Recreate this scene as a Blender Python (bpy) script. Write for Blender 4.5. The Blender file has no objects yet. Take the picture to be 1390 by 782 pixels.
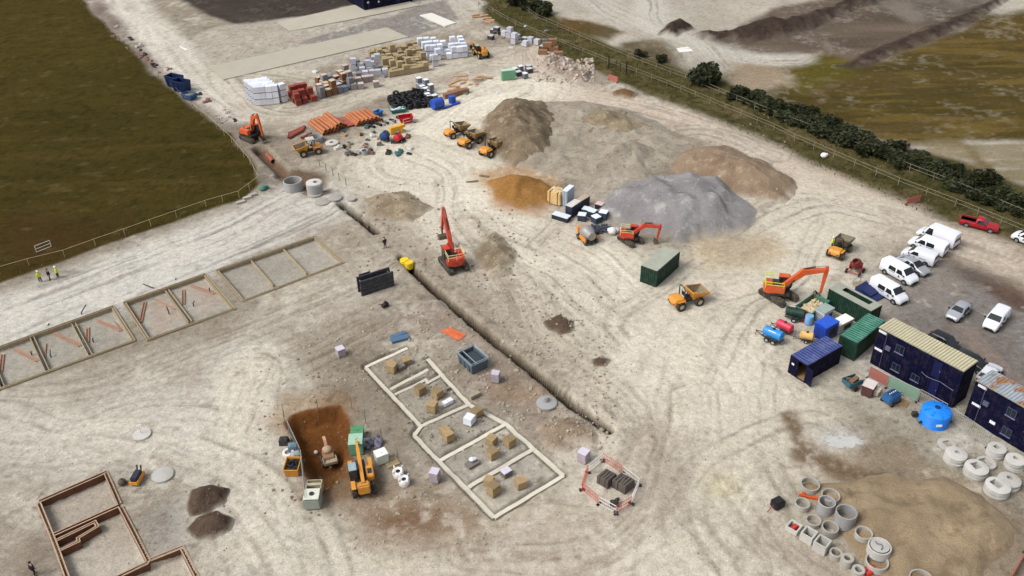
import bpy, bmesh, math, random
import numpy as np
from mathutils import Vector, Matrix
R=random.Random(7)
sc=bpy.context.scene
COL=sc.collection
rad=math.radians
PI=math.pi
# ------------------------------------------------------------------ camera
F,TH,RO,HC=1231.3,rad(33.971),rad(1.334),66.9
def at(px,py,z=0.0):
    """ground point (height z) that the photograph shows at pixel px,py"""
    a=(px-695)/F; b=(391-py)/F
    xr=a*math.cos(RO)+b*math.sin(RO); ur=-a*math.sin(RO)+b*math.cos(RO)
    c,s=math.cos(TH),math.sin(TH)
    D=(xr,c+ur*s,-s+ur*c)
    t=(HC-z)/-D[2]
    return Vector((D[0]*t,D[1]*t,z))
def ang(p,q):
    a,b=at(*p),at(*q)
    return math.atan2(b.y-a.y,b.x-a.x)
cam=bpy.data.cameras.new('camera'); co=bpy.data.objects.new('camera',cam); COL.objects.link(co)
sc.camera=co
cam.sensor_width=36; cam.lens=36*F/1390; cam.clip_start=1; cam.clip_end=5000
fw=Vector((0,math.cos(TH),-math.sin(TH))); up=Vector((0,math.sin(TH),math.cos(TH))); rt=Vector((1,0,0))
cr,sr=math.cos(RO),math.sin(RO)
# camera axes rolled so that at() above is exact
rx=rt*cr-up*sr; ux=rt*sr+up*cr
m=Matrix((rx,ux,-fw)).transposed().to_4x4(); m.translation=Vector((0,0,HC))
co.matrix_world=m
# ------------------------------------------------------------------ light
SUN_EL,SUN_AZ=rad(50),rad(250)          # azimuth clockwise from +Y : light comes from the left, a little behind the camera
w=bpy.data.worlds.new('World'); sc.world=w; w.use_nodes=True
nt=w.node_tree; bg=nt.nodes['Background']
sky=nt.nodes.new('ShaderNodeTexSky'); sky.sky_type='NISHITA'; sky.sun_disc=False
sky.sun_elevation=SUN_EL; sky.sun_rotation=SUN_AZ; sky.dust_density=4.0; sky.air_density=1.0; sky.ozone_density=1.0
hs=nt.nodes.new('ShaderNodeHueSaturation'); hs.inputs['Saturation'].default_value=0.3
nt.links.new(sky.outputs[0],hs.inputs['Color']); nt.links.new(hs.outputs[0],bg.inputs[0]); bg.inputs[1].default_value=0.115
sl=bpy.data.lights.new('sun','SUN'); sl.energy=1.3; sl.angle=rad(24); sl.color=(1,.975,.94)
so=bpy.data.objects.new('sun',sl); COL.objects.link(so)
d=Vector((math.sin(SUN_AZ)*math.cos(SUN_EL),math.cos(SUN_AZ)*math.cos(SUN_EL),math.sin(SUN_EL)))
so.rotation_euler=d.to_track_quat('Z','Y').to_euler(); so.location=(0,0,120)
vs=sc.view_settings; vs.view_transform='Standard'; vs.look='None'; vs.gamma=1; vs.exposure=0.64; vs.use_curve_mapping=False
sc.cycles.max_bounces=4; sc.cycles.diffuse_bounces=2
# ------------------------------------------------------------------ materials
def lin(c): return tuple(((x/255)/12.92 if x/255<=.04045 else ((x/255+.055)/1.055)**2.4) for x in c)
def kcol(c,k=.85): return tuple(min(.85,x*k) for x in lin(c))
MATS={}
def mat(name,c,rough=.7,metal=0,var=.15,scale=2.0,bump=0.0,dirt=.0,dirtc=(150,135,110),k=.85,spec=.3):
    if name in MATS: return MATS[name]
    m=bpy.data.materials.new(name); m.use_nodes=True; n=m.node_tree.nodes; l=m.node_tree.links
    b=n['Principled BSDF']; b.inputs['Roughness'].default_value=rough; b.inputs['Metallic'].default_value=metal
    b.inputs['Specular IOR Level'].default_value=spec
    tc=n.new('ShaderNodeTexCoord'); no=n.new('ShaderNodeTexNoise'); no.inputs['Scale'].default_value=scale; no.inputs['Detail'].default_value=6
    no.inputs['Roughness'].default_value=.7
    l.new(tc.outputs['Object'],no.inputs['Vector'])
    cr=n.new('ShaderNodeValToRGB'); base=kcol(c,k)
    cr.color_ramp.elements[0].position=.3; cr.color_ramp.elements[1].position=.7
    cr.color_ramp.elements[0].color=(*[x*(1-var) for x in base],1); cr.color_ramp.elements[1].color=(*[min(1,x*(1+var)) for x in base],1)
    l.new(no.outputs[0],cr.inputs[0]); out=cr.outputs[0]
    if dirt:
        n2=n.new('ShaderNodeTexNoise'); n2.inputs['Scale'].default_value=scale*1.7; n2.inputs['Detail'].default_value=8; n2.inputs['Roughness'].default_value=.75
        l.new(tc.outputs['Object'],n2.inputs['Vector'])
        r2=n.new('ShaderNodeValToRGB'); r2.color_ramp.elements[0].position=.48; r2.color_ramp.elements[1].position=.66
        r2.color_ramp.elements[1].color=(dirt,dirt,dirt,1)
        l.new(n2.outputs[0],r2.inputs[0])
        mx=n.new('ShaderNodeMixRGB'); mx.inputs[2].default_value=(*kcol(dirtc),1)
        l.new(r2.outputs[0],mx.inputs[0]); l.new(out,mx.inputs[1]); out=mx.outputs[0]
    oi=n.new('ShaderNodeObjectInfo'); rv=n.new('ShaderNodeMapRange'); rv.inputs[3].default_value=.87; rv.inputs[4].default_value=1.1; l.new(oi.outputs['Random'],rv.inputs[0])
    mo=n.new('ShaderNodeMixRGB'); mo.blend_type='MULTIPLY'; mo.inputs[0].default_value=1; l.new(out,mo.inputs[1]); l.new(rv.outputs[0],mo.inputs[2]); out=mo.outputs[0]
    l.new(out,b.inputs['Base Color'])
    if bump:
        bp=n.new('ShaderNodeBump'); bp.inputs['Strength'].default_value=1; bp.inputs['Distance'].default_value=bump
        n3=n.new('ShaderNodeTexNoise'); n3.inputs['Scale'].default_value=scale*3; n3.inputs['Detail'].default_value=6
        l.new(tc.outputs['Object'],n3.inputs['Vector']); l.new(n3.outputs[0],bp.inputs['Height']); l.new(bp.outputs[0],b.inputs['Normal'])
    MATS[name]=m; return m
def brickmat(name,c,c2,bw=.45,bh=.22,rough=.85,k=.85,mort=.6):
    """packs of blocks: courses seen on every side, brick pattern in object space"""
    if name in MATS: return MATS[name]
    m=bpy.data.materials.new(name); m.use_nodes=True; n=m.node_tree.nodes; l=m.node_tree.links
    b=n['Principled BSDF']; b.inputs['Roughness'].default_value=rough
    tc=n.new('ShaderNodeTexCoord'); sp=n.new('ShaderNodeSeparateXYZ'); l.new(tc.outputs['Object'],sp.inputs[0])
    ad=n.new('ShaderNodeMath'); ad.operation='ADD'; l.new(sp.outputs[0],ad.inputs[0]); l.new(sp.outputs[1],ad.inputs[1])
    cb=n.new('ShaderNodeCombineXYZ'); l.new(ad.outputs[0],cb.inputs[0]); l.new(sp.outputs[2],cb.inputs[1])
    br=n.new('ShaderNodeTexBrick'); br.inputs['Scale'].default_value=1; br.inputs['Brick Width'].default_value=bw; br.inputs['Row Height'].default_value=bh
    br.inputs['Mortar Size'].default_value=.018; br.offset=.0
    br.inputs['Color1'].default_value=(*kcol(c,k),1); br.inputs['Color2'].default_value=(*kcol(c2,k),1)
    br.inputs['Mortar'].default_value=(*[x*mort for x in kcol(c,k)],1)
    l.new(cb.outputs[0],br.inputs['Vector'])
    no=n.new('ShaderNodeTexNoise'); no.inputs['Scale'].default_value=3; no.inputs['Detail'].default_value=6; l.new(tc.outputs['Object'],no.inputs['Vector'])
    oi=n.new('ShaderNodeObjectInfo'); av=n.new('ShaderNodeMath'); av.operation='ADD'; l.new(oi.outputs['Random'],av.inputs[0]); l.new(no.outputs[0],av.inputs[1])
    mr=n.new('ShaderNodeMapRange'); mr.inputs[2].default_value=2; mr.inputs[3].default_value=.7; mr.inputs[4].default_value=1.3; l.new(av.outputs[0],mr.inputs[0])
    mx=n.new('ShaderNodeMixRGB'); mx.blend_type='MULTIPLY'; mx.inputs[0].default_value=1
    l.new(br.outputs[0],mx.inputs[1]); l.new(mr.outputs[0],mx.inputs[2]); l.new(mx.outputs[0],b.inputs['Base Color'])
    MATS[name]=m; return m
def soil(name,c1,c2,c3=None,scale=.35,fine=6.,rough=.95,bump=.08,k=.85,rim=True):
    """loose earth or gravel: three noise scales of colour, stones and bump in object space"""
    if name in MATS: return MATS[name]
    m=bpy.data.materials.new(name); m.use_nodes=True; n=m.node_tree.nodes; l=m.node_tree.links
    b=n['Principled BSDF']; b.inputs['Roughness'].default_value=rough; b.inputs['Specular IOR Level'].default_value=.15
    tc=n.new('ShaderNodeTexCoord')
    def noise(s,det=6,ro=.65):
        x=n.new('ShaderNodeTexNoise'); x.inputs['Scale'].default_value=s; x.inputs['Detail'].default_value=det; x.inputs['Roughness'].default_value=ro
        l.new(tc.outputs['Object'],x.inputs['Vector']); return x
    a=noise(scale); cr=n.new('ShaderNodeValToRGB'); cr.color_ramp.elements[0].position=.36; cr.color_ramp.elements[1].position=.64
    cr.color_ramp.elements[0].color=(*kcol(c1,k),1); cr.color_ramp.elements[1].color=(*kcol(c2,k),1)
    l.new(a.outputs[0],cr.inputs[0])
    f=noise(fine,8,.8); mr=n.new('ShaderNodeMapRange'); mr.inputs[1].default_value=.3; mr.inputs[2].default_value=.7; mr.inputs[3].default_value=.55; mr.inputs[4].default_value=1.4
    l.new(f.outputs[0],mr.inputs[0])
    mx=n.new('ShaderNodeMixRGB'); mx.blend_type='MULTIPLY'; mx.inputs[0].default_value=1; l.new(cr.outputs[0],mx.inputs[1]); l.new(mr.outputs[0],mx.inputs[2])
    out=mx.outputs[0]
    if c3:
        q=noise(scale*2.6,4); r=n.new('ShaderNodeValToRGB'); r.color_ramp.elements[0].position=.54; r.color_ramp.elements[1].position=.66
        l.new(q.outputs[0],r.inputs[0]); m2=n.new('ShaderNodeMixRGB'); m2.inputs[2].default_value=(*kcol(c3,k),1)
        l.new(r.outputs[0],m2.inputs[0]); l.new(out,m2.inputs[1]); out=m2.outputs[0]
    if rim:
        ra=n.new('ShaderNodeAttribute'); ra.attribute_name='toe'; m3=n.new('ShaderNodeMixRGB'); l.new(ra.outputs['Alpha'],m3.inputs[0]); l.new(out,m3.inputs[1]); l.new(ra.outputs['Color'],m3.inputs[2]); out=m3.outputs[0]
    l.new(out,b.inputs['Base Color'])
    bp=n.new('ShaderNodeBump'); bp.inputs['Distance'].default_value=bump*2; g=noise(fine*.5,8,.75)
    l.new(g.outputs[0],bp.inputs['Height']); l.new(bp.outputs[0],b.inputs['Normal'])
    MATS[name]=m; return m
def glassmat(name,c=(28,34,40)):
    if name in MATS: return MATS[name]
    m=mat(name,c,rough=.12,var=.1,spec=.6); return m
# ------------------------------------------------------------------ mesh builder
class MB:
    def __init__(s): s.v=[]; s.f=[]; s.mi=[]; s.cur=0
    def add(s,vs,fs):
        o=len(s.v); s.v+= [tuple(x) for x in vs]; s.f+=[tuple(i+o for i in f) for f in fs]; s.mi+=[s.cur]*len(fs); return s
    def box(s,c,d,rz=0,taper=1.0,ry=0):
        x,y,z=c; a,b,h=d[0]/2,d[1]/2,d[2]/2; t=taper
        P=[(-a,-b,-h),(a,-b,-h),(a,b,-h),(-a,b,-h),(-a*t,-b*t,h),(a*t,-b*t,h),(a*t,b*t,h),(-a*t,b*t,h)]
        M=Matrix.Rotation(rz,3,'Z')@Matrix.Rotation(ry,3,'Y')
        P=[M@Vector(p)+Vector(c) for p in P]
        return s.add(P,[(0,3,2,1),(4,5,6,7),(0,1,5,4),(1,2,6,5),(2,3,7,6),(3,0,4,7)])
    def cyl(s,p0,p1,r0,r1=None,n=10,caps=True):
        r1=r0 if r1 is None else r1
        p0,p1=Vector(p0),Vector(p1); d=(p1-p0).normalized(); q=d.to_track_quat('Z','Y')
        vs=[]
        for p,r in ((p0,r0),(p1,r1)):
            for i in range(n):
                a=2*PI*i/n; vs.append(p+q@Vector((r*math.cos(a),r*math.sin(a),0)))
        fs=[(i,(i+1)%n,n+(i+1)%n,n+i) for i in range(n)]
        if caps: fs+=[tuple(range(n-1,-1,-1)),tuple(range(n,2*n))]
        return s.add(vs,fs)
    def tube(s,pts,r,n=6):
        for a,b in zip(pts,pts[1:]): s.cyl(a,b,r,r,n)
        return s
    def lathe(s,prof,n=24,c=(0,0,0),axis='Z',closed=False):
        """prof: list of (radius, height)"""
        vs=[]
        for r,h in prof:
            for i in range(n):
                a=2*PI*i/n; p=(r*math.cos(a),r*math.sin(a),h)
                if axis=='Y': p=(p[0],h,p[1])
                if axis=='X': p=(h,p[0],p[1])
                vs.append((p[0]+c[0],p[1]+c[1],p[2]+c[2]))
        m=len(prof); fs=[]
        for j in range(m if closed else m-1):
            k=(j+1)%m
            for i in range(n):
                q=(j*n+i,j*n+(i+1)%n,k*n+(i+1)%n,k*n+i)
                fs.append(q if axis!='Y' else q[::-1])
        return s.add(vs,fs)
    def prism(s,poly,y0,y1,axis='Y',off=(0,0,0)):
        """poly in the XZ plane pulled along Y (or XY pulled along Z)"""
        n=len(poly); vs=[]
        for y in (y0,y1):
            for a,b in poly:
                p=(a,y,b) if axis=='Y' else (a,b,y) if axis=='Z' else (y,a,b)
                vs.append((p[0]+off[0],p[1]+off[1],p[2]+off[2]))
        fs=[tuple(range(n)),tuple(range(2*n-1,n-1,-1))]+[(i,n+i,n+(i+1)%n,(i+1)%n) for i in range(n)]
        return s.add(vs,fs)
    def loft(s,secs,cap=True):
        n=len(secs[0]); vs=[p for q in secs for p in q]; fs=[]
        for j in range(len(secs)-1):
            for i in range(n): fs.append((j*n+i,j*n+(i+1)%n,(j+1)*n+(i+1)%n,(j+1)*n+i))
        if cap: fs+=[tuple(range(n-1,-1,-1)),tuple(range((len(secs)-1)*n,len(secs)*n))]
        return s.add(vs,fs)
    def ball(s,c,r,n=12,m=8,sz=1.0):
        prof=[(max(.001,r*math.sin(PI*j/m)),-r*sz*math.cos(PI*j/m)) for j in range(m+1)]
        return s.lathe(prof,n,c)
    def build(s,name,mt,parent=None,bevel=0,smooth=None,seg=2,fix=True,loc=None,rot=None):
        me=bpy.data.meshes.new(name)
        me.from_pydata(s.v,[],s.f); mts=mt if isinstance(mt,(list,tuple)) else [mt]
        for q in mts: me.materials.append(q)
        if len(mts)>1: me.polygons.foreach_set('material_index',s.mi)
        if bevel or fix:
            bm=bmesh.new(); bm.from_mesh(me)
            if fix: bmesh.ops.recalc_face_normals(bm,faces=bm.faces)
            if bevel: bmesh.ops.bevel(bm,geom=[e for e in bm.edges if e.calc_face_angle(0)>.5],offset=bevel,segments=seg,affect='EDGES',clamp_overlap=True)
            bm.to_mesh(me); bm.free()
        if smooth:
            me.shade_smooth(); me.set_sharp_from_angle(angle=rad(smooth))
        o=bpy.data.objects.new(name,me); COL.objects.link(o)
        if parent: o.parent=parent
        if loc is not None: o.location=loc
        if rot is not None: o.rotation_euler=(0,0,rot)
        return o
def tag(o,label,cat,group=None,kind=None):
    if label: o['label']=label
    if cat: o['category']=cat
    if group: o['group']=group
    if kind: o['kind']=kind
    return o
def thing(name,label,cat,loc=(0,0,0),rz=0,group=None):
    o=bpy.data.objects.new(name,None); COL.objects.link(o); o.empty_display_size=.3
    o.location=loc; o.rotation_euler=(0,0,rz); return tag(o,label,cat,group)
def kids(o): return [c for c in COL.objects if c.parent==o]
def dup(root,loc,rz,label=None,group=None):
    def cp(o,par):
        c=o.copy(); COL.objects.link(c)
        if par: c.parent=par
        for k in o.children: cp(k,c)
        return c
    c=cp(root,None); c.location=loc; c.rotation_euler=(0,0,rz)
    if label: c['label']=label
    if group: c['group']=group
    return c
# ------------------------------------------------------------------ numpy noise
def _h(ix,iy,seed):
    n=(ix.astype(np.int64)*374761393+iy.astype(np.int64)*668265263+seed*2147483647)&0xffffffff
    n=((n^(n>>13))*1274126177)&0xffffffff
    return ((n^(n>>16))&0xffff)/65535.0
def vnoise(x,y,seed=0):
    ix=np.floor(x); iy=np.floor(y); fx=x-ix; fy=y-iy
    fx=fx*fx*(3-2*fx); fy=fy*fy*(3-2*fy)
    a=_h(ix,iy,seed);b=_h(ix+1,iy,seed);c=_h(ix,iy+1,seed);d=_h(ix+1,iy+1,seed)
    return a+(b-a)*fx+(c-a)*fy+(a-b-c+d)*fx*fy
def fbm(x,y,seed=0,o=4,g=.5):
    s=np.zeros_like(x);a=1.;t=0.
    for i in range(o):
        s+=a*vnoise(x*2**i+17.3*i,y*2**i-9.1*i,seed+i); t+=a; a*=g
    return s/t*2-1
def sstep(a,b,x):
    t=np.clip((x-a)/(b-a),0,1); return t*t*(3-2*t)
def sdf(x,y,P):
    """signed distance to polygon, positive inside"""
    n=len(P); d=np.full(x.shape,1e9); ins=np.zeros(x.shape,bool)
    for i in range(n):
        ax,ay=P[i];bx,by=P[(i+1)%n]; ex,ey=bx-ax,by-ay
        t=np.clip(((x-ax)*ex+(y-ay)*ey)/(ex*ex+ey*ey+1e-9),0,1)
        d=np.minimum(d,(x-ax-t*ex)**2+(y-ay-t*ey)**2)
        if ay!=by:
            c=((ay>y)!=(by>y))&(x<(bx-ax)*(y-ay)/(by-ay)+ax); ins^=c
    d=np.sqrt(d); return np.where(ins,d,-d)
def pl(x,y,P):
    """polyline: unsigned distance, signed cross, along"""
    d=np.full(x.shape,1e9); s=np.zeros(x.shape); c=np.zeros(x.shape); L=0
    for (ax,ay),(bx,by) in zip(P,P[1:]):
        ex,ey=bx-ax,by-ay; l=math.hypot(ex,ey)
        t=((x-ax)*ex+(y-ay)*ey)/(l*l); tc=np.clip(t,0,1)
        q=np.hypot(x-ax-tc*ex,y-ay-tc*ey); m=q<d
        cc=((x-ax)*-ey+(y-ay)*ex)/l
        d=np.where(m,q,d); s=np.where(m,L+t*l,s); c=np.where(m,np.sign(cc)*q,c); L+=l
    return d,c,s
def W(pts): return [tuple(at(*p)[:2]) for p in pts]
def smoothpath(P,n=6):
    out=[]
    for i in range(len(P)-1):
        p0=P[max(i-1,0)];p1=P[i];p2=P[i+1];p3=P[min(i+2,len(P)-1)]
        for k in range(n):
            t=k/n; out.append(tuple(.5*((2*p1[j])+(-p0[j]+p2[j])*t+(2*p0[j]-5*p1[j]+4*p2[j]-p3[j])*t*t+(-p0[j]+3*p1[j]-3*p2[j]+p3[j])*t**3) for j in (0,1)))
    out.append(tuple(P[-1])); return out
# ------------------------------------------------------------------ the ground, one sheet out to the horizon
def axis(pts):
    out=[pts[0][0]]
    for (a,_),(b,st) in zip(pts,pts[1:]):
        n=max(1,int(round((b-a)/st))); out+=[a+(b-a)*(i+1)/n for i in range(n)]
    return np.array(out)
gx=axis([(-3000,0),(-700,300),(-260,40),(-150,4),(-60,.6),(60,.22),(150,.6),(260,4),(700,40),(3000,300)])
gy=axis([(-600,0),(-60,60),(20,8),(46,1),(118,.2),(180,.36),(255,.6),(330,3),(700,30),(3500,280)])
X,Y=np.meshgrid(gx,gy); nx,ny=len(gx),len(gy)
X=X.ravel();Y=Y.ravel(); Z=np.zeros_like(X)
wob=lambda s,a,seed:(fbm(X*s,Y*s,seed,4)*a, fbm(X*s+55,Y*s-31,seed+9,4)*a)
wx,wy=wob(.12,2.2,3); fxw,fyw=wob(.9,.35,21)
WX,WY=X+wx+fxw,Y+wy+fyw
big=fbm(X*.035,Y*.035,5,4); mid=fbm(X*.16,Y*.16,6,5); fin=fbm(X*.9,Y*.9,7,4,.65); gr=fbm(X*2.6,Y*2.6,8,3,.7)
col=np.empty((len(X),3)); K=.8
def C(c):
    q=np.array(kcol(c,K)); y=q@np.array((.3,.59,.11)); return np.minimum((q+(y-q)*(.33 if y>.12 else .08))*(1.2 if y>.12 else 1),.85)
col[:]=C((146,134,111)); trk=np.zeros_like(X)
def mixc(mask,c,c2=None,n=None):
    global col
    c=C(c)
    if c2 is not None: c=c+(C(c2)-c)*np.clip(.5+(n if n is not None else mid)*1.3,0,1)[:,None]
    col=col+(c-col)*mask[:,None]
def zone(pts,c,soft=1.5,c2=None,a=1.,warp=1.,n=None):
    P=W(pts); xs=[p[0] for p in P]; ys=[p[1] for p in P]
    sel=(X>min(xs)-9)&(X<max(xs)+9)&(Y>min(ys)-9)&(Y<max(ys)+9)
    m=np.zeros_like(X)
    m[sel]=sstep(-soft,soft,sdf(X[sel]+(WX-X)[sel]*warp,Y[sel]+(WY-Y)[sel]*warp,P))*a
    mixc(m,c,c2,n); return m
rut=np.zeros_like(X)
def track(pts,wd,c,a=.8,streak=.5,soft=.5,depth=.04,freq=1.1,seed=40,dark=(120,108,90)):
    """driven-over ground: stretched streaks and ruts along a path"""
    global col,rut
    P=smoothpath(W(pts)); xs=[p[0] for p in P]; ys=[p[1] for p in P]
    sel=np.nonzero((X>min(xs)-wd)&(X<max(xs)+wd)&(Y>min(ys)-wd)&(Y<max(ys)+wd))[0]
    x,y=X[sel],Y[sel]
    d,cs,s=pl(x+wx[sel]*.35,y+wy[sel]*.35,P)
    cs=cs+fbm(s*.06,cs*.2,seed,2)*1.6
    m=sstep(wd*.5*(1+soft),wd*.5*(1-soft),d+fxw[sel]*2)*a
    trk[sel]=np.maximum(trk[sel],m)
    n=fbm(s*.05,cs*freq,seed+1,4,.6); n2=fbm(s*.09,cs*freq*2.3,seed+5,3,.6)
    base=C(c)
    br=np.zeros_like(X); br[sel]=m
    mixc(br,c)
    k=np.clip((n*.7+n2*.6)*2.2-.15,0,1)*m*streak
    col[sel]+= (C(dark)-col[sel])*k[:,None]
    li=np.clip((-n*.8-n2*.5)*2-.2,0,1)*m*streak*.35
    col[sel]+= (np.minimum(base*1.25,.85)-col[sel])*li[:,None]
    rut[sel]+= -k*depth*1.6+li*depth
    rr=random.Random(seed); tv=np.zeros(len(sel))
    for q in range(int(3+wd*.35)):
        o=rr.uniform(-.5,.5)*wd; u=cs-o-fbm(s*.018+q*7,s*0,seed+20+q,2)*wd*.35
        pres=np.clip(fbm(s*.03+q*3.1,s*0,seed+40+q,2)*3+.5,0,1)
        tv+=np.exp(-((np.abs(u)-.95)/.22)**2)*pres*rr.choice((-1,.8,1))
    tv*=sstep(wd*.62,wd*.45,d)*(.75+fin[sel]*.6)
    kd=np.clip(tv,0,1)*.6; kl=np.clip(-tv,0,1)*.5
    col[sel]+=(C(dark)-col[sel])*kd[:,None]; col[sel]+=(np.minimum(base*1.2,.85)-col[sel])*kl[:,None]; rut[sel]-=np.clip(tv,0,1)*.05
# big fields and surroundings
F_L=[(-700,-60),(92,-60),(128,20),(208,96),(250,135),(318,186),(352,232),(356,248),(330,268),(240,300),(120,342),(0,384),(-700,560)]
mF=zone([(-400,-60),(92,-30),(128,20),(208,96),(250,135),(318,186),(352,232),(356,248),(330,268),(240,300),(120,342),(0,384),(-400,470)],(76,66,24),.5,(66,58,20),1,.35,big*1.4)
sf=fbm(X*.05+Y*.012,Y*.28,61,4)
col+= (C((86,72,30))-col)*(mF*np.clip(sf*1.3+big*.5-.1,0,.55))[:,None]
mixc(mF*np.clip(fin*1.2+gr*.5,0,.5),(42,36,12))
z_=zone([(0,300),(60,290),(150,300),(180,320),(100,345),(0,380)],(70,48,26),5,None,.55)
mixc(mF*np.clip(fbm(X*.5,Y*.5,64,3)*3-1.2,0,.5),(96,84,48))
# right hand far land
zone([(745,-60),(700,12),(820,70),(930,130),(1060,175),(1200,235),(1390,320),(1500,370),(1700,200),(1700,-60)],(160,150,130),2,(182,172,150))
zone([(800,70),(900,55),(1000,75),(1070,95),(1060,140),(940,112)],(150,138,112),2,(112,98,66),.8,1,sf)
zone([(1060,90),(1120,72),(1240,60),(1330,20),(1500,0),(1700,60),(1700,250),(1390,300),(1300,200),(1200,195),(1040,140)],(92,76,36),3,(76,65,27),1,1,sf)
zone([(1300,195),(1390,192),(1500,200),(1500,290),(1390,268),(1340,225)],(165,158,138),1,(140,135,110))
zone([(1062,92),(1110,76),(1170,92),(1150,112),(1090,125)],(92,86,22),3,None,.8)
zone([(1040,15),(1240,-30),(1345,0),(1330,30),(1260,60),(1170,92),(1120,75),(1000,72),(960,62)],(112,98,84),1.5,(92,80,68),1,1,sf)
zone([(1080,-60),(1150,-10),(1240,30),(1330,8),(1400,-60)],(95,86,76),2,(120,108,95))
zone([(840,60),(905,50),(960,70),(990,90),(940,105),(870,85)],(118,104,80),2,(92,84,60))
zone([(985,78),(1060,95),(1080,115),(1000,118)],(150,128,95),2)
# verge with rough grass between the site fence and the hedge
V1=[(600,-20),(648,15),(720,58),(800,92),(860,118),(960,165),(1060,212),(1150,255),(1235,292),(1300,305),(1390,338),(1600,430),(1700,330),(1390,250),(1290,215),(1180,190),(1080,150),(985,112),(900,85),(830,62),(760,28),(700,-30)]
mV=zone(V1,(74,70,38),.9,(92,84,50),1,.5,fin+mid)
mixc(mV*np.clip(fbm(X*.3,Y*.3,77,4)*2.5-.4,0,.7),(112,98,68))
mixc(mV*np.clip(fbm(X*.8,Y*.8,78,4)*2.-.3,0,.6),(44,46,20))
zone([(755,22),(800,28),(842,46),(820,56),(765,40)],(110,78,42),1.5,(86,72,36))
# site
mT=zone([(230,-60),(250,0),(275,20),(330,38),(420,22),(500,8),(520,-60)],(64,57,52),1.2,(74,66,60))
zone([(60,-60),(95,-20),(135,22),(215,100),(260,140),(330,195),(352,215),(330,160),(240,95),(170,30),(120,-40)],(142,126,112),1.2,(122,104,92))
zone([(300,176),(335,190),(392,240),(384,262),(366,252),(350,222)],(126,114,98),.7)
zone([(240,60),(300,36),(420,22),(520,0),(660,-30),(650,30),(600,62),(520,72),(380,110),(320,130),(250,110)],(160,150,132),1.5,(184,175,154))
zone([(398,60),(455,42),(600,0),(625,25),(560,50),(480,58)],(128,122,116),.7,(142,134,124))
zone([(320,120),(420,95),(640,30),(760,70),(760,130),(700,150),(560,200),(420,230),(390,190),(350,160)],(168,155,132),2,(148,132,110))
zone([(500,120),(560,160),(720,110),(730,90),(640,95)],(140,118,98),1.2,(160,142,118),.8)
zone([(390,190),(430,220),(540,215),(575,180),(560,150),(440,165)],(140,125,106),1.5,(160,146,122))
zone([(470,255),(545,240),(600,270),(700,310),(720,380),(820,480),(840,560),(820,590),(760,560),(690,480),(590,400),(540,345),(480,300)],(148,133,110),2,(165,150,125))
zone([(555,430),(600,408),(660,450),(720,500),(780,550),(830,590),(800,620),(740,610),(690,560),(640,545),(590,480)],(150,130,112),1.5,(136,118,98))
zone([(640,110),(720,115),(790,110),(900,160),(1000,185),(1090,240),(1060,280),(980,300),(860,320),(780,290),(700,230),(630,210)],(150,138,116),2,(132,120,100))
zone([(380,280),(470,270),(545,340),(560,380),(470,420),(330,440),(300,380)],(166,154,130),2,(148,136,114))
zone([(350,510),(480,470),(590,440),(640,500),(660,640),(680,730),(560,740),(470,780),(400,700),(380,600)],(160,146,122),2,(140,126,104))
zone([(505,492),(578,480),(640,545),(690,572),(768,645),(672,702),(560,588)],(166,158,140),.6,(152,144,124),.8,.4)
zone([(40,640),(140,600),(200,560),(330,560),(350,620),(260,650),(160,650),(60,720)],(150,137,116),2,(170,158,136),.8)
zone([(205,700),(250,690),(270,750),(235,770),(200,740)],(140,138,138),2.5,None,.7)
zone([(0,620),(40,650),(60,720),(80,800),(0,800)],(160,146,124),2,(140,124,104))
zone([(1060,205),(1180,250),(1250,280),(1260,302),(1180,300),(1080,262)],(176,152,128),2,(190,170,142),.7)
zone([(700,130),(790,110),(870,130),(1000,190),(1060,215),(1020,200),(880,160),(760,150)],(186,160,136),1.6,(160,140,118),.6)
# car park and track beyond it
zone([(1165,365),(1230,322),(1290,312),(1390,352),(1600,450),(1600,560),(1390,520),(1320,492),(1200,420)],(130,123,116),1,(116,108,102))
zone([(1170,325),(1235,305),(1265,320),(1215,345),(1180,372)],(128,112,92),1.3,(110,94,78),.8)
zone([(1265,352),(1305,325),(1390,362),(1600,460),(1500,470),(1390,428),(1320,395)],(84,74,68),1.2,(100,91,84))
zone([(1330,390),(1360,372),(1390,380),(1390,420),(1350,410)],(110,78,66),2,None,.5)
zone([(1235,292),(1300,308),(1390,345),(1600,440),(1600,470),(1390,372),(1280,322),(1200,300)],(160,146,126),1,(142,126,108))
# office yard
zone([(1120,520),(1180,495),(1300,550),(1390,605),(1390,650),(1290,610),(1200,570)],(172,164,144),1.5,(150,138,112))
zone([(1150,470),(1190,465),(1180,500),(1150,500)],(150,148,146),1,None,.8)
mR=zone([(1062,575),(1110,590),(1180,600),(1235,595),(1300,640),(1395,715),(1390,800),(1150,800),(1070,700),(1100,650),(1040,640)],(150,126,92),1.6,(134,112,84),.9)
zone([(1105,585),(1165,583),(1180,605),(1140,617),(1105,607)],(168,164,156),1,None,.9)
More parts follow.
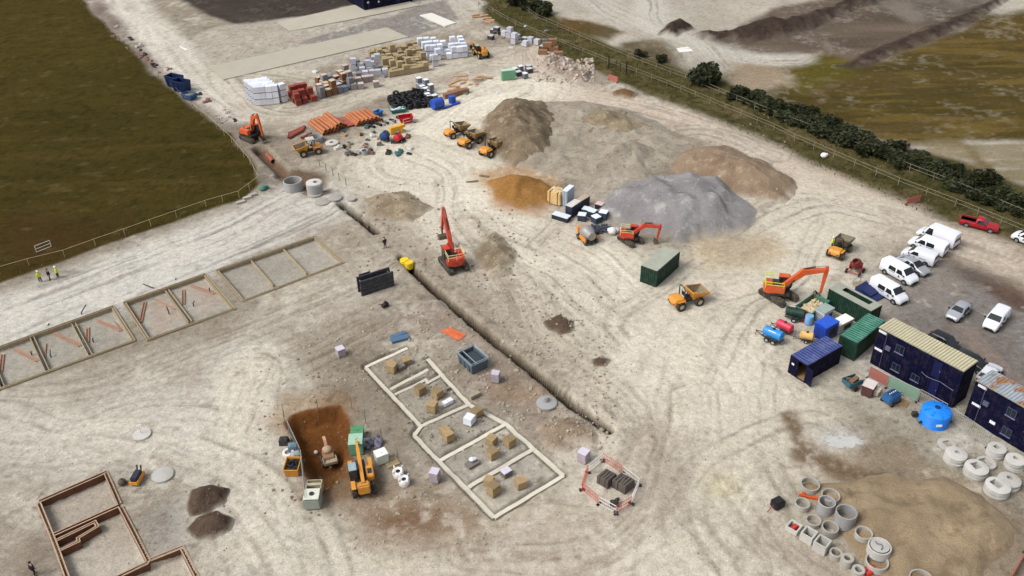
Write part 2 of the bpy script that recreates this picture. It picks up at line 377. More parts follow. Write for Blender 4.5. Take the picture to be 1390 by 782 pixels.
# haul roads
CH=(206,196,172)
track([(-60,468),(60,422),(200,366),(310,325),(420,275)],15,(196,190,176),.95,.75,.4,.06,1.0,40,(128,122,112))
track([(90,-80),(150,-20),(215,50),(275,110),(335,155)],9,(204,196,176),.9,.5,.5,.04,1.1,44)
track([(300,95),(420,110),(350,150),(420,150),(520,118),(640,85),(720,80)],8,(190,178,152),.75,.5,.6,.04,1.1,48)
track([(300,100),(345,150),(430,150),(560,105),(680,70)],7,(196,184,160),.6,.5,.6,.04,1.1,49)
track([(720,70),(760,125),(880,150),(1000,195),(1130,262),(1240,310),(1390,365),(1600,470)],9,(196,176,150),.85,.55,.55,.05,1.0,52)
track([(700,120),(640,140),(590,180),(540,225),(600,245),(660,300),(740,340),(830,400),(930,470),(990,540)],20,(214,203,176),.97,.36,.6,.04,.6,56)
track([(560,200),(620,230),(640,290),(760,350),(860,430),(940,520),(960,600),(900,690),(800,745),(660,770),(520,790)],14,(212,201,174),.95,.5,.6,.06,.8,60)
track([(1100,300),(1060,370),(980,420),(920,520),(940,640),(1000,760)],22,(208,197,170),.9,.36,.7,.04,.6,64)
track([(1200,300),(1120,290),(1050,330),(960,380),(880,440)],12,(200,188,162),.7,.3,.7,.04,.8,66)
track([(780,150),(860,185),(960,180),(1050,210)],6,(186,172,148),.6,.5,.6,.04,1.1,68)
track([(740,215),(820,240),(780,290),(740,330)],6,(188,174,150),.6,.5,.6,.04,1.1,70)
track([(-60,560),(80,545),(240,500),(400,440),(500,395)],10,(182,170,148),.7,.7,.6,.06,1.1,72,(126,112,92))
track([(0,590),(120,575),(260,530),(400,480),(520,430)],8,(158,145,122),.7,.7,.6,.06,1.2,74,(118,104,84))
track([(330,500),(345,580),(330,680),(360,790)],10,(202,194,174),.8,.35,.7,.03,.7,78)
track([(-20,590),(90,600),(200,560),(330,560)],12,(196,188,168),.75,.5,.7,.05,.9,80)
track([(250,800),(330,720),(420,740),(600,770),(800,760)],9,(190,176,150),.5,.6,.7,.06,1.0,82)
track([(340,500),(335,600),(370,715),(470,765),(600,775),(760,755),(870,700),(930,620),(930,540)],7,(200,188,162),.6,.8,.6,.07,1.3,93,(120,104,82))
track([(470,700),(540,742),(640,728),(720,700),(800,700)],5,(172,154,126),.5,.9,.6,.07,1.5,94,(112,92,68))
track([(120,600),(230,610),(330,640),(400,720),(420,790)],8,(196,186,164),.6,.6,.6,.05,1.1,96)
track([(640,300),(690,380),(740,450),(820,520),(860,580)],6,(190,177,150),.55,.9,.6,.07,1.4,98,(126,112,90))
track([(880,600),(850,690),(760,740),(640,745)],6,(176,160,136),.6,.7,.6,.07,1.3,84,(132,112,90))
track([(1000,780),(960,700),(990,640),(1060,600),(1110,590)],8,(196,184,158),.5,.5,.6,.05,1.1,86)
track([(1060,720),(1110,760),(1180,800)],6,(170,155,130),.6,.6,.6,.05,1.2,88)
track([(880,0),(900,40),(1000,75),(1080,80)],7,(190,184,168),.7,.5,.6,.04,1.0,90)
track([(760,-30),(840,20),(930,55),(960,90)],9,(186,180,162),.7,.4,.6,.04,.9,91)
# stains that lie over the tracks
zone([(470,700),(520,665),(600,660),(660,700),(640,735),(540,750),(490,740)],(140,108,70),2.5,(160,138,108),.8)
zone([(505,705),(560,690),(595,705),(570,735),(515,735)],(112,70,32),2,None,.65)
zone([(360,560),(392,530),(470,535),(480,560),(440,560),(400,590)],(176,150,108),1.2,(150,112,66),.8)
zone([(655,520),(690,515),(740,535),(700,550),(670,545)],(150,100,50),1.2,(160,125,85),.8)
zone([(960,318),(1040,315),(1075,345),(1040,360),(975,362),(945,345)],(186,160,108),2.2,(172,150,112),.8)
zone([(640,232),(740,225),(765,262),(740,292),(670,280)],(186,142,78),1.8,(170,118,58),.85)
zone([(585,500),(640,470),(690,500),(760,560),(740,575),(680,535),(640,530)],(150,128,108),1.5,None,.5)
zone([(560,420),(600,412),(640,440),(600,452),(560,445)],(140,118,102),1.5,None,.6)
zone([(900,640),(945,600),(960,650),(930,720),(900,700)],(146,130,108),2,None,.45)
zone([(985,655),(1012,655),(1012,675),(985,675)],(196,182,110),1.5,None,.6)
zone([(1060,572),(1085,568),(1110,612),(1170,640),(1230,650),(1220,670),(1140,650),(1085,625)],(116,94,68),.8,(104,84,60),.95)
zone([(1112,590),(1150,585),(1185,598),(1172,612),(1130,612)],(178,174,166),1,None,.8)
# mottling everywhere but the grass
ng=1-np.clip(mF+mV,0,1)
far_=zone([(745,-60),(700,12),(820,70),(930,130),(1060,175),(1200,235),(1390,320),(1500,370),(1700,200),(1700,-60)],(0,0,0),2,None,0); 
Pq=W([(745,-80),(700,12),(820,70),(930,130),(1060,175),(1200,235),(1390,320),(1700,460),(2200,200),(1700,-80)]); fm=sstep(-3,3,sdf(X,Y,Pq))
ng=ng*(1-mT*.85)*(1-fm*.6); nm=ng*(1-trk*.6)
mixc(nm*np.clip(fin*.9+mid*.6-.12,0,.42),(114,98,76))
mixc(ng*np.clip(-mid*.7-fin*.8-.18,0,.42),(214,204,182))
mixc(nm*np.clip(big*1.2-.15,0,.3),(150,134,110))
mixc(nm*np.clip(fbm(X*.22+9,Y*.22,91,4)*3-1.1,0,.45),(150,124,104))
mixc(nm*np.clip(fbm(X*.35+9,Y*.35,95,5,.6)*3.4-1.3,0,.5),(112,100,82))
mixc(nm*np.clip(fbm(X*1.6,Y*1.6,97,3,.7)*3-1.1,0,.55),(104,92,74))
# relief
near=sstep(300,180,np.abs(X)+np.abs(Y-130)*.8)
Z+= (mid*.12+fin*.05+gr*.025+big*.15)*near*ng + rut + (mF+mV)*(fin*.06+gr*.05)*near
def cut(pts,depth,soft,c=None,c2=None,warp=.3,floor=None,ca=1.0,fl=True):
    """dig a hole: pts is its outline at ground level"""
    global Z
    P=W(pts); xs=[p[0] for p in P]; ys=[p[1] for p in P]
    i=np.nonzero((X>min(xs)-4)&(X<max(xs)+4)&(Y>min(ys)-4)&(Y<max(ys)+4))[0]
    sd=sdf(X[i]+fxw[i]*warp*2,Y[i]+fyw[i]*warp*2,P)
    m=sstep(-.05,soft,sd); Z[i]=Z[i]*(1-m*.9*(1 if fl else 0))-depth*m
    if c:
        k=np.zeros_like(X); k[i]=sstep(-.25,.2,sd)*ca; mixc(k,c,c2)
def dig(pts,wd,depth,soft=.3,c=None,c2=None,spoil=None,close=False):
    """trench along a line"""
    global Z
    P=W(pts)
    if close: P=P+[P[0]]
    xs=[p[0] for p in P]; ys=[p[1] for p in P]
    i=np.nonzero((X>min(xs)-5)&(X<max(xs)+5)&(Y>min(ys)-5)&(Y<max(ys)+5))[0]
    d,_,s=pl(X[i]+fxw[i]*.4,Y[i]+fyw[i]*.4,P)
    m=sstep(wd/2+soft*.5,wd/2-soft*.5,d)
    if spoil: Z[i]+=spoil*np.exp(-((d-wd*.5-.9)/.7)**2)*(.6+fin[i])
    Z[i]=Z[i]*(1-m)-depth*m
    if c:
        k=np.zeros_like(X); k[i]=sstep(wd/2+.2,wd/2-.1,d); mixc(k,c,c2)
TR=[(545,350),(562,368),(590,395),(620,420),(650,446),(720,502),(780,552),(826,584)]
dig(TR,1.0,1.6,.5,(74,60,42),(60,50,33),.25)  # wet soil colour, deepened to carry the shade inside the trench
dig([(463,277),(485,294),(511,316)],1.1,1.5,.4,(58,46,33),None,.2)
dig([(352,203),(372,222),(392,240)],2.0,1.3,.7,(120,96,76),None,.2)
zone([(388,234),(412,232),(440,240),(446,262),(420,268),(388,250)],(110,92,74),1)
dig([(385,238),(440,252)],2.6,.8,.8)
# pit of orange clay
PIT=[(386,575),(398,562),(436,553),(462,550),(476,572),(478,610),(474,640),(462,655),(440,668),(424,664),(412,640),(402,612)]
cut(PIT,1.7,1.5,(138,88,40),(110,68,30),.5)
zone([(400,585),(470,570),(474,630),(450,650),(415,640)],(90,54,26),1.6,(114,70,32),.9,.6)
zone([(410,640),(470,630),(520,655),(510,690),(440,695),(405,680)],(140,106,66),1.5,(118,84,48),.8)
# strip footing trenches
FOOT=[[(496,497),(571,577)],[(562,590),(671,701)],[(580,486),(637,548),(687,574),(765,644)],[(496,497),(553,471)],[(530,527),(581,500)],[(536,534),(577,514),(580,518),(597,509)],[(562,590),(571,577),(637,548)],[(597,624),(687,574)],[(636,660),(726,607)],[(671,701),(765,644)]]
for q in FOOT: dig(q,.82,.36,.14,(140,128,108),(122,110,90))
# ground inside the block footings
F1=[(-70,497),(153,417),(182,463),(-45,545)]; F2=[(169,411.5),(278,373),(317.6,420),(201.5,461.5)]; F3=[(294.5,368),(427,322),(466,357),(330,409)]
for f in (F1,F2,F3): cut(f,.45,.2,(166,158,140),(152,144,126),0)
zone([(190,408),(222,398),(240,425),(210,450)],(176,140,116),1,None,.45); zone([(250,388),(285,380),(300,405),(270,420)],(176,140,116),1,None,.35)
F4A=[(53,682),(143.5,641.5),(163,686),(201,761),(186,768),(160,782),(150,810),(98,810),(80,749)]
cut(F4A,.8,.2,(168,154,132),(196,184,162),0)
cut([(201,764),(246,744),(268,784),(280,812),(190,812),(165,784)],.8,.2,(164,150,128),(184,170,146),0)
fg=fm*np.clip(fbm(X*.06,Y*.3,120,5)*2.4-.3,0,.55)*(1-mV); mixc(fg*sstep(1,3,sdf(X,Y,W([(1060,90),(1240,55),(1500,0),(1700,60),(1700,250),(1390,300),(1200,195),(1040,140)]))),(120,100,44))
me=bpy.data.meshes.new('ground'); n=len(X)
me.vertices.add(n); me.vertices.foreach_set('co',np.stack([X,Y,Z],1).astype(np.float32).ravel())
ii=np.arange((ny-1)*(nx-1)); r_,c_=ii//(nx-1),ii%(nx-1); a=r_*nx+c_
q=np.stack([a,a+1,a+nx+1,a+nx],1).astype(np.int32)
me.loops.add(q.size); me.loops.foreach_set('vertex_index',q.ravel())
me.polygons.add(len(q)); me.polygons.foreach_set('loop_start',np.arange(0,q.size,4,dtype=np.int32)); me.polygons.foreach_set('loop_total',np.full(len(q),4,np.int32))
me.update(); me.validate()
at_=me.color_attributes.new('soil','FLOAT_COLOR','POINT')
at_.data.foreach_set('color',np.concatenate([np.clip(col,0,.85),np.clip(mF+mV,0,1)[:,None]],1).astype(np.float32).ravel())
me.shade_smooth()
gm=bpy.data.materials.new('site_ground'); gm.use_nodes=True; N=gm.node_tree.nodes; L=gm.node_tree.links; B=N['Principled BSDF']
B.inputs['Roughness'].default_value=.95; B.inputs['Specular IOR Level'].default_value=.02
A=N.new('ShaderNodeAttribute'); A.attribute_name='soil'
tc=N.new('ShaderNodeTexCoord')
def nz(s,det=6,ro=.7):
    x=N.new('ShaderNodeTexNoise'); x.inputs['Scale'].default_value=s; x.inputs['Detail'].default_value=det; x.inputs['Roughness'].default_value=ro; L.new(tc.outputs['Object'],x.inputs['Vector']); return x.outputs[0]
def mr(v,a,b,c,d):
    x=N.new('ShaderNodeMapRange'); L.new(v,x.inputs[0])
    for k,q in zip((1,2,3,4),(a,b,c,d)): x.inputs[k].default_value=q
    return x.outputs[0]
def mul(c,f):
    x=N.new('ShaderNodeMixRGB'); x.blend_type='MULTIPLY'; x.inputs[0].default_value=1; L.new(c,x.inputs[1]); L.new(f,x.inputs[2]); return x.outputs[0]
c=mul(A.outputs['Color'],mr(nz(1.3,6,.75),.3,.7,.76,1.2)); c=mul(c,mr(nz(6.5,6,.9),.3,.7,.64,1.36))
vo=N.new('ShaderNodeTexVoronoi'); vo.inputs['Scale'].default_value=1.5; L.new(tc.outputs['Object'],vo.inputs['Vector'])
c=mul(c,mr(vo.outputs['Distance'],.0,.22,.72,1.0))
L.new(c,B.inputs['Base Color'])
bp=N.new('ShaderNodeBump'); bp.inputs['Distance'].default_value=.2; bp.inputs['Strength'].default_value=.9; L.new(nz(2.2,8,.75),bp.inputs['Height']); L.new(bp.outputs[0],B.inputs['Normal'])
me.materials.append(gm)
g=bpy.data.objects.new('ground',me); COL.objects.link(g); g['kind']='structure'
def gz(x,y):
    """height of the ground sheet at a world point"""
    j=int(np.searchsorted(gx,x))-1; i=int(np.searchsorted(gy,y))-1
    fx=(x-gx[j])/(gx[j+1]-gx[j]); fy=(y-gy[i])/(gy[i+1]-gy[i]); b=i*nx+j
    return float((Z[b]*(1-fx)+Z[b+1]*fx)*(1-fy)+(Z[b+nx]*(1-fx)+Z[b+nx+1]*fx)*fy)
HEAPS=[]
def on(px,py):
    """point on the ground (or on a heap) at a pixel"""
    p=at(px,py); p.z=gz(p.x,p.y); return p
# ------------------------------------------------------------------ heaps of earth, sand and gravel
def heap(name,pts,h,mt,label,cat='heap',slope=.7,lump=.25,res=.4,warp=.6,seed=1,ex=1.0,kind=None,group=None,bite=None,sink=.12,noise=1.0,toe=1.3):
    """mound with the footprint pts; rises with the angle of repose to height h, uneven top, optional bite dug out of a side"""
    P=W(pts); xs=[p[0] for p in P]; ys=[p[1] for p in P]
    x0,x1,y0,y1=min(xs)-2,max(xs)+2,min(ys)-2,max(ys)+2
    ax=np.arange(x0,x1,res); ay=np.arange(y0,y1,res); x,y=np.meshgrid(ax,ay); nx_,ny_=len(ax),len(ay); x=x.ravel(); y=y.ravel()
    w1=fbm(x*.25,y*.25,seed,4)*2.2*warp; w2=fbm(x*.25+40,y*.25,seed+3,4)*2.2*warp
    d=sdf(x+w1,y+w2,P)
    e=np.maximum(d,0)*slope
    z=h*np.tanh(e/h*ex)*(1+noise*lump*fbm(x*.14,y*.14,seed+6,3)*1.6)
    rg=1-np.abs(fbm(x*.22,y*.22,seed+15,4,.55))*2.6; z+=noise*lump*1.3*np.clip(e*.5,0,1)*np.clip(rg,-1,1)*min(1,h*.4)
    if bite:
        for (bx,by,br,bd) in bite:
            b=at(bx,by); q=np.hypot(x-b.x,y-b.y)+fbm(x*.4,y*.4,seed+8,3)*br*.3
            z=z*(1-bd*sstep(br,br*.55,q))
    z+=noise*lump*.9*np.clip(e,0,1)*(np.abs(fbm(x*.45+3,y*.45,seed+31,3))*-1.0+.2)*min(1,h*.35)
    z+=noise*(fbm(x*.5,y*.5,seed+11,4,.6)*lump*.8*np.clip(e,0,1)+fbm(x*1.8,y*1.8,seed+12,2)*lump*.25*np.clip(e*2,0,1))
    z=np.where(d<0,np.maximum(d*.5,-.5),z)-sink
    c=at(sum(p[0] for p in pts)/len(pts),sum(p[1] for p in pts)/len(pts)); cx,cy=c.x,c.y
    base=gz(cx,cy)
    i=np.arange((ny_-1)*(nx_-1)); r,c_=i//(nx_-1),i%(nx_-1); a=r*nx_+c_
    Q=np.stack([a,a+1,a+nx_+1,a+nx_],1); keep=(d[Q]>-.6).any(1); Q=Q[keep]
    u,inv=np.unique(Q,return_inverse=True)
    m=MB(); m.v=[(x[k]-cx,y[k]-cy,z[k]+0.0) for k in u]; m.f=[tuple(t) for t in inv.reshape(Q.shape)]; m.mi=[0]*len(m.f)
    o=m.build(name,mt,None,smooth=60,fix=False,loc=(cx,cy,0))
    ux,uy=x[u],y[u]; jj=np.clip(np.searchsorted(gx,ux),0,len(gx)-1); kk=np.clip(np.searchsorted(gy,uy),0,len(gy)-1)
    tm=np.clip(1.0-(d[u]+fbm(ux*.7,uy*.7,seed+20,4)*toe*.8)/toe,0,1)*.9
    ca=o.data.color_attributes.new('toe','FLOAT_COLOR','POINT'); ca.data.foreach_set('color',np.concatenate([col[kk*len(gx)+jj],tm[:,None]],1).astype(np.float32).ravel())
    grid=dict(x0=x0,y0=y0,res=res,nx=nx_,ny=ny_,z=z)
    HEAPS.append(grid)
    return tag(o,label,cat,group,kind)
def hz(x,y):
    t=gz(x,y)
    for g_ in HEAPS:
        i=int((x-g_['x0'])/g_['res']); j=int((y-g_['y0'])/g_['res'])
        if 0<=i<g_['nx'] and 0<=j<g_['ny']: t=max(t,g_['z'][j*g_['nx']+i])
    return t
S_brown=soil('brown_subsoil',(128,112,92),(152,138,114),(168,156,134),.3,5)
S_dkbrown=soil('brown_earth',(106,92,74),(136,120,98),(158,146,122),.3,4)
S_chalk=soil('chalky_spoil',(148,139,124),(172,163,146),(136,122,104),.35,4.5)
S_warm=soil('warm_subsoil',(132,112,92),(150,130,108),(160,142,120),.25,5)
S_grey=soil('grey_stone',(128,124,124),(150,147,146),(166,164,160),.16,6,bump=.06)
S_sand=soil('orange_sand',(136,97,50),(154,114,64),None,.3,3,bump=.03)
S_gravel=soil('brown_gravel',(150,131,104),(174,154,124),(140,121,96),.2,10,bump=.1)
S_top=soil('dark_topsoil',(58,47,41),(78,64,54),(50,41,36),.3,3,bump=.12)
S_hard=soil('broken_hardcore',(88,72,60),(110,91,76),(74,60,50),.5,8,bump=.12)
S_redb=soil('reddish_subsoil',(136,116,98),(158,140,118),(128,110,90),.35,5)
S_rust=soil('ochre_soil',(104,78,50),(118,92,62),None,.4,4)
heap('earth_mound',[(640,190),(652,160),(690,142),(745,140),(768,172),(746,220),(695,228),(660,212)],4.5,S_dkbrown,'dark brown earth mound behind the three parked site dumpers',slope=.62,seed=2,lump=.4)
heap('earth_mound',[(648,190),(700,140),(800,136),(870,150),(912,176),(968,194),(900,236),(790,247),(700,228)],1.1,S_chalk,'broad pale plateau of spoil joining the separate earth heaps','mound',slope=.3,seed=5,lump=.35)
heap('spoil_heap',[(716,210),(762,200),(795,212),(785,240),(735,240)],2.7,S_chalk,'small pale chalky heap directly behind the orange sand heap',slope=.55,seed=4,lump=.35)
heap('spoil_heap',[(784,222),(800,200),(862,192),(905,210),(880,236),(800,242)],3.3,S_chalk,'broad pale grey spoil heap between the sand and the grey stone stockpile',slope=.55,seed=6,lump=.35)
heap('spoil_heap',[(762,172),(790,150),(850,152),(905,182),(860,192),(790,195)],3.6,S_brown,'grey brown spoil mound farthest back, beside the upper track',slope=.5,seed=8,lump=.4)
heap('earth_mound',[(902,228),(930,202),(985,198),(1050,222),(1086,256),(1060,278),(990,264),(940,246)],3.2,S_warm,'flat brown earth mound behind the grey stone stockpile',slope=.5,seed=10,lump=.3)
heap('gravel_heap',[(802,294),(812,272),(840,254),(885,244),(935,241),(990,252),(1030,284),(1032,302),(990,322),(930,333),(862,316)],4.9,S_grey,'big grey crushed stone stockpile behind the red mini excavator',slope=.62,ex=1.3,seed=12,toe=1.3,lump=.16,bite=[(940,276,6,.2),(1006,292,4.5,.4)])
heap('sand_heap',[(654,248),(690,240),(735,242),(756,258),(748,280),(708,288),(674,276)],3.4,S_sand,'conical orange sand heap beside the tan bale',slope=.75,seed=14,toe=1.0,warp=.35,lump=.18,bite=[(724,268,3.0,.3)])
heap('sand_heap',[(829,124),(848,119),(868,126),(862,134),(836,133)],1.6,S_rust,'small ochre heap by the far fence, past the rubble',seed=16,warp=.3,toe=.8)
heap('spoil_heap',[(738,436),(760,425),(784,435),(784,450),(764,458),(742,450)],1.0,S_hard,'low dark stony heap alone between trench and haul road',seed=18,toe=.7,warp=.3,lump=.4,res=.25)
heap('spoil_heap',[(800,485),(818,480),(832,490),(824,500),(806,500)],.45,S_hard,'tiny flat dark heap lying in the haul road near the trench',seed=20,toe=.7,warp=.3,lump=.4,res=.25)
heap('spoil_heap',[(722,582),(742,568),(775,562),(818,592),(800,608),(745,609)],1.0,S_redb,'reddish spoil heap at the near end of the long trench',seed=22,lump=.35,res=.25)
heap('spoil_heap',[(486,270),(545,256),(592,282),(556,304),(505,296)],1.5,S_brown,'grey brown spoil bank between the two trenches and the site road',slope=.4,seed=24,lump=.35)
heap('spoil_heap',[(640,316),(672,312),(700,340),(700,374),(670,385),(648,360)],1.7,S_brown,'low dug spoil bank on the right of the red tracked excavator',slope=.42,seed=26,lump=.4)
heap('topsoil_heap',[(252,688),(260,664),(290,657),(312,664),(309,682),(282,698),(258,703)],1.7,S_hard,'farther of two dark rubble heaps beside the brown block footing',seed=28,toe=.4,warp=.25,lump=.3,res=.22,slope=.85)
heap('topsoil_heap',[(250,720),(266,703),(296,692),(317,704),(312,722),(290,734),(262,735)],1.8,S_hard,'nearer of two dark rubble heaps beside the brown block footing',seed=30,toe=.4,warp=.25,lump=.3,res=.22,slope=.8)
heap('gravel_heap',[(1092,658),(1130,648),(1215,640),(1290,652),(1350,692),(1388,718),(1382,748),(1330,800),(1200,815),(1160,750),(1112,700)],1.6,S_gravel,'wide low spread of brown pea gravel beside the concrete rings',slope=.42,seed=32,toe=.7,lump=.3,res=.3,ex=1.5,bite=[(1190,655,5,.35)])
heap('topsoil_heap',[(888,48),(902,34),(925,30),(945,40),(920,52)],2.2,S_top,'dark topsoil heap on the chalk beyond the hedge',seed=34)
heap('topsoil_ridge',[(930,48),(1000,38),(1060,30),(1120,10),(1170,-8),(1220,-20),(1205,0),(1140,22),(1090,48),(1020,60),(960,58)],2.4,S_top,'long dark topsoil ridge nearest the hedge on the far chalk','ridge',toe=2.5,slope=.5,seed=36,lump=.45,res=.6)
heap('topsoil_ridge',[(1122,92),(1170,70),(1240,42),(1300,18),(1345,-4),(1372,0),(1330,28),(1262,58),(1200,82),(1160,100)],1.6,S_top,'dark ploughed ridge along the edge of the far brown field','ridge',toe=2.5,slope=.3,seed=38,lump=.4,res=.6)
heap('rubble_heap',[(728,92),(742,78),(780,82),(808,100),(796,112),(750,106)],1.8,soil('pale_rubble',(150,132,118),(176,162,148),(112,92,76),.9,4,bump=.25),'heap of broken pinkish rubble by the far fence',seed=40,lump=.6,res=.35)
heap('spoil_heap',[(630,112),(650,102),(664,108),(650,120)],.7,S_redb,'low reddish patch of spoil by the timber boards',seed=42,lump=.4)
# loose stones (nobody could count them)
def rocks(name,areas,mt,label,seed):
    r=random.Random(seed); m=MB()
    for (x0,y0,x1,y1,n,s0,s1) in areas:
        for _ in range(n):
            p=at(r.uniform(x0,x1),r.uniform(y0,y1)); s=s0+(s1-s0)*r.random()**2.5; z=hz(p.x,p.y)+s*.12
            m.box((p.x,p.y,z),(s*r.uniform(.7,1.3),s*r.uniform(.6,1.1),s*r.uniform(.4,.8)),r.random()*6,r.uniform(.5,.85),r.uniform(-.5,.5))
    return tag(m.build(name,mt,None,fix=False),label,'stones',None,'stuff')
rocks('loose_stones',[(555,430,830,610,900,.1,.4),(640,300,760,430,300,.1,.4),(380,420,620,540,300,.1,.35),(780,150,1080,320,200,.1,.35),(730,570,815,608,100,.1,.3),(480,660,700,760,200,.08,.3)],
  mat('pale_stone',(176,166,146),.9,var=.25,scale=.8),'pale loose stones strewn over the churned ground',3)
rocks('loose_clods',[(560,380,840,610,350,.08,.35),(350,480,600,700,300,.08,.35),(250,655,318,738,60,.06,.2),(740,425,785,458,60,.08,.25),(470,250,700,390,350,.1,.4),(830,470,960,760,120,.05,.18),(40,600,330,760,120,.05,.16)],
  mat('dark_clod',(142,128,106),.95,var=.3,scale=.8),'dark clods of soil scattered beside trench and heaps',4)
rocks('broken_rubble',[(728,80,806,112,420,.2,.9)],mat('rubble_piece',(190,176,162),.9,var=.3,scale=.7),'broken concrete and brick pieces on the rubble heap',5)
# ------------------------------------------------------------------ hedge, bushes
LEAF=[mat('hedge_leaf',(34,42,20),.7,var=.45,scale=.9,k=.8),mat('hedge_leaf_pale',(64,66,34),.7,var=.4,scale=.9,k=.8)]
STEM=mat('twig',(70,56,42),.9)
def shrub_proto(seed,rx,ry,h,n):
    r=random.Random(seed); root=thing('hedge_shrub',None,None)
    m=MB(); lobes=[(r.uniform(-.6,.6)*rx,r.uniform(-.5,.5)*ry,r.uniform(.35,.72)*h,r.uniform(.35,.55)) for _ in range(7)]
    for _ in range(n):
        a,b,c,s=r.choice(lobes); d=Vector((r.gauss(0,1),r.gauss(0,1),r.gauss(0,1))).normalized()*(r.random()**.35)
        p=Vector((a+d.x*rx*s,b+d.y*ry*s,max(.1,c+d.z*h*.42)))
        q=.2+.22*r.random(); u=Vector((r.gauss(0,1),r.gauss(0,1),r.gauss(0,.6))).normalized(); v=u.orthogonal().normalized(); v=(v*math.cos(1)+u.cross(v)*math.sin(1)*r.choice((-1,1)))
        m.cur=0 if r.random()<.62 else 1
        m.add([p-u*q,p+v*q*.6,p+u*q,p-v*q*.6],[(0,1,2,3)])
    m.build('foliage',LEAF,root,fix=False)
    t=MB()
    for _ in range(4):
        a=r.random()*6; t.tube([(0,0,0),(math.cos(a)*rx*.3,math.sin(a)*ry*.3,h*.35),(math.cos(a)*rx*.5,math.sin(a)*ry*.5,h*.65)],.05,5)
    t.build('stem',STEM,root); return root
PRO=[shrub_proto(50+k,2.6,2.2,2.6,900) for k in range(4)]
used=set()
def shrub(px,py,s,label,group,k=None):
    k=R.randrange(4) if k is None else k; p=on(px,py)
    if k not in used: used.add(k); o=PRO[k]; o.location=p; o.rotation_euler=(0,0,R.random()*6); tag(o,label,'shrub',group)
    else: o=dup(PRO[k],p,R.random()*6,label,group); o['category']='shrub'
    o.scale=(s,s,s*R.uniform(.85,1.1)); return o
HL=smoothpath(W([(985,124),(1040,144),(1090,166),(1150,190),(1215,214),(1290,242),(1345,272),(1400,292),(1480,335)]),10)
acc=0
for (a,b) in zip(HL,HL[1:]):
    l=math.hypot(b[0]-a[0],b[1]-a[1]); acc+=l
    if acc<1.5: continue
    acc=0
    for side in (-1,1):
        k=R.randrange(4); x=b[0]+R.uniform(-.8,.8)+side*1.0; y=b[1]+R.uniform(-.9,.9)+side*1.2
        l_='dense dark green shrub in the hedgerow between the fences and the far field'
        if k not in used: used.add(k); o=PRO[k]
        else: o=dup(PRO[k],(0,0,0),0)
        o.location=(x,y,gz(x,y)); o.rotation_euler=(0,0,R.random()*6); s=R.choice((.45,.6,.75,.85,1.0))*R.uniform(.9,1.1); o.scale=(s*1.15,s*1.15,s*R.uniform(.6,.9)); tag(o,l_,'shrub','hedgerow shrubs beyond the fence')
shrub(958,112,1.5,'round dark bush standing alone before the hedgerow begins',None,0)
for q in ((700,8),(722,14),(738,20)): shrub(q[0],q[1],1.15,'dark bush in the clump at the top of the fenced verge','bushes at the top of the verge')
for q in ((870,78),(895,84)): shrub(q[0],q[1],.6,'small low bush on the verge between the pallets and the round bush','low bushes on the verge')
# rough grass tufts on the verge
r=random.Random(9); m=MB(); Pv=W(V1); tx=np.array([r.uniform(-10,140) for _ in range(60000)]); ty=np.array([r.uniform(90,260) for _ in range(60000)])
k=sdf(tx,ty,Pv)>1.8
for x,y in list(zip(tx[k],ty[k]))[:16000]:
    a=r.random()*6; h=r.uniform(.15,.45); u=Vector((math.cos(a),math.sin(a),0))*r.uniform(.05,.14); z=gz(x,y)-.03; e=Vector((r.gauss(0,.12),r.gauss(0,.12),h))
    p=Vector((x,y,z)); m.cur=0 if r.random()<.6 else 1
    m.add([p-u,p+u,p+u*.3+e,p-u*.3+e],[(0,1,2,3)])
tag(m.build('rough_grass',[mat('grass_dry',(92,84,48),.9,var=.35,scale=.3),mat('grass_green',(62,66,30),.9,var=.35,scale=.3)],None,fix=False),'rough dry grass tufts growing on the fenced verge','grass',None,'stuff')
m=MB(); r=random.Random(12); Pf=W(F_L); tx=np.array([r.uniform(-150,-20) for _ in range(40000)]); ty=np.array([r.uniform(95,255) for _ in range(40000)]); dd=sdf(tx,ty,Pf); k=(dd>.1)&(dd<1.6)
for x,y in list(zip(tx[k],ty[k]))[:12000]:
    a=r.random()*6; h=r.uniform(.12,.35); u=Vector((math.cos(a),math.sin(a),0))*r.uniform(.03,.09); z=gz(x,y)-.03; e=Vector((r.gauss(0,.1),r.gauss(0,.1),h)); p=Vector((x,y,z)); m.cur=0 if r.random()<.6 else 1
    m.add([p-u,p+u,p+u*.3+e,p-u*.3+e],[(0,1,2,3)])
tag(m.build('field_grass',[mat('field_grass_olive',(104,92,40),.9,var=.35,scale=.3),mat('field_grass_green',(86,80,34),.9,var=.35,scale=.3)],None,fix=False),'olive grass tufts growing over the brown field','grass',None,'stuff')
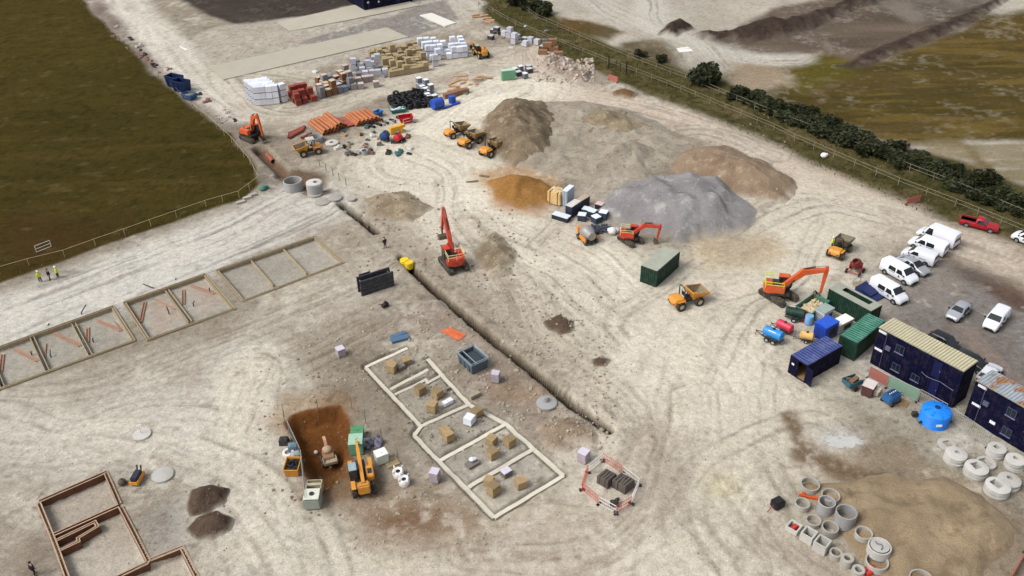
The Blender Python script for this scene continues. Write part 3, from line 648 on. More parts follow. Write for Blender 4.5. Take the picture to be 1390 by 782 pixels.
# ------------------------------------------------------------------ fences
def fence(name,px,h,label,mt,step=3.0,rails=(1.0,),rr=.035,post=.05,infill=None,world=False,dz=0):
    P=px if world else W(px); root=thing(name,label,'fence',(P[0][0],P[0][1],0))
    o=Vector((P[0][0],P[0][1],0)); pts=[]
    for a,b in zip(P,P[1:]):
        l=math.hypot(b[0]-a[0],b[1]-a[1]); n=max(1,round(l/step))
        pts+=[Vector((a[0]+(b[0]-a[0])*i/n,a[1]+(b[1]-a[1])*i/n,0)) for i in range(n)]
    pts.append(Vector((P[-1][0],P[-1][1],0)))
    for p in pts: p.z=hz(p.x,p.y)+dz
    pm=None
    for p in pts:
        if pm is None:
            pm=MB().cyl((0,0,-.3),(0,0,h),post,post,6).build('post',mt,root)
            q=pm
        else: q=pm.copy(); COL.objects.link(q); q.parent=root
        q.location=p-o
    for f in rails:
        MB().tube([p-o+Vector((0,post+rr*.8,h*f-.04)) for p in pts],rr,5).build('rail',mt,root)
    if infill:
        m=MB()
        for a,b in zip(pts,pts[1:]):
            n=max(2,int((b-a).length/infill[1]))
            for i in range(1,n):
                p=a.lerp(b,i/n)-o; m.box((p.x,p.y,p.z+h*.5),(.012,.012,h*.94))
        m.build('mesh_infill',infill[0],root,fix=False)
    return root
GALV=mat('galvanised_steel',(170,172,170),.5,.3,var=.1)
WOODP=mat('pale_timber_rail',(170,158,124),.8,var=.2)
WOODD=mat('weathered_post',(112,100,82),.9,var=.2)
FT=[(600,-42),(700,6),(728,26),(853,80),(930,109),(1050,159),(1124,188),(1234,232),(1300,258),(1390,296),(1500,348)]
FM=[(560,-60),(650,8),(700,36),(825,87),(905,117),(1050,177),(1078,191),(1219,251),(1296,280),(1390,318),(1500,370)]
fence('wire_fence',FT,1.25,'pale topped wire fence farther away, against the hedgerow',mat('fence_rail_grey',(140,134,118),.7,var=.15),4.2,(1.0,.5),.03)
fence('wire_fence',FM,1.25,'pale topped wire fence nearer the site, along the track',mat('fence_rail_tan',(146,138,118),.7,var=.15),4.0,(1.0,.55),.03)
fence('field_fence',[(-120,405),(0,372),(40,361),(88,349),(130,334),(170,320),(205,307),(240,295),(280,281),(325,268),(352,248),(340,224),(315,194),(285,166),(262,148)],1.15,'post and rail fence round the edge of the brown field',WOODP,3.4,(1.0,),.035,.045)
fence('field_fence',[(262,146),(225,112),(190,80),(150,45),(110,8),(70,-30)],1.0,'broken low fence in the debris strip beside the field',WOODD,4,(1.0,),.03,.05)
fp=MB()
for k,(px,py) in enumerate(((826,93),(850,101))):
    o=MB().box((0,0,1.3),(.28,.28,2.9)).build('gate_post',mat('dark_timber',(58,50,42),.9),None,.03,loc=on(px,py)); tag(o,('left','right')[k]+' tall dark gate post set in the far site fence','post','gate posts in the far fence')
for k,(px,py) in enumerate(((836,94),(842,97))):
    o=MB().box((0,0,.8),(.14,.14,1.9)).build('short_post',mat('dark_timber',(58,50,42)),None,.02,loc=on(px,py)); tag(o,'thin dark post between the tall gate posts','post','thin posts between gate posts')
# ------------------------------------------------------------------ footings
CONC=mat('footing_concrete',(204,198,182),.9,var=.12,scale=1.2,bump=.03,k=.9)
def strip(mb,pts,wd,z0,z1):
    """wall or strip of width wd along world points, mitred"""
    n=len(pts); L_=[];Rr=[]
    for i in range(n):
        p=Vector(pts[i]); a=(p-Vector(pts[i-1])).normalized() if i else None; b=(Vector(pts[i+1])-p).normalized() if i<n-1 else None
        a=a or b; b=b or a; t=(a+b).normalized(); nn=Vector((-t.y,t.x)); k=wd/2/max(.3,nn.dot(Vector((-a.y,a.x))))
        L_.append(p+nn*k); Rr.append(p-nn*k)
    for i in range(n-1):
        q=[Rr[i],Rr[i+1],L_[i+1],L_[i]]
        f=[(0,1,5,4),(2,3,7,6),(4,5,6,7),(3,2,1,0)]
        if i==0: f.append((3,0,4,7))
        if i==n-2: f.append((1,2,6,5))
        mb.add([(p.x,p.y,z0) for p in q]+[(p.x,p.y,z1) for p in q],f)
    return mb
def W2(pts): return [Vector(p) for p in W(pts)]
def jit(P,step,amp,seed):
    r=random.Random(seed); out=[]
    for a,b in zip(P,P[1:]):
        n=max(1,int((b-a).length/step))
        for i in range(n):
            q=a.lerp(b,i/n); 
            if out: q=q+Vector((r.gauss(0,amp),r.gauss(0,amp)))
            out.append(q)
    out.append(P[-1]); return out
root=thing('strip_footing','pale concrete strip footing of a terrace with packs of blocks inside','footing',on(600,590))
def loc(P,root): return [Vector((p.x-root.location.x,p.y-root.location.y)) for p in P]
for k,q in enumerate(FOOT):
    m=MB(); strip(m,loc(jit(W2(q),.9,.035,k),root),(.44 if k not in(5,) else .34)+.02*(k%3),-.8,-.16+.004*k)
    o=m.build('concrete_strip',CONC,root,fix=True); o.location.z=-root.location.z
BLK=mat('footing_block',(164,148,120),.9,var=.2,scale=2.5); BLKD=mat('footing_block_brown',(142,112,88),.9,var=.22,scale=2.0); BLKI=mat('engineering_block_red',(112,74,54),.85,var=.25,scale=2)
ORP=mat('terracotta_pipe',(172,120,90),.6,var=.15); BLP=mat('dark_duct',(52,56,70),.5,var=.15); GRP=mat('grey_blue_pipe',(124,128,140),.5,var=.15)
def low_footing(px,label,cross,pipes,stubs,name='block_footing'):
    c=on(sum(p[0] for p in px)/4,sum(p[1] for p in px)/4); root=thing(name,label,'footing',(c.x,c.y,0))
    P=W2(px); P=[P[0],P[1],P[2],P[3],P[0]]
    for a,b in zip(P,P[1:]):
        d=(b-a).normalized(); nn=Vector((-d.y,d.x))
        # two leaves of blockwork with a filled cavity between them
        for off,hh in ((.14,.16),(-.14,.14)):
            s_=.21 if off>0 else .21
            q=[a+nn*off-d*(off),b+nn*off+d*(off)]
            m=MB(); strip(m,loc(q,root),.11,-.6,hh); m.build('wall_leaf',BLK,root)
        m=MB(); strip(m,loc([a+d*.1,b-d*.1],root),.16,-.6,.03+.002*len(root.children)); m.build('cavity_fill',mat('cavity_concrete',(150,138,114),.95,var=.2),root)
    def fr(p): v=at(*p,-.3); return Vector((v.x,v.y))
    for (p,q,dbl,mt) in cross:
        a,b=fr(p),fr(q); d=(b-a).normalized(); nn=Vector((-d.y,d.x))
        for off in ((-.22,.22) if dbl else (0,)):
            if mt=='pipe':
                A=loc([a+nn*off,b+nn*off],root); MB().cyl((A[0].x,A[0].y,-.28),(A[1].x,A[1].y,-.28),.1,.1,8).build('service_duct',GRP,root)
            else:
                m=MB(); strip(m,loc([a+nn*off,b+nn*off],root),.12,-.6,.02); m.build('cross_wall',BLK,root)
    for p,q,dbl in pipes:
        a,b=fr(p),fr(q); d=(b-a).normalized(); nn=Vector((-d.y,d.x))
        for off in ((-.16,.16) if dbl else (0,)):
            A=loc([a+nn*off,b+nn*off],root); MB().cyl((A[0].x,A[0].y,-.38),(A[1].x,A[1].y,-.36),.075,.075,7).build('drain_pipe',ORP,root)
    for p,q,h in stubs:
        a=fr(p); A=loc([a],root)[0]; b=at(*q,h-.3); B=loc([Vector((b.x,b.y))],root)[0]
        MB().tube([(A.x,A.y,-.5),(A.x,A.y,h*.4-.3),(B.x,B.y,h-.3)],.075,7).build('duct_upstand',BLP,root)
    return root
def r8(x,y): return (x/3.4,310+y/3.4)
low_footing(F1,'block footing of a house nearest the left edge of the photo, with drain pipes inside',
 [(r8(150,510),r8(222,668),True,'wall'),(r8(185,588),r8(214,655),False,'pipe'),(r8(342,447),r8(420,594),True,'wall'),(r8(380,515),r8(412,580),False,'pipe'),(r8(-40,610),r8(15,740),True,'wall')],
 [(r8(65,555),r8(172,610),True),(r8(212,530),r8(208,592),False),(r8(248,482),r8(370,540),True),(r8(404,458),r8(403,525),True),(r8(450,425),r8(555,470),True),(r8(12,580),r8(2,660),True),(r8(530,430),r8(560,470),False)],
 [(r8(380,405),r8(397,352),1.3),(r8(222,458),r8(228,438),.6),(r8(8,725),r8(0,690),.9),(r8(430,522),r8(428,505),.5),(r8(234,590),r8(231,560),.6),(r8(146,580),r8(142,568),.5)])
low_footing(F2,'middle one of three block footings in the row, orange drain pipes inside',
 [(r8(772,292),r8(880,438),True,'wall'),(r8(825,365),r8(868,422),False,'pipe')],
 [(r8(668,338),r8(648,432),True),(r8(716,325),r8(805,372),False),(r8(846,282),r8(846,350),True),(r8(880,262),r8(990,300),True),(r8(600,360),r8(650,432),False)],
 [(r8(712,285),r8(660,257),.8),(r8(812,245),r8(812,230),.5),(r8(780,392),r8(768,362),.9),(r8(893,355),r8(897,335),.7),(r8(968,288),r8(966,275),.5)])
low_footing(F3,'block footing at the far end of the row, empty apart from two cross walls',
 [((340,354),(371,389),False,'wall'),((384,339),(416,373),False,'wall')],[],[])
# deep brown footing bottom left
def r7(x,y): return (x/3.971,600+y/3.971)
root=thing('brown_block_footing','deep reddish brown double walled footing at the bottom left','footing',(*at(130,710)[:2],0))
def dbl(pts,h=.1,gap=.22,k=0):
    P=W2(pts)
    for off,t in ((gap/2+.06,.0),(-gap/2-.06,-.012)):
        Q=[]
        for i,p in enumerate(P):
            a=(p-P[i-1]).normalized() if i else (P[1]-p).normalized(); b=(P[i+1]-p).normalized() if i<len(P)-1 else a
            t_=(a+b).normalized(); nn=Vector((-t_.y,t_.x)); Q.append(p+nn*off/max(.3,nn.dot(Vector((-a.y,a.x)))))
        m=MB(); m.cur=0; strip(m,loc(Q,root),.13,-1.1,h+t-k*.005)
        fs=[i for i,f in enumerate(m.f) if all(m.v[j][2]>-.5 for j in f)]
        for i in fs: m.mi[i]=1
        m.build('wall_leaf',[BLKI,mat('block_top',(176,148,122),.9,var=.2)],root,fix=False)
    m=MB(); strip(m,loc(P,root),.2,-1.1,h-.16-k*.005); m.build('cavity_fill',mat('cavity_dark',(96,74,58),.95,var=.2),root)
dbl([r7(212,322),r7(570,165),r7(645,338)])
dbl([r7(208,330),r7(278,502),r7(312,592),r7(400,830)],k=1)
dbl([r7(650,350),r7(800,640),r7(790,656),r7(420,830)],k=2)
dbl([r7(286,503),r7(640,345)],k=3)
dbl([r7(304,532),r7(512,432),r7(526,456),r7(420,520),r7(424,538),r7(318,588)],k=4,gap=.1)
dbl([r7(806,638),r7(980,568),r7(1070,745),r7(1130,860)],k=5)
# ------------------------------------------------------------------ machine paint
TYRE=mat('tyre_rubber',(40,40,40),.85,var=.25,scale=2,dirt=.55,dirtc=(130,118,98))
TRACKM=mat('track_steel',(74,68,60),.8,var=.3,scale=2,dirt=.7,dirtc=(150,136,112))
DARKM=mat('dark_steel',(44,44,46),.6,var=.25,scale=2,dirt=.3)
GREYM=mat('grey_steel',(120,118,112),.6,.2,var=.2,scale=1.5,dirt=.4)
CHROME=mat('ram_rod',(190,190,188),.25,.9,var=.05)
GLASS=glassmat('tinted_glass')
BUCK=mat('worn_bucket_steel',(112,100,84),.6,.2,var=.3,scale=2,dirt=.5)
def paint(name,c,d=.25): return mat(name,c,.42,var=.12,scale=1.2,dirt=d,dirtc=(170,150,120),spec=.4)
ORG=paint('orange_paint',(216,92,42),.35); RED=paint('red_orange_paint',(198,58,38),.3); YEL=paint('amber_paint',(216,146,46),.4); 
def arm(m,pts,hs,w,off=0):
    """plate box-section arm through side-view points, depth hs at each"""
    n=len(pts); T=[];Bt=[]
    for i,(x,z) in enumerate(pts):
        a=Vector(pts[i])-Vector(pts[i-1]) if i else Vector(pts[1])-Vector(pts[0]); b=Vector(pts[i+1])-Vector(pts[i]) if i<n-1 else a
        t=(a.normalized()+b.normalized()).normalized(); k=Vector((-t.y,t.x))*hs[i]/2
        T.append((x+k.x,z+k.y)); Bt.append((x-k.x,z-k.y))
    return m.prism(T+Bt[::-1],off-w/2,off+w/2)
def bucket(m,x,z,r,w,a):
    """open curled digging bucket: curved shell and two cheeks"""
    out=[];inn=[]
    for i in range(8):
        t=a+i/7*3.6; out.append((x+r*math.cos(t),z+r*math.sin(t))); inn.append((x+(r-.07)*math.cos(t),z+(r-.07)*math.sin(t)))
    m.prism(out+inn[::-1],-w/2,w/2)
    for y in (-w/2,w/2-.05): m.prism(out,y,y+.05)
def excavator(label,p,swing,track,paintm,s=1,boom=None,rails=None,cab_h=1.55,tail=1.75,grp=None,blade=False,canopy=False):
    """boom: side view joints from the foot of the boom to the bucket pin"""
    t=thing('tracked_excavator',label,'excavator',p,swing,grp); t.scale=(s,s,s)
    tr=track-swing
    uc=MB().box((0,0,.62),(2.0,1.4,.45)).cyl((0,0,.8),(0,0,1.05),.75,.75,16).build('undercarriage',DARKM,t,.04,rot=tr)
    for sd in (-1,1):
        pr=[]; 
        for i in range(9): a=PI/2+PI*i/8; pr.append((-1.7+.45*math.cos(a),.47+.45*math.sin(a)))
        for i in range(9): a=-PI/2+PI*i/8; pr.append((1.7+.45*math.cos(a),.47+.45*math.sin(a)))
        m=MB().prism(pr,sd*1.15-.3,sd*1.15+.3)
        for k in range(12): 
            x=-1.75+k*.32; m.box((x,sd*1.15,.935),(.2,.62,.05)); m.box((x,sd*1.15,.02),(.2,.62,.05))
        o=m.build('track',TRACKM,t,rot=tr)
        for k in range(5): MB().cyl((-1.35+k*.68,sd*1.46,.32),(-1.35+k*.68,sd*1.49,.32),.17,.17,10).build('roller',DARKM,o)
        for x in (-1.7,1.7): MB().cyl((x,sd*1.46,.47),(x,sd*1.5,.47),.3,.3,12).build('sprocket',DARKM,o)
    if blade: MB().prism([(1.95,.1),(2.3,.05),(2.38,.3),(2.3,.75),(2.2,.75),(2.25,.3)],-1.4,1.4).box((1.6,.5,.5),(1.4,.18,.2)).box((1.6,-.5,.5),(1.4,.18,.2)).build('dozer_blade',BUCK,t,rot=tr)
    b=MB().box((-.35,0,1.22),(3.3,2.5,.3)); b.build('slew_deck',DARKM,t,.03)
    pr=[(-tail-.35+.18*abs(k)**2*.5*1.1,y) for k,y in ((-2,-1.25),(-1.2,-1.0),(0,0),(1.2,1.0),(2,1.25))]
    MB().prism(pr+[(-tail+.9,1.25),(-tail+.9,-1.25)],1.12,2.12,'Z').build('counterweight',paintm,t,.12,smooth=35)
    MB().box((-.35,-.92,1.85),(1.9,.72,.95)).build('engine_cover',paintm,t,.08,smooth=35)
    MB().box((-.55,.55,1.72),(.85,1.3,.72)).box((-.45,-.02,1.7),(1.2,1.0,.66)).build('engine_deck',DARKM,t,.04)
    MB().cyl((-.85,-.75,2.3),(-.85,-.75,2.75),.07,.07,8).build('exhaust_pipe',DARKM,t)
    # cab
    if not canopy:
        ch=cab_h; cx=.55; pf=[(cx-.75,1.37),(cx+.85,1.37),(cx+.98,1.9),(cx+.62,1.37+ch),(cx-.75,1.37+ch)]
        c=MB().prism(pf,.35,1.25).build('cab',DARKM,t,.06)
        MB().box((cx-.1,.8,1.37+ch+.05),(1.35,.9,.1)).build('cab_roof',paintm,c,.03)
        g=MB().prism([(cx-.6,2.0),(cx+.78,2.0),(cx+.52,1.27+ch),(cx-.6,1.27+ch)],1.25,1.265)
        g.prism([(cx-.6,2.0),(cx+.78,2.0),(cx+.52,1.27+ch),(cx-.6,1.27+ch)],.335,.35)
        g.add([(cx+.99,.45,1.95),(cx+.99,1.15,1.95),(cx+.66,1.15,1.3+ch),(cx+.66,.45,1.3+ch),(cx+.9,.45,1.95),(cx+.9,1.15,1.95),(cx+.6,1.15,1.3+ch),(cx+.6,.45,1.3+ch)],[(0,1,2,3),(7,6,5,4),(0,4,5,1),(2,6,7,3),(1,5,6,2),(0,3,7,4)])
        g.build('cab_window',GLASS,c)
    # boom, stick, rams
    B0,B1,B2,B3,BK=boom
    m=MB(); arm(m,[B0,B1,B2],[.5,.85,.4],.55); m.build('boom',paintm,t,.03)
    m=MB(); d=(Vector(B2)-Vector(B3)).normalized(); q=Vector(B2)+d*.55; arm(m,[tuple(q),B2,B3],[.3,.55,.28],.34); m.build('stick',paintm,t,.03)
    for y in (-.34,.34): MB().cyl((B0[0]+.35,y,B0[1]-.35),(B0[0]*.45+B1[0]*.55,y,B0[1]*.45+B1[1]*.55-.1),.1,.1,8).build('hydraulic_ram',DARKM,t)
    k=Vector(B1)+Vector((-.1,.42)); MB().cyl((k.x,0,k.y),((k.x+q.x)/2,0,(k.y+q.y)/2+.12),.1,.1,8).build('hydraulic_ram',DARKM,t)
    m=MB().cyl(((k.x+q.x)/2,0,(k.y+q.y)/2+.12),(q.x,0,q.y),.06,.06,6); m.build('ram_rod',CHROME,t)
    m=MB(); bucket(m,BK[0],BK[1],BK[2],BK[3],BK[4]); m.cyl((B3[0],0,B3[1]),(BK[0],0,BK[1]),.12,.12,8); m.build('bucket',BUCK,t)
    if rails:
        m=MB(); z0,z1=2.1,2.95; P=[(-tail-.1,-1.15),(-tail-.2,0),(-tail-.1,1.15),(.0,1.15)]
        Q=[(.4,-1.2)]+P
        for z in (z0+.45,z1): m.tube([(x,y,z) for x,y in Q],.045,6)
        for x,y in Q: m.cyl((x,y,z0-.1),(x,y,z1),.045,.045,6)
        m.build('handrail',rails,t)
    return t
RAILY=mat('pale_yellow_rail',(222,212,150),.5,var=.1); RAILG=mat('lime_rail',(206,232,60),.5,var=.08)
def P0(px,py): p=on(px,py); return (p.x,p.y,hz(p.x,p.y)-.02)
excavator('big red tracked excavator with its boom raised beside the long trench',P0(616,362),ang((619,362),(601,330)),ang((600,357),(612,372)),RED,1.0,[(.35,1.9),(1.7,4.4),(3.7,6.9),(5.3,2.9),(5.25,2.1,.72,1.2,2.4)],RAILY)
excavator('orange tracked excavator with a lime handrail beside the green waste skip',P0(1056,404),ang((1050,404),(1095,409)),ang((1040,402),(1062,416)),ORG,1.0,[(.35,1.9),(2.6,4.3),(5.2,4.9),(5.0,1.5),(4.75,.95,.6,1.1,2.2)],RAILG)
excavator('orange tracked excavator with a folded boom at the edge of the brown field',P0(343,190),ang((335,187),(362,196)),ang((335,187),(362,199)),ORG,.95,[(.35,1.9),(1.3,4.7),(2.6,5.2),(3.2,1.6),(3.0,1.0,.6,1.0,2.2)],None)
excavator('red mini excavator on muddy tracks next to the grey stone stockpile',P0(856,328),ang((848,328),(893,331)),ang((842,323),(868,339)),RED,.78,[(.35,1.8),(2.4,3.7),(5.1,3.5),(4.7,.9),(4.5,.6,.5,.8,2.2)],RAILY,blade=False)
def tyre(t,x,y,r,w,rimm,steer=0,name='wheel'):
    o=MB().lathe([(r*.55,-w/2),(r*.92,-w/2),(r,-w*.32),(r,w*.32),(r*.92,w/2),(r*.55,w/2),(r*.55,-w/2)],18,axis='Y')
    if r>.5:
        for k in range(14):
            a=2*PI*k/14; o.box((math.cos(a)*r,w*.22*(1 if k%2 else -1),math.sin(a)*r),(.1,w*.55,.09),0,1,-a+PI/2)
    o=o.build(name,TYRE,t,smooth=40,loc=(x,y,r))
    m=MB().cyl((0,-w*.4,0),(0,w*.4,0),r*.56,r*.56,14); 
    m.cyl((0,-w*.5,0),(0,w*.5,0),r*.2,r*.2,8); m.build('rim',rimm,o)
    o.rotation_euler=(0,0,steer); return o
def dumper(label,p,rz,s=1,load=None,paintm=YEL,cab=False,grp=None,hoop=True,skipm=None):
    t=thing('site_dumper',label,'dumper',p,rz,grp); t.scale=(s,s,s)
    RIM=mat('pale_rim',(206,190,150),.6,dirt=.4)
    for x in (-1.35,1.35):
        for y in (-.95,.95): tyre(t,x,y,.62,.5,RIM)
    MB().box((-.1,0,.75),(2.9,.7,.4)).box((.3,0,.95),(.5,1.0,.5)).cyl((-1.35,-.9,.62),(-1.35,.9,.62),.14,.14,8).cyl((1.35,-.9,.62),(1.35,.9,.62),.14,.14,8).build('chassis',DARKM,t,.03)
    m=MB().prism([(-2.25,.75),(-.55,.75),(-.55,1.3),(-.85,1.55),(-2.05,1.5),(-2.3,1.25)],-.82,.82); m.build('engine_cover',paintm,t,.1,smooth=35)
    for s_ in (-.98,.98): MB().box((-1.35,s_,1.34),(1.15,.3,.08)).build('mudguard',paintm,t,.03)
    MB().box((-.35,0,1.62),(.5,.55,.14)).box((-.58,0,1.92),(.12,.55,.55)).build('seat',mat('black_vinyl',(30,30,32),.6),t,.04)
    MB().cyl((.12,0,1.2),(.02,0,1.95),.04,.04,6).lathe([(.2,-.02),(.23,0),(.2,.02),(.17,0)],12,(.02,0,1.97),closed=True).build('steering_wheel',DARKM,t)
    if hoop:
        m=MB(); m.tube([(-.75,-.62,1.3),(-.75,-.62,2.75),(-.75,-.4,3.0),(-.75,.4,3.0),(-.75,.62,2.75),(-.75,.62,1.3)],.075,8).build('roll_hoop',DARKM,t)
    if cab:
        m=MB(); 
        for x in (-.95,.35):
            for y in (-.6,.6): m.cyl((x,y,1.3),(x,y,2.85),.06,.06,6)
        m.build('canopy_frame',DARKM,t); MB().box((-.3,0,2.9),(1.5,1.4,.1)).build('canopy_roof',mat('canopy_pale',(196,192,180),.6),t,.03)
        MB().box((.36,0,2.2),(.03,1.05,1.1)).build('windscreen',GLASS,t)
    # open skip at the front: floor, tall back, sides falling to a flared lip
    k=MB(); x0,x1=.45,2.55
    def wall(a): k.add(a,[(0,1,2,3)])
    inn=[(.62,-.72,1.0),(1.9,-.72,.95),(1.9,.72,.95),(.62,.72,1.0)]; top=[(.35,-1.05,2.15),(2.75,-1.1,1.72),(2.75,1.1,1.72),(.35,1.05,2.15)]
    for i in range(4): j=(i+1)%4; wall([inn[i],inn[j],top[j],top[i]])
    wall(inn)
    sk=k.build('skip',paintm if skipm is None else skipm,t,fix=False)
    md=sk.modifiers.new('plate','SOLIDIFY'); md.thickness=.07; md.offset=1
    i2=MB(); sc_=lambda q,f:[(x*1.0,y*.93,z) for x,y,z in q]
    A=[(.66,-.66,1.06),(1.88,-.66,1.02),(1.88,.66,1.02),(.66,.66,1.06)]; T=[(.42,-.98,2.12),(2.69,-1.03,1.72),(2.69,1.03,1.72),(.42,.98,2.12)]
    for i in range(4): j=(i+1)%4; i2.add([A[j],A[i],T[i],T[j]],[(0,1,2,3)])
    i2.add(A[::-1],[(0,1,2,3)]); i2.build('skip_lining',mat('muddy_skip_inside',(134,122,102),.9,var=.3,scale=1.5),sk,fix=False)
    m=MB(); m.tube([(x,y,z) for x,y,z in top+top[:1]],.06,6).build('skip_rim',paintm if skipm is None else skipm,sk)
    MB().cyl((.1,0,1.15),(.75,0,1.75),.08,.08,8).build('tipping_ram',DARKM,t)
    MB().box((-2.3,.55,1.05),(.06,.22,.16)).box((-2.3,-.55,1.05),(.06,.22,.16)).build('rear_light',mat('red_lamp',(150,26,20),.3),t)
    return t
a_=ang((665,214),(680,206)); DSK=mat('dusty_amber_skip',(164,134,86),.7,var=.25,scale=1.5)
dumper('amber site dumper standing alone on the pale haul road beside the green container',P0(931,413),ang((922,421),(948,413.6)),1.0)
dumper('nearest to the camera of three amber dumpers parked side by side at the earth mound',P0(667,209),a_,1.0,grp='dumpers parked at the earth mound',skipm=DSK)
dumper('middle one of three amber dumpers parked side by side at the earth mound',P0(638,197),a_,1.0,grp='dumpers parked at the earth mound',skipm=DSK)
dumper('farthest of three amber dumpers parked side by side at the earth mound',P0(619,184),a_-.2,.95,grp='dumpers parked at the earth mound',skipm=DSK)
dumper('amber dumper with a canopy beside the orange pipe stacks',P0(421,209),ang((434,204),(404,210)),.95,cab=True,hoop=False)
dumper('amber dumper with a muddy dark skip near the white vans',P0(1138,345),ang((1131,348),(1146,332)),.95,skipm=mat('muddy_brown_skip',(106,92,76),.8,var=.25))
def telehandler(label,p,rz,s=1,lift=.12,ext=3.2,grp=None,forks=True):
    t=thing('telehandler',label,'telehandler',p,rz,grp); t.scale=(s,s,s)
    RIM=mat('pale_rim',(206,190,150),.6)
    for x in (-1.45,1.45):
        for y in (-.98,.98): tyre(t,x,y,.66,.46,RIM)
    MB().box((0,0,.95),(4.3,.95,.55)).cyl((-1.45,-.9,.66),(-1.45,.9,.66),.14,.14,8).cyl((1.45,-.9,.66),(1.45,.9,.66),.14,.14,8).build('chassis',DARKM,t,.05)
    MB().prism([(-1.0,1.05),(.95,1.05),(.95,1.5),(.6,1.75),(-1.0,1.75)],-1.18,-.42).build('engine_cover',YEL,t,.08,smooth=35)
    MB().box((-.2,-.8,1.757),(.7,.45,.03)).build('grille',DARKM,t)
    MB().prism([(-2.45,.85),(-1.75,.85),(-1.6,1.9),(-2.0,2.15),(-2.35,1.9)],-.6,.6).build('rear_frame',YEL,t,.12,smooth=35)
    c=MB().prism([(-.75,1.05),(.75,1.05),(.85,1.7),(.6,2.5),(-.6,2.5)],.42,1.2).build('cab',DARKM,t,.05)
    MB().box((0,.81,2.54),(1.15,.78,.08)).build('roof_panel',mat('pale_roof_glass',(150,170,176),.3),c,.03)
    MB().prism([(-.6,1.65),(.72,1.7),(.52,2.4),(-.5,2.4)],1.2,1.22).add([(.87,.48,1.7),(.87,1.14,1.7),(.63,1.14,2.42),(.63,.48,2.42),(.8,.48,1.7),(.8,1.14,1.7),(.56,1.14,2.42),(.56,.48,2.42)],[(0,1,2,3),(7,6,5,4),(0,4,5,1),(2,6,7,3),(1,5,6,2),(0,3,7,4)]).build('cab_window',GLASS,c)
    MB().box((-.1,.81,1.3),(1.3,.02,.4)).box((0,1.21,1.3),(1.2,.02,.42)).build('cab_door',YEL,c)
    for x_,y_ in ((-1.45,.98),(1.45,.98),(1.45,-.98)): MB().box((x_,y_,1.42),(1.2,.44,.07)).build('mudguard',YEL,t,.03)
    a=(-2.05,2.0); b=(a[0]+5.2*math.cos(lift),a[1]-.0+5.2*math.sin(lift)-.75)
    m=MB(); arm(m,[a,((a[0]+b[0])/2,(a[1]+b[1])/2),b],[.42,.4,.36],.36); m.build('boom',YEL,t,.03)
    d=Vector((b[0]-a[0],b[1]-a[1])).normalized(); e=(b[0]+d.x*ext*.35,b[1]+d.y*ext*.35)
    m=MB(); arm(m,[(b[0]-.4*d.x,b[1]-.4*d.y),e],[.28,.26],.26); m.build('boom_extension',YEL,t,.02)
    m=MB(); arm(m,[e,(e[0]+.15,.55)],[.3,.25],.22)
    m.build('boom_head',YEL,t,.03)
    m=MB().box((e[0]+.3,0,.75),(.12,1.3,.75))
    for y in (-.42,.42): m.box((e[0]+.9,y,.35),(1.2,.13,.06)).box((e[0]+.34,y,.65),(.08,.13,.65))
    m.build('forks',DARKM,t); return t
telehandler('amber telehandler parked beside the orange clay pit',P0(493,656),ang((497,682),(487,622)),1.0)
telehandler('amber telehandler working among the pallets at the far end of the yard',P0(653,76),ang((666,82),(638,60)),1.0)
# ------------------------------------------------------------------ road vehicles
WHITE=mat('white_van_paint',(232,234,240),.35,var=.03,scale=1,spec=.5,k=.85); SILV=mat('silver_paint',(186,190,196),.35,.4,var=.04,spec=.5); REDP=mat('red_pickup_paint',(176,22,34),.35,var=.05,spec=.5); BLKP=mat('black_car_paint',(34,35,38),.3,var=.08,spec=.5)
LAMP=mat('headlamp_lens',(214,220,226),.15,var=.03); TAIL=mat('tail_lamp',(150,24,22),.3); TRIM=mat('black_plastic_trim',(34,35,37),.7); ALLOY=mat('grey_wheel_rim',(150,152,154),.45,.4)
def sect(x,zb,zl,zt,w,wt,z0=.32):
    h=zt-zl; P=[(w*.92,z0),(w,z0+.14),(w,zl),(w+(wt-w)*.85,zl+h*.82),(wt-.1,zt-.01),(wt*.5,zt+.02)]
    return [(x,-y,z) for y,z in P]+[(x,y,z) for y,z in P[::-1]]
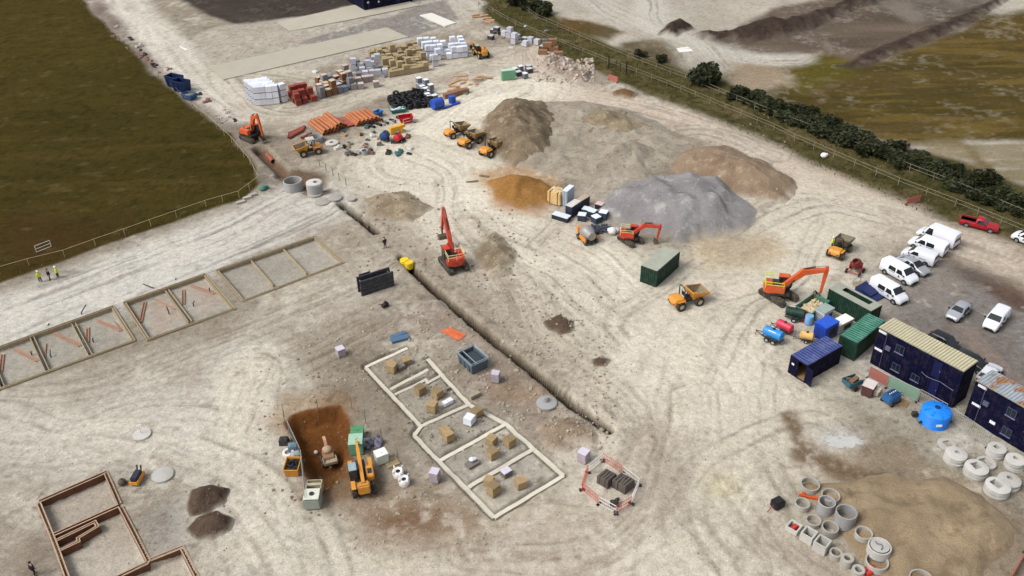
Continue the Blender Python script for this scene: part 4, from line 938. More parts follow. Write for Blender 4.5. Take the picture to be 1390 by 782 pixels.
def vehicle(name,label,cat,p,rz,Lh,secs,pm,wheels,wr,side,wind,rear,grp=None,mirror=None,emblem=False,tailz=.9,extra=None,roof=None):
    """body lofted through cross-sections; side/wind/rear list the glass"""
    t=thing(name,label,cat,p,rz,grp)
    body=MB().loft([sect(*q) for q in secs]).build('body',pm,t,.0,smooth=38)
    md=body.modifiers.new('soft','BEVEL'); md.width=.05; md.segments=2; md.limit_method='ANGLE'; md.angle_limit=rad(35)
    xs=[q[0] for q in secs]
    def surf(x,z):
        for a,b in zip(secs,secs[1:]):
            if min(a[0],b[0])<=x<=max(a[0],b[0]):
                k=(x-a[0])/(b[0]-a[0]+1e-9); q=[a[i]+(b[i]-a[i])*k for i in range(6)]; break
        _,_,zl,zt,w,wt=q; f=(z-zl)/max(.05,(zt-zl)*.82); return w+(wt-w)*.85*min(max(f,0),1)
    for (x0,x1,z0,z1,sl0,sl1) in side:
        for s in (-1,1):
            q=[(x0,z0),(x1,z0),(x1-sl1,z1),(x0+sl0,z1)]
            o=[(x,s*(surf(x,z)+.03),z) for x,z in q]+[(x,s*(surf(x,z)-.03),z) for x,z in q]
            MB().add(o,[(0,1,2,3),(7,6,5,4),(0,4,5,1),(1,5,6,2),(2,6,7,3),(3,7,4,0)]).build('side_window',GLASS,t)
    def btop(x):
        for a,b in zip(secs,secs[1:]):
            if a[0]<=x<=b[0]: return a[3]+.02+(b[3]-a[3])*(x-a[0])/(b[0]-a[0]+1e-9)
        return secs[-1][3]
    for nm,(xb,zb,wb,xt,zt,wt_),dx in (('windscreen',wind,.02),('rear_window',rear,-.02)):
        if xb is None: continue
        if nm=='windscreen' or len(secs)>9 and xs[0]+.02<xb: zb=btop(xb); zt=btop(xt)
        n=Vector((zt-zb,0,-(xt-xb))).normalized()*(.016 if dx>0 else .016)
        if (dx>0)!=(n.x>0): n=-n
        if n.z<0: n=Vector((n.x,0,abs(n.z)))
        q=[Vector((xb,-wb,zb)),Vector((xb,wb,zb)),Vector((xt,wt_,zt)),Vector((xt,-wt_,zt))]
        MB().add([v+n for v in q]+[v-n*2.5 for v in q],[(0,1,2,3),(7,6,5,4),(0,4,5,1),(1,5,6,2),(2,6,7,3),(3,7,4,0)]).build(nm,GLASS,t)
    hw=secs[len(secs)//2][4]
    for x in wheels:
        for s in (-1,1):
            MB().cyl((x,s*(hw-.2),wr+.02),(x,s*(hw+.006),wr+.02),wr+.07,wr+.07,18).build('wheel_arch',TRIM,t)
            o=MB().lathe([(wr*.6,-.1),(wr*.94,-.1),(wr,-.06),(wr,.06),(wr*.94,.1),(wr*.6,.1),(wr*.6,-.1)],18,axis='Y').build('wheel',TYRE,t,smooth=40,loc=(x,s*(hw-.075),wr))
            MB().cyl((0,-.085,0),(0,.085,0),wr*.62,wr*.62,14).build('rim',ALLOY,o)
    f=secs[-1]; r_=secs[0]; fz=f[2]
    for s in (-1,1):
        MB().box((f[0]-.06,s*(f[4]-.2),fz-.02),(.16,.34,.16)).build('headlight',LAMP,t,.03)
        MB().box((r_[0]+.0,s*(r_[4]-.1),tailz),(.06,.14,.42)).build('tail_light',TAIL,t,.02)
        if mirror: MB().box((mirror[0],s*(mirror[2]+.12),mirror[1]),(.12,.22,.24)).build('wing_mirror',TRIM,t,.03)
    MB().box((f[0]-.0,0,.42),(.08,f[4]*1.75,.22)).box((f[0]-.01,0,fz-.05),(.06,.95,.14)).build('front_bumper',TRIM,t,.02)
    MB().box((r_[0]-.0,0,.44),(.1,r_[4]*1.8,.18)).build('rear_bumper',TRIM,t,.02)
    if emblem:
        for s in (-1,1):
            y=s*(surf(emblem[0],emblem[1])+.006)
            MB().prism([(emblem[0]-.2,emblem[1]-.17),(emblem[0]+.2,emblem[1]-.17),(emblem[0],emblem[1]+.2)],y-.006,y+.006).build('door_emblem',mat('emblem_grey',(96,104,118),.5),t)
            MB().box((emblem[0]-1.15,y,emblem[1]+.12),(.9,.012,.08)).build('side_lettering',mat('emblem_grey',0),t)
    return t
# cross sections: x, (unused), belt height, top height, half width, half width at roof
def van_secs(L,Wd,H,hood,cowl):
    l=L/2; w=Wd/2
    return [(-l,0,1.0,H-.1,w-.05,w-.16),(-l+.1,0,1.05,H-.02,w-.01,w-.12),(-l+.6,0,1.08,H,w,w-.11),(cowl-1.0,0,1.08,H,w,w-.11),(cowl-.62,0,1.1,H-.04,w,w-.14),(cowl+.12,0,1.08,1.26,w-.01,w-.1),(l-.3,0,.86,1.05,w-.06,w-.16),(l-.08,0,.7,.86,w-.14,w-.24),(l,0,.58,.7,w-.22,w-.32)]
def van(label,p,rz,L=5.0,Wd=1.95,H=1.95,crew=True,grp='white vans in the car park',rearwin=True,name='panel_van',scale=1):
    l=L/2; cowl=l-1.0; s=[(cowl-1.35,cowl-.28,1.14,H-.24,.05,.4)]
    if crew: s.append((cowl-2.6,cowl-1.5,1.14,1.7,.05,.03))
    w=Wd/2
    return vehicle('crew_van' if crew else name,label,'van',p,rz,L,van_secs(L,Wd,H,0,cowl),WHITE,(-l+1.0,l-.95),.34,s,
      (cowl+.09,1.29,w-.16,cowl-.56,H-.1,w-.25),(-l+.0,1.2,w-.2,-l+.0,1.7,w-.24) if rearwin else (None,)*6,grp,(cowl-.1,1.25,w),(cowl-.85,.86),1.0)
a1=ang((1179,386),(1230,409))
van('white crew van nearest the green waste skip, nose towards the camera',P0(1205,402),ang((1184,388),(1226,413)))
van('second white crew van in the row, beside the silver car, nose towards the camera',P0(1219,377),ang((1198,364),(1241,388)))
van('small white panel van next to the silver car, nose pointing left',P0(1246,354),ang((1273,361),(1222,343)),4.5,1.85,1.85,False)
van('white crew van with its nose left, between the small van and the tall box van',P0(1258,340),ang((1284,348),(1232,329)),5.0,1.95,1.97,True)
van('tall white panel van farthest back in the row of parked vans',P0(1271,328),ang((1296,338),(1246,318)),5.5,2.05,2.35,False)
van('white panel van on the track, cut off by the right edge of the photo',P0(1396,331),ang((1415,341),(1375,325)),4.6,1.85,1.85,True)
van('small white van with dark windscreen parked alone facing the navy offices',P0(1350,440),ang((1360,428),(1338,453)),4.4,1.83,1.82,False)
def car_secs(L,Wd,H,boot=False):
    l=L/2; w=Wd/2
    a=[(-l,0,.72,.84,w-.18,w-.3),(-l+.12,0,.85,1.0,w-.07,w-.2)]
    a+= [(-l+.55,0,.9,1.06,w-.02,w-.18),(-l+1.15,0,.92,H-.05,w,w-.27)] if boot else [(-l+.25,0,.9,1.15,w-.04,w-.2),(-l+.75,0,.92,H-.06,w,w-.26)]
    return a+[(-.25,0,.92,H,w,w-.25),(.25,0,.92,H-.04,w,w-.26),(l-1.15,0,.9,1.02,w-.01,w-.14),(l-.35,0,.76,.88,w-.07,w-.2),(l-.08,0,.62,.76,w-.16,w-.3),(l,0,.55,.66,w-.26,w-.4)]
def car(label,p,rz,pm,L=4.3,Wd=1.8,H=1.47,boot=False,name='hatchback_car',grp=None,roof=None):
    l=L/2; w=Wd/2
    return vehicle(name,label,'car',p,rz,L,car_secs(L,Wd,H,boot),pm,(-l+.8,l-.85),.32,[(-.95 if not boot else -.8,-.02,.95,H-.16,.25,.02),(.05,l-1.25,.95,H-.16,.02,.72)],
      (l-1.2,1.05,w-.22,.3,H-.07,w-.36),(-l+.28,1.14,w-.24,-l+.72,H-.1,w-.32) if not boot else (-l+.58,1.08,w-.24,-l+1.12,H-.1,w-.32),grp,(l-1.35,1.0,w),False,.85)
car('silver saloon car squeezed between two white vans',P0(1238,366),ang((1214,352),(1262,380)),SILV,4.7,1.82,1.46,True,'saloon_car')
car('pale silver hatchback parked alone, facing the navy offices',P0(1300,428),ang((1312,416),(1287,438)),SILV,4.2,1.78,1.5)
car('black off road car half hidden behind the navy office, with a spare wheel',P0(1281,473),ang((1258,462),(1300,484)),BLKP,4.6,1.9,1.85,False,'off_road_car')
car('black car behind the navy office with only its roof showing',P0(1318,497),ang((1300,487),(1336,506)),BLKP,4.3,1.8,1.5)
car('white car with a dark glass roof at the gap between the navy offices',P0(1341,514),ang((1330,527),(1353,500)),WHITE,4.3,1.8,1.55)
t=None
def pickup(label,p,rz,pm):
    l,w=2.6,.9; S=[(-l,0,.8,.94,w-.06,w-.1),(-l+.08,0,.84,.98,w,w-.04),(-.42,0,.86,.98,w,w-.05),(-.38,0,.9,1.62,w,w-.2),(-.1,0,.92,1.68,w,w-.22),(.5,0,.92,1.64,w,w-.24),(1.15,0,.9,1.06,w-.01,w-.12),(l-.35,0,.82,.95,w-.05,w-.16),(l-.06,0,.68,.8,w-.12,w-.24),(l,0,.6,.7,w-.2,w-.3)]
    t=vehicle('pickup_truck',label,'pickup',p,rz,5.2,S,pm,(-l+1.05,l-.95),.37,[(-.28,.98,.98,1.5,.08,.5)],(1.1,1.08,w-.2,.55,1.6,w-.34),(-.4,1.05,w-.2,-.395,1.5,w-.28),None,(.85,1.05,w),False,.8)
    MB().box((-1.5,0,.99),(1.95,1.5,.02)).build('load_bed',mat('dark_red_bed',(96,20,26),.7),t); m=MB()
    for y in (-.84,.84): m.box((-1.5,y,1.03),(2.05,.09,.09))
    m.box((-2.54,0,1.03),(.08,1.7,.09)).build('bed_rail',pm,t,.02); return t
pickup('red pickup truck parked on the track by the wire fence',P0(1328,309),ang((1304,303),(1352,315)),REDP)
# ------------------------------------------------------------------ containers and offices
NAVY=mat('navy_steel',(9,11,44),.6,var=.1,scale=.8,dirt=.08,spec=.12); NAVYR=mat('navy_roof',(52,62,112),.5,var=.15,scale=.6,dirt=.35,dirtc=(150,156,180))
GRN=mat('dark_green_steel',(20,54,42),.5,var=.12,scale=.8,dirt=.15); GRNR=mat('teal_green_roof',(50,100,84),.5,var=.15,scale=.6,dirt=.3,dirtc=(150,190,176))
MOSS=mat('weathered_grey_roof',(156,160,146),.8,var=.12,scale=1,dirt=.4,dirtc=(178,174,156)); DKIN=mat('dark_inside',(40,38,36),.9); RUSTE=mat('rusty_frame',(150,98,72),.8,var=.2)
def corr(m,a,b,z0,z1,dep=.06,pit=.28,out=1):
    """corrugated sheet from a to b"""
    a=Vector(a);b=Vector(b);d=(b-a).normalized();nn=Vector((d.y,-d.x))*out; L_=(b-a).length; n=max(2,int(L_/pit)); pts=[]
    for i in range(n):
        s=L_/n
        for f,o in ((0,0),(.3,0),(.5,1),(.8,1)): pts.append(a+d*(s*(i+f))+nn*(-dep*o))
    pts.append(b); bk=[p-nn*.12 for p in (b,a)]
    poly=[(p.x,p.y) for p in pts+bk]; return m.prism(poly,z0,z1,'Z')
def container(label,p,rz,wm,rm,L_=6.06,Wd=2.44,H=2.59,door=None,roofholes=None,plate=False,roofribs=True,name='shipping_container'):
    t=thing(name,label,'container',p,rz); a,b=L_/2,Wd/2
    m=MB()
    for x in (-a,a):
        for y in (-b,b): m.box((x-math.copysign(.07,x),y-math.copysign(.07,y),H/2),(.14,.14,H))
    for z in (.09,H-.09):
        for y in (-b+.06,b-.06): m.box((0,y,z),(L_-.28,.11,.16))
        for x in (-a+.06,a-.06): m.box((x,0,z),(.11,Wd-.28,.16))
    m.build('frame',wm,t)
    for s in (-1,1):
        m=MB(); q=corr(m,(-a+.14,s*(b-.02)),(a-.14,s*(b-.02)),.17,H-.17,out=1 if s<0 else -1); m.build('side_wall',wm,t)
    m=MB(); corr(m,(a-.02,-b+.14),(a-.02,b-.14),.17,H-.17); m.build('end_wall',wm,t)
    MB().box((0,0,.12),(L_-.2,Wd-.2,.08)).build('container_floor',mat('plywood_floor',(150,120,84),.8),t)
    if door is None:
        m=MB(); corr(m,(-a+.02,b-.14),(-a+.02,-b+.14),.17,H-.17); m.build('end_wall',wm,t)
    else:
        for s,lab in ((1,'closed'),(-1,door)):
            w_=b-.15
            o=MB().box((0,-s*w_/2,H/2),(.06,w_,H-.36)).cyl((-.05,-s*w_*.6,.25),(-.05,-s*w_*.6,H-.25),.03,.03,6).cyl((-.05,-s*w_*.85,.25),(-.05,-s*w_*.85,H-.25),.03,.03,6).build('door',wm,t,loc=(-a+.04,s*(b-.14),0))
            if lab=='open': o.rotation_euler=(0,0,rad(-245 if s>0 else 172)); o['label']='door leaf swung open along the side'
            if plate and s>0: MB().box((-.05,-s*w_*.35,H*.62),(.02,.34,.24)).build('sign_plate',mat('white_plate',(238,240,246),.4),o)
    m=MB(); hole=roofholes
    if hole:
        x0,x1,y0,y1=hole
        m.box(((-a+x0)/2,0,H+.02),(x0+a,Wd,.06)).box(((a+x1)/2,0,H+.02),(a-x1,Wd,.06)).box(((x0+x1)/2,(-b+y0)/2,H+.02),(x1-x0,y0+b,.06)).box(((x0+x1)/2,(b+y1)/2,H+.02),(x1-x0,b-y1,.06))
        MB().box(((x0+x1)/2,(y0+y1)/2,H-.75),(x1-x0+.3,y1-y0+.3,.06)).build('waste_inside',soil('dark_waste',(56,54,46),(84,80,66),None,2,9,bump=.1,rim=False),t)
    else:
        m.box((0,0,H-.01),(L_-.05,Wd-.05,.05))
        if roofribs:
            n=int(L_/.42)
            for i in range(n): m.box((-a+(i+.5)*L_/n,0,H+.025),(.14,Wd-.2,.03))
    r_=m.build('roof',rm,t)
    if not hole and roofribs:
        m=MB(); n=int(L_/.42)
        for i in range(n): m.box((-a+(i+.5)*L_/n+.07,0,H+.0425),(.05,Wd-.25,.006))  # paler strip along one edge of every rib
        m.build('roof_rib_stripe',mat(rm.name+'_worn',tuple(min(235,int(c*1.45+30)) for c in {'navy_roof':(64,76,130),'teal_green_roof':(60,118,98)}.get(rm.name,(150,150,140))),.6,var=.2,scale=.7),r_)
    return t
def mid_(A,e,l,w): return (A[0]+math.cos(e)*l/2-math.sin(e)*w/2,A[1]+math.sin(e)*l/2+math.cos(e)*w/2,0)
def zset(o): o.location.z=gz(o.location.x,o.location.y)-.05; return o
zset(container('green shipping container with a pale grey roof alone near the red mini excavator',mid_((18.9,98.64),.90,6.06,2.44),.90,GRN,MOSS,roofribs=False))
zset(container('navy blue shipping container with its end door open',mid_((32.79,78.6),.603,6.06,2.44),.603,NAVY,NAVYR,door='open',plate=True))
zset(container('dark green waste container with a slot open in its grey roof',mid_((39.7,93.7),rad(-55),6.2,2.2),rad(-55),GRN,MOSS,6.2,2.2,2.6,roofholes=(-1.9,2.1,-.15,.75)))
zset(container('dark green container with a teal ribbed roof behind the navy container',mid_((39.6,82.4),rad(42),6.3,2.3),rad(42),GRN,GRNR,6.3,2.3,2.6,door='closed'))
WPL=mat('white_sign',(240,240,244),.4); WFR=mat('grey_window_frame',(66,72,110),.5)
def office(label,A,rz,L_,Wd,H,wm,rm,wins,signs,ribs,roofpatch=None):
    c=mid_(A,rz,L_,Wd); t=thing('site_office',label,'building',c,rz); t.location.z=gz(c[0],c[1])-.05; a,b=L_/2,Wd/2; h=H/2
    for k in (0,1):
        m=MB(); z0=k*h+.05; z1=(k+1)*h-.05
        corr(m,(-a+.1,-b+.02),(a-.1,-b+.02),z0,z1,.03,.34,1); corr(m,(-a+.1,b-.02),(a-.1,b-.02),z0,z1,.03,.34,-1)
        corr(m,(a-.02,-b+.1),(a-.02,b-.1),z0,z1,.03,.34,1); corr(m,(-a+.02,-b+.1),(-a+.02,b-.1),z0,z1,.03,.34,-1)
        w_=m.build('wall',wm,t)
        m=MB()
        for x in (-a+.07,a-.07):
            for y in (-b+.07,b-.07): m.box((x,y,(z0+z1)/2),(.16,.16,h-.02))
        for z in (z0,z1):
            for y in (-b+.04,b-.04): m.box((0,y,z),(L_-.34,.12,.12))
            for x in (-a+.04,a-.04): m.box((x,0,z),(.12,Wd-.34,.12))
        m.build('frame',wm,t)
    for (x,z,w_,hh) in wins:
        f=MB()
        for dx in (-w_/2,0,w_/2): f.box((x+dx,-b-.02,z),(.06,.06,hh+.06))
        for dz in (-hh/2,hh/2): f.box((x,-b-.021,z+dz),(w_-.06,.05,.06))
        f=f.build('window',WFR,t)
        MB().box((x,-b-.005,z),(w_,.03,hh)).build('pane',GLASS,f); MB().box((x,-b-.06,z-hh/2-.05),(w_+.16,.14,.05)).build('sill',mat('dim_sill',(120,124,150),.5),f)
    for (x,z,w_,hh) in signs: MB().box((x,-b-.02,z),(w_,.05,hh)).build('sign_plate',WPL,t)
    rf=MB().box((0,0,H+.0),(L_+.06,Wd+.06,.1)).build('roof',mat('roof_valley_grey',(146,142,122),.85,var=.2),t); m=MB()
    n=int(L_/.33)
    for i in range(n): m.box((-a+(i+.5)*L_/n,0,H+.07),(.22,Wd-.02,.045))
    m.build('roof_rib',rm,rf)
    for (x,k) in ((2.6,0),(2.4,1)):
        d=MB().box((x,-b-.015,k*h+1.15),(.95,.06,2.05)).build('door',mat('navy_door',(22,26,74),.5,var=.1),t); MB().box((x+.36,-b-.06,k*h+1.1),(.05,.05,.16)).build('handle',GALV,d)
    MB().box((-3.4,-b-.12,h+.6),(.6,.22,.5)).build('vent_box',mat('dull_vent',(90,94,116),.6),t)
    MB().tube([(-a+1.2,-b-.04,H-.1),(-a+1.2,-b-.04,.1)],.035,6).build('downpipe',mat('dull_vent',0),t)
    MB().tube([(.9,-b-.05,h-.1),(1.6,-b-.05,h-.35),(3.2,-b-.05,h-.1),(a-.4,-b-.05,h-.3)],.02,5).build('cable',mat('pale_cable',(150,152,164),.6),t)
    return t
CREAM=mat('cream_ribbed_roof',(204,196,164),.8,var=.12,scale=.7,dirt=.4,dirtc=(174,166,136))
def rustroof():
    m=mat('rust_patched_roof',(158,172,188),.6,var=.15,scale=.8); n=m.node_tree.nodes; l=m.node_tree.links; b=n['Principled BSDF']
    src=b.inputs['Base Color'].links[0].from_socket
    tc=n.new('ShaderNodeTexCoord'); mp=n.new('ShaderNodeMapping'); mp.inputs['Scale'].default_value=(.62,.32,0); l.new(tc.outputs['Object'],mp.inputs[0])
    nz_=n.new('ShaderNodeTexNoise'); nz_.inputs['Scale'].default_value=1.1; nz_.inputs['Detail'].default_value=5; nz_.inputs['Roughness'].default_value=.6; l.new(mp.outputs[0],nz_.inputs['Vector'])
    r=n.new('ShaderNodeValToRGB'); r.color_ramp.elements[0].position=.5; r.color_ramp.elements[1].position=.57; l.new(nz_.outputs[0],r.inputs[0])
    mx=n.new('ShaderNodeMixRGB'); mx.inputs[2].default_value=(*kcol((150,94,52)),1); l.new(r.outputs[0],mx.inputs[0]); l.new(src,mx.inputs[1]); l.new(mx.outputs[0],b.inputs['Base Color']); return m
office('two storey navy blue site office with a cream ribbed roof',(41.4,82.1),rad(-53),10.2,2.8,5.1,NAVY,CREAM,[(-2.1,3.75,.95,1.0),(-2.0,1.25,.95,.95),(.4,1.25,.9,.8)],[(-4.5,4.75,.95,.3),(-4.5,2.3,.95,.3)],True)
office('two storey navy blue site office with a rust patched roof at the right edge',(48.3,72.6),rad(-56),10.2,2.9,5.1,NAVY,rustroof(),[(-.8,3.7,.95,1.0),(-.6,1.25,.95,.95)],[(-4.3,4.75,.95,.3),(-4.3,2.3,.95,.3),(-2.2,1.35,.6,.35)],True)
o=office('navy blue cabin block at the far end of the yard, cut by the photo edge',at(495,15)[:2],rad(32),13.1,10.5,5.2,NAVY,NAVY,[(-3.8,3.6,1.0,.9),(-1.2,3.6,1.0,.9),(1.6,3.6,1.0,.9),(4.4,3.6,1.0,.9)],[(-5.4,2.0,.5,.4),(-2.6,1.7,.4,.4),(.2,1.9,.4,.4),(3,1.6,.4,.4)],True)
# barriers before the offices
def panel(name,label,a,b,h,fm,infm,cat='barrier',grp=None,sheet=True,rails=(1.0,),feet=True):
    A=on(*a);B=on(*b); l=math.hypot(B.x-A.x,B.y-A.y); t=thing(name,label,cat,(A.x,A.y,min(A.z,B.z)),math.atan2(B.y-A.y,B.x-A.x),grp)
    m=MB().tube([(0,0,.05),(0,0,h),(l,0,h),(l,0,.05)],.035,6).cyl((0,0,.12),(l,0,.12),.03,.03,6)
    for f in rails[1:]: m.cyl((0,0,h*f),(l,0,h*f),.03,.03,6)
    m.build('frame',fm,t)
    if infm:
        m=MB()
        if sheet: m.box((l/2,0,h/2+.06),(l-.07,.012,h-.2))
        else:
            n=int(l/.22)
            for i in range(1,n): m.box((i*l/n,0,h/2+.05),(.018,.018,h-.12))
        m.build('infill',infm,t)
    if feet: MB().box((0,0,.06),(.22,.6,.12)).box((l,0,.06),(.22,.6,.12)).build('foot',mat('rubber_foot',(60,58,56),.9),t,.02)
    return t
REDM=mat('red_mesh',(172,110,98),.8,var=.1); GRNM=mat('green_mesh',(120,148,128),.8,var=.1); REDB=mat('red_barrier_plastic',(206,86,74),.5,var=.1); WHB=mat('white_barrier_plastic',(238,234,228),.5,var=.06)
panel('mesh_panel','faded red mesh panel standing before the navy office',(1178,512),(1203,526),1.7,GALV,REDM,cat='fence panel')
panel('mesh_panel','faded green mesh panel standing before the navy office',(1204,526),(1244,545),1.7,GALV,GRNM,cat='fence panel')
panel('mesh_panel','open wire fence panel between the green mesh and the blue tank',(1245,546),(1281,566),1.9,GALV,GALV,sheet=False,cat='fence panel')
panel('mesh_panel','open wire fence panel past the blue tank, under the navy offices',(1290,573),(1340,607),1.9,GALV,GALV,sheet=False,cat='fence panel')
EN=[(818,625),(845,643),(867,660),(857,684),(836,697),(813,684),(790,665),(798,641)]
encl=['red','white','white','red','white','red','red','white']; nm_=['along its far right side','at its far right corner','on its right side','at its near right corner','on the near side','at its near left side','at its left corner','at its far left side']
for k in range(8):
    m_=REDB if encl[k]=='red' else WHB
    panel('pedestrian_barrier','%s barrier of the ring round the dark blocks, %s'%(encl[k],nm_[k]),EN[k],EN[(k+1)%8],1.05,m_,m_,grp='barriers of the ring',sheet=False,rails=(1,.55),feet=True)
panel('pedestrian_barrier','red and white barrier at the bottom right corner beyond the gravel',(1370,790),(1392,752),1.1,REDB,WHB,sheet=True)
for a,b,l_ in (((522,170),(536,167),'white barrier frame left of the red bin'),((548,170),(563,166),'white barrier frame right before the red bin')): panel('site_barrier',l_,a,b,1.1,WHB,None,rails=(1,.5))
panel('site_barrier','white barrier frame lying in the brown field beside the three workers',(50,343),(70,335),1.1,WHB,None,rails=(1,.55)); panel('site_barrier','white barrier frame in the debris strip by the left excavator',(301,168),(312,160),1.1,WHB,None,rails=(1,.5))
panel('orange_net_barrier','red barrier section on the verge side, below the hedgerow',(1230,278),(1248,274),1.1,REDB,REDM)
panel('orange_net_barrier','red barrier by the far fence, next to the ochre heap',(826,108),(838,112),1.2,REDB,REDM)
fence('wire_fence',[(388,580),(386,566),(432,557),(478,556),(497,576),(519,601),(541,628)],1.9,'temporary wire fence on posts round the clay pit',GREYM,4,(1.0,),.012,.035)
panel('mesh_panel','wire fence panel along the left rim of the clay pit',(393,588),(410,625),1.9,GALV,GALV,sheet=False,cat='fence panel'); panel('mesh_panel','wire fence panel from the clay pit to the mixer silo',(411,627),(417,690),1.9,GALV,GALV,sheet=False,cat='fence panel')
fence('wire_fence',[(434,226),(452,238),(470,252)],1.3,'short row of thin posts beside the pipe trench',WOODD,2.5,(1.0,),.012,.05)
# ------------------------------------------------------------------ packs and pallets
PAL=mat('pallet_wood',(150,124,90),.9,var=.2)
PROTO={}
def pk(kind):
    d=dict(white=(1.15,1.15,1.08,mat('white_shrink_wrap',(228,232,242),.35,var=.06,scale=1.5),None),
     tan=(1.1,1.1,1.05,brickmat('tan_blocks',(170,152,116),(158,140,106),.45,.22),None), tan2=(1.1,1.1,.8,brickmat('tan_blocks',0,0),None),
     red=(1.1,1.05,1.0,brickmat('red_bricks',(158,66,50),(138,54,44),.25,.1),None), grey=(1.1,1.1,1.0,brickmat('grey_blocks',(132,133,140),(116,119,128),.45,.22),None),
     lgrey=(1.15,1.1,1.1,mat('pale_grey_wrap',(196,198,206),.4,var=.1,scale=1.5),None), blue=(1.1,1.1,.9,mat('blue_grey_wrap',(128,144,164),.4,var=.15,scale=1.5),None),
     brown=(1.1,1.1,1.3,mat('brown_card',(128,88,66),.8,var=.2),'cream'), pink=(1.15,1.15,1.0,mat('grey_pack_side',(140,140,140),.6,var=.15),'pink'),
     green=(1.5,1.1,1.9,mat('mint_green_wrap',(120,178,140),.4,var=.1,scale=1.5),'mint'), timber=(2.4,1.1,.8,mat('timber_pack',(150,112,84),.9,var=.25),None), dark=(1.2,1.1,.8,mat('dark_pack',(66,70,76),.7,var=.2),'pale'),
     sm=(.95,.95,.95,mat('grey_cube_side',(120,126,132),.5,var=.15),'white'))[kind]
    L_,Wd,H,mt,top=d
    key=kind
    if key not in PROTO:
        m=MB(); m.cur=1
        for y in (-.45,0,.45): m.box((0,y*Wd,.05),(L_*.95,.1,.1))
        m.box((0,0,.125),(L_*.97,Wd*.97,.05)); m.cur=0; q=len(m.v); m.box((0,0,.15+H/2),(L_,Wd,H),0,.985)
        tops={'cream':(206,190,160),'pink':(204,178,170),'mint':(196,226,206),'pale':(196,196,196),'white':(238,242,248)}
        mts=[mt,PAL]
        if top:
            m.cur=2; m.box((0,0,.15+H+.02),(L_*1.0,Wd*1.0,.05)); mts.append(mat('pack_top_'+top,tops[top],.6,var=.1))
        else: mts.append(PAL)
        o=m.build('block_pack',mts,None,0); o.name='block_pack' if kind not in('timber','white','lgrey','blue','green') else {'timber':'timber_pack','white':'wrapped_pallet','lgrey':'wrapped_pallet','blue':'wrapped_pallet','green':'wrapped_pallet'}[kind]
        PROTO[key]=[o,False,H+.15]
    return PROTO[key]
def put(kind,x,y,z,rz,label,grp,cat='pallet',sc=(1,1,1)):
    p=pk(kind)
    if not p[1]: o=p[0]; p[1]=True
    else: o=p[0].copy(); COL.objects.link(o)
    o.location=(x,y,z); o.rotation_euler=(0,0,rz); o.scale=sc; return tag(o,label,cat,grp)
def yard(kinds,FL,FR,BR,BL,nx_,ny_,lev,label,grp,jit_=.06,drop=0,seed=1,sc=(1,1,1)):
    r=random.Random(seed); P=[at(*q) for q in (FL,FR,BR,BL)]; rz=math.atan2(P[1].y-P[0].y,P[1].x-P[0].x)
    for i in range(nx_):
        for j in range(ny_):
            if r.random()<drop: continue
            u=(i+.5)/nx_; v=(j+.5)/ny_; q=(P[0]*(1-u)+P[1]*u)*(1-v)+(P[3]*(1-u)+P[2]*u)*v
            k=r.choice(kinds); z=gz(q.x,q.y)-.02; n=lev if isinstance(lev,int) else r.choice(lev)
            for _ in range(n):
                put(k,q.x+r.gauss(0,jit_),q.y+r.gauss(0,jit_),z,rz+r.gauss(0,.03),label if isinstance(label,str) else label[k],grp if isinstance(grp,str) else grp[k],'pallet',sc); z+=pk(k)[2]*sc[2]
yard(['white'],(348,144),(382,141),(365,129),(334,133),4,5,3,'white wrapped pallet in the tall white block nearest the brown field','white pallets of the tall block',.02,0,1)
yard(['white'],(385,142),(393,139.5),(386,134),(378,136.5),1,1,3,'white wrapped pallet in the narrow column between white block and red bricks','white column beside the red bricks',.02,0,2)
yard(['red'],(401,146),(431,139),(419,124),(392,131),3,4,[1,1,2,2],'pack of red bricks in the red stack next to the white block','red brick packs',.12,.12,3)
yard(['grey','blue','brown','pink'],(434,137),(482,122),(472,100),(427,113),6,5,[1,1,1,2],dict(grey='grey block pack among the mixed packs right of the red bricks',blue='blue grey wrapped pallet among the mixed packs right of the red bricks',brown='tall brown cream topped pack among the mixed packs right of the red bricks',pink='pink topped grey pack among the mixed packs right of the red bricks'),dict(grey='grey packs right of the bricks',blue='blue grey packs right of the bricks',brown='brown packs right of the bricks',pink='pink topped packs right of the bricks'),.12,.08,4)
yard(['lgrey','lgrey','grey'],(484,108),(531,104),(509,80),(474,88),5,4,[1,1,2],dict(lgrey='pale grey wrapped pallet in front of the tan blocks',grey='grey block pack in front of the tan blocks'),dict(lgrey='pale pallets before the tan blocks',grey='grey packs before the tan blocks'),.12,.1,5)
yard(['pink'],(478,125),(516,121),(508,106),(472,111),4,2,1,'pink topped grey pack in the short row nearest the road through the yard','pink topped packs by the yard road',.15,.1,6)
yard(['tan','tan','tan2'],(530,106),(582,97),(568,61),(497,73),8,11,[1]*9+[2],dict(tan='pack of tan blocks in the wide tan stack',tan2='pack of tan blocks in the wide tan stack'),'tan block packs of the wide stack',.08,.05,7)
yard(['white'],(587,85),(636,79),(628,61),(564,64),7,4,[1,2,2],'white wrapped pallet in the far white rows beside the telehandler','white pallets beside the far telehandler',.1,.08,8)
yard(['lgrey'],(588,93),(598,92),(595,86),(585,87),1,1,2,'pale grey pallet in the small pile between tan and far white rows','pale pair by the white rows',.05,0,9)
yard(['sm'],(583,140),(595,137),(578,117),(565,119),2,6,[1,1,2],'small grey cube pack with white top beside the black coils','grey cubes beside the coils',.08,.05,10)
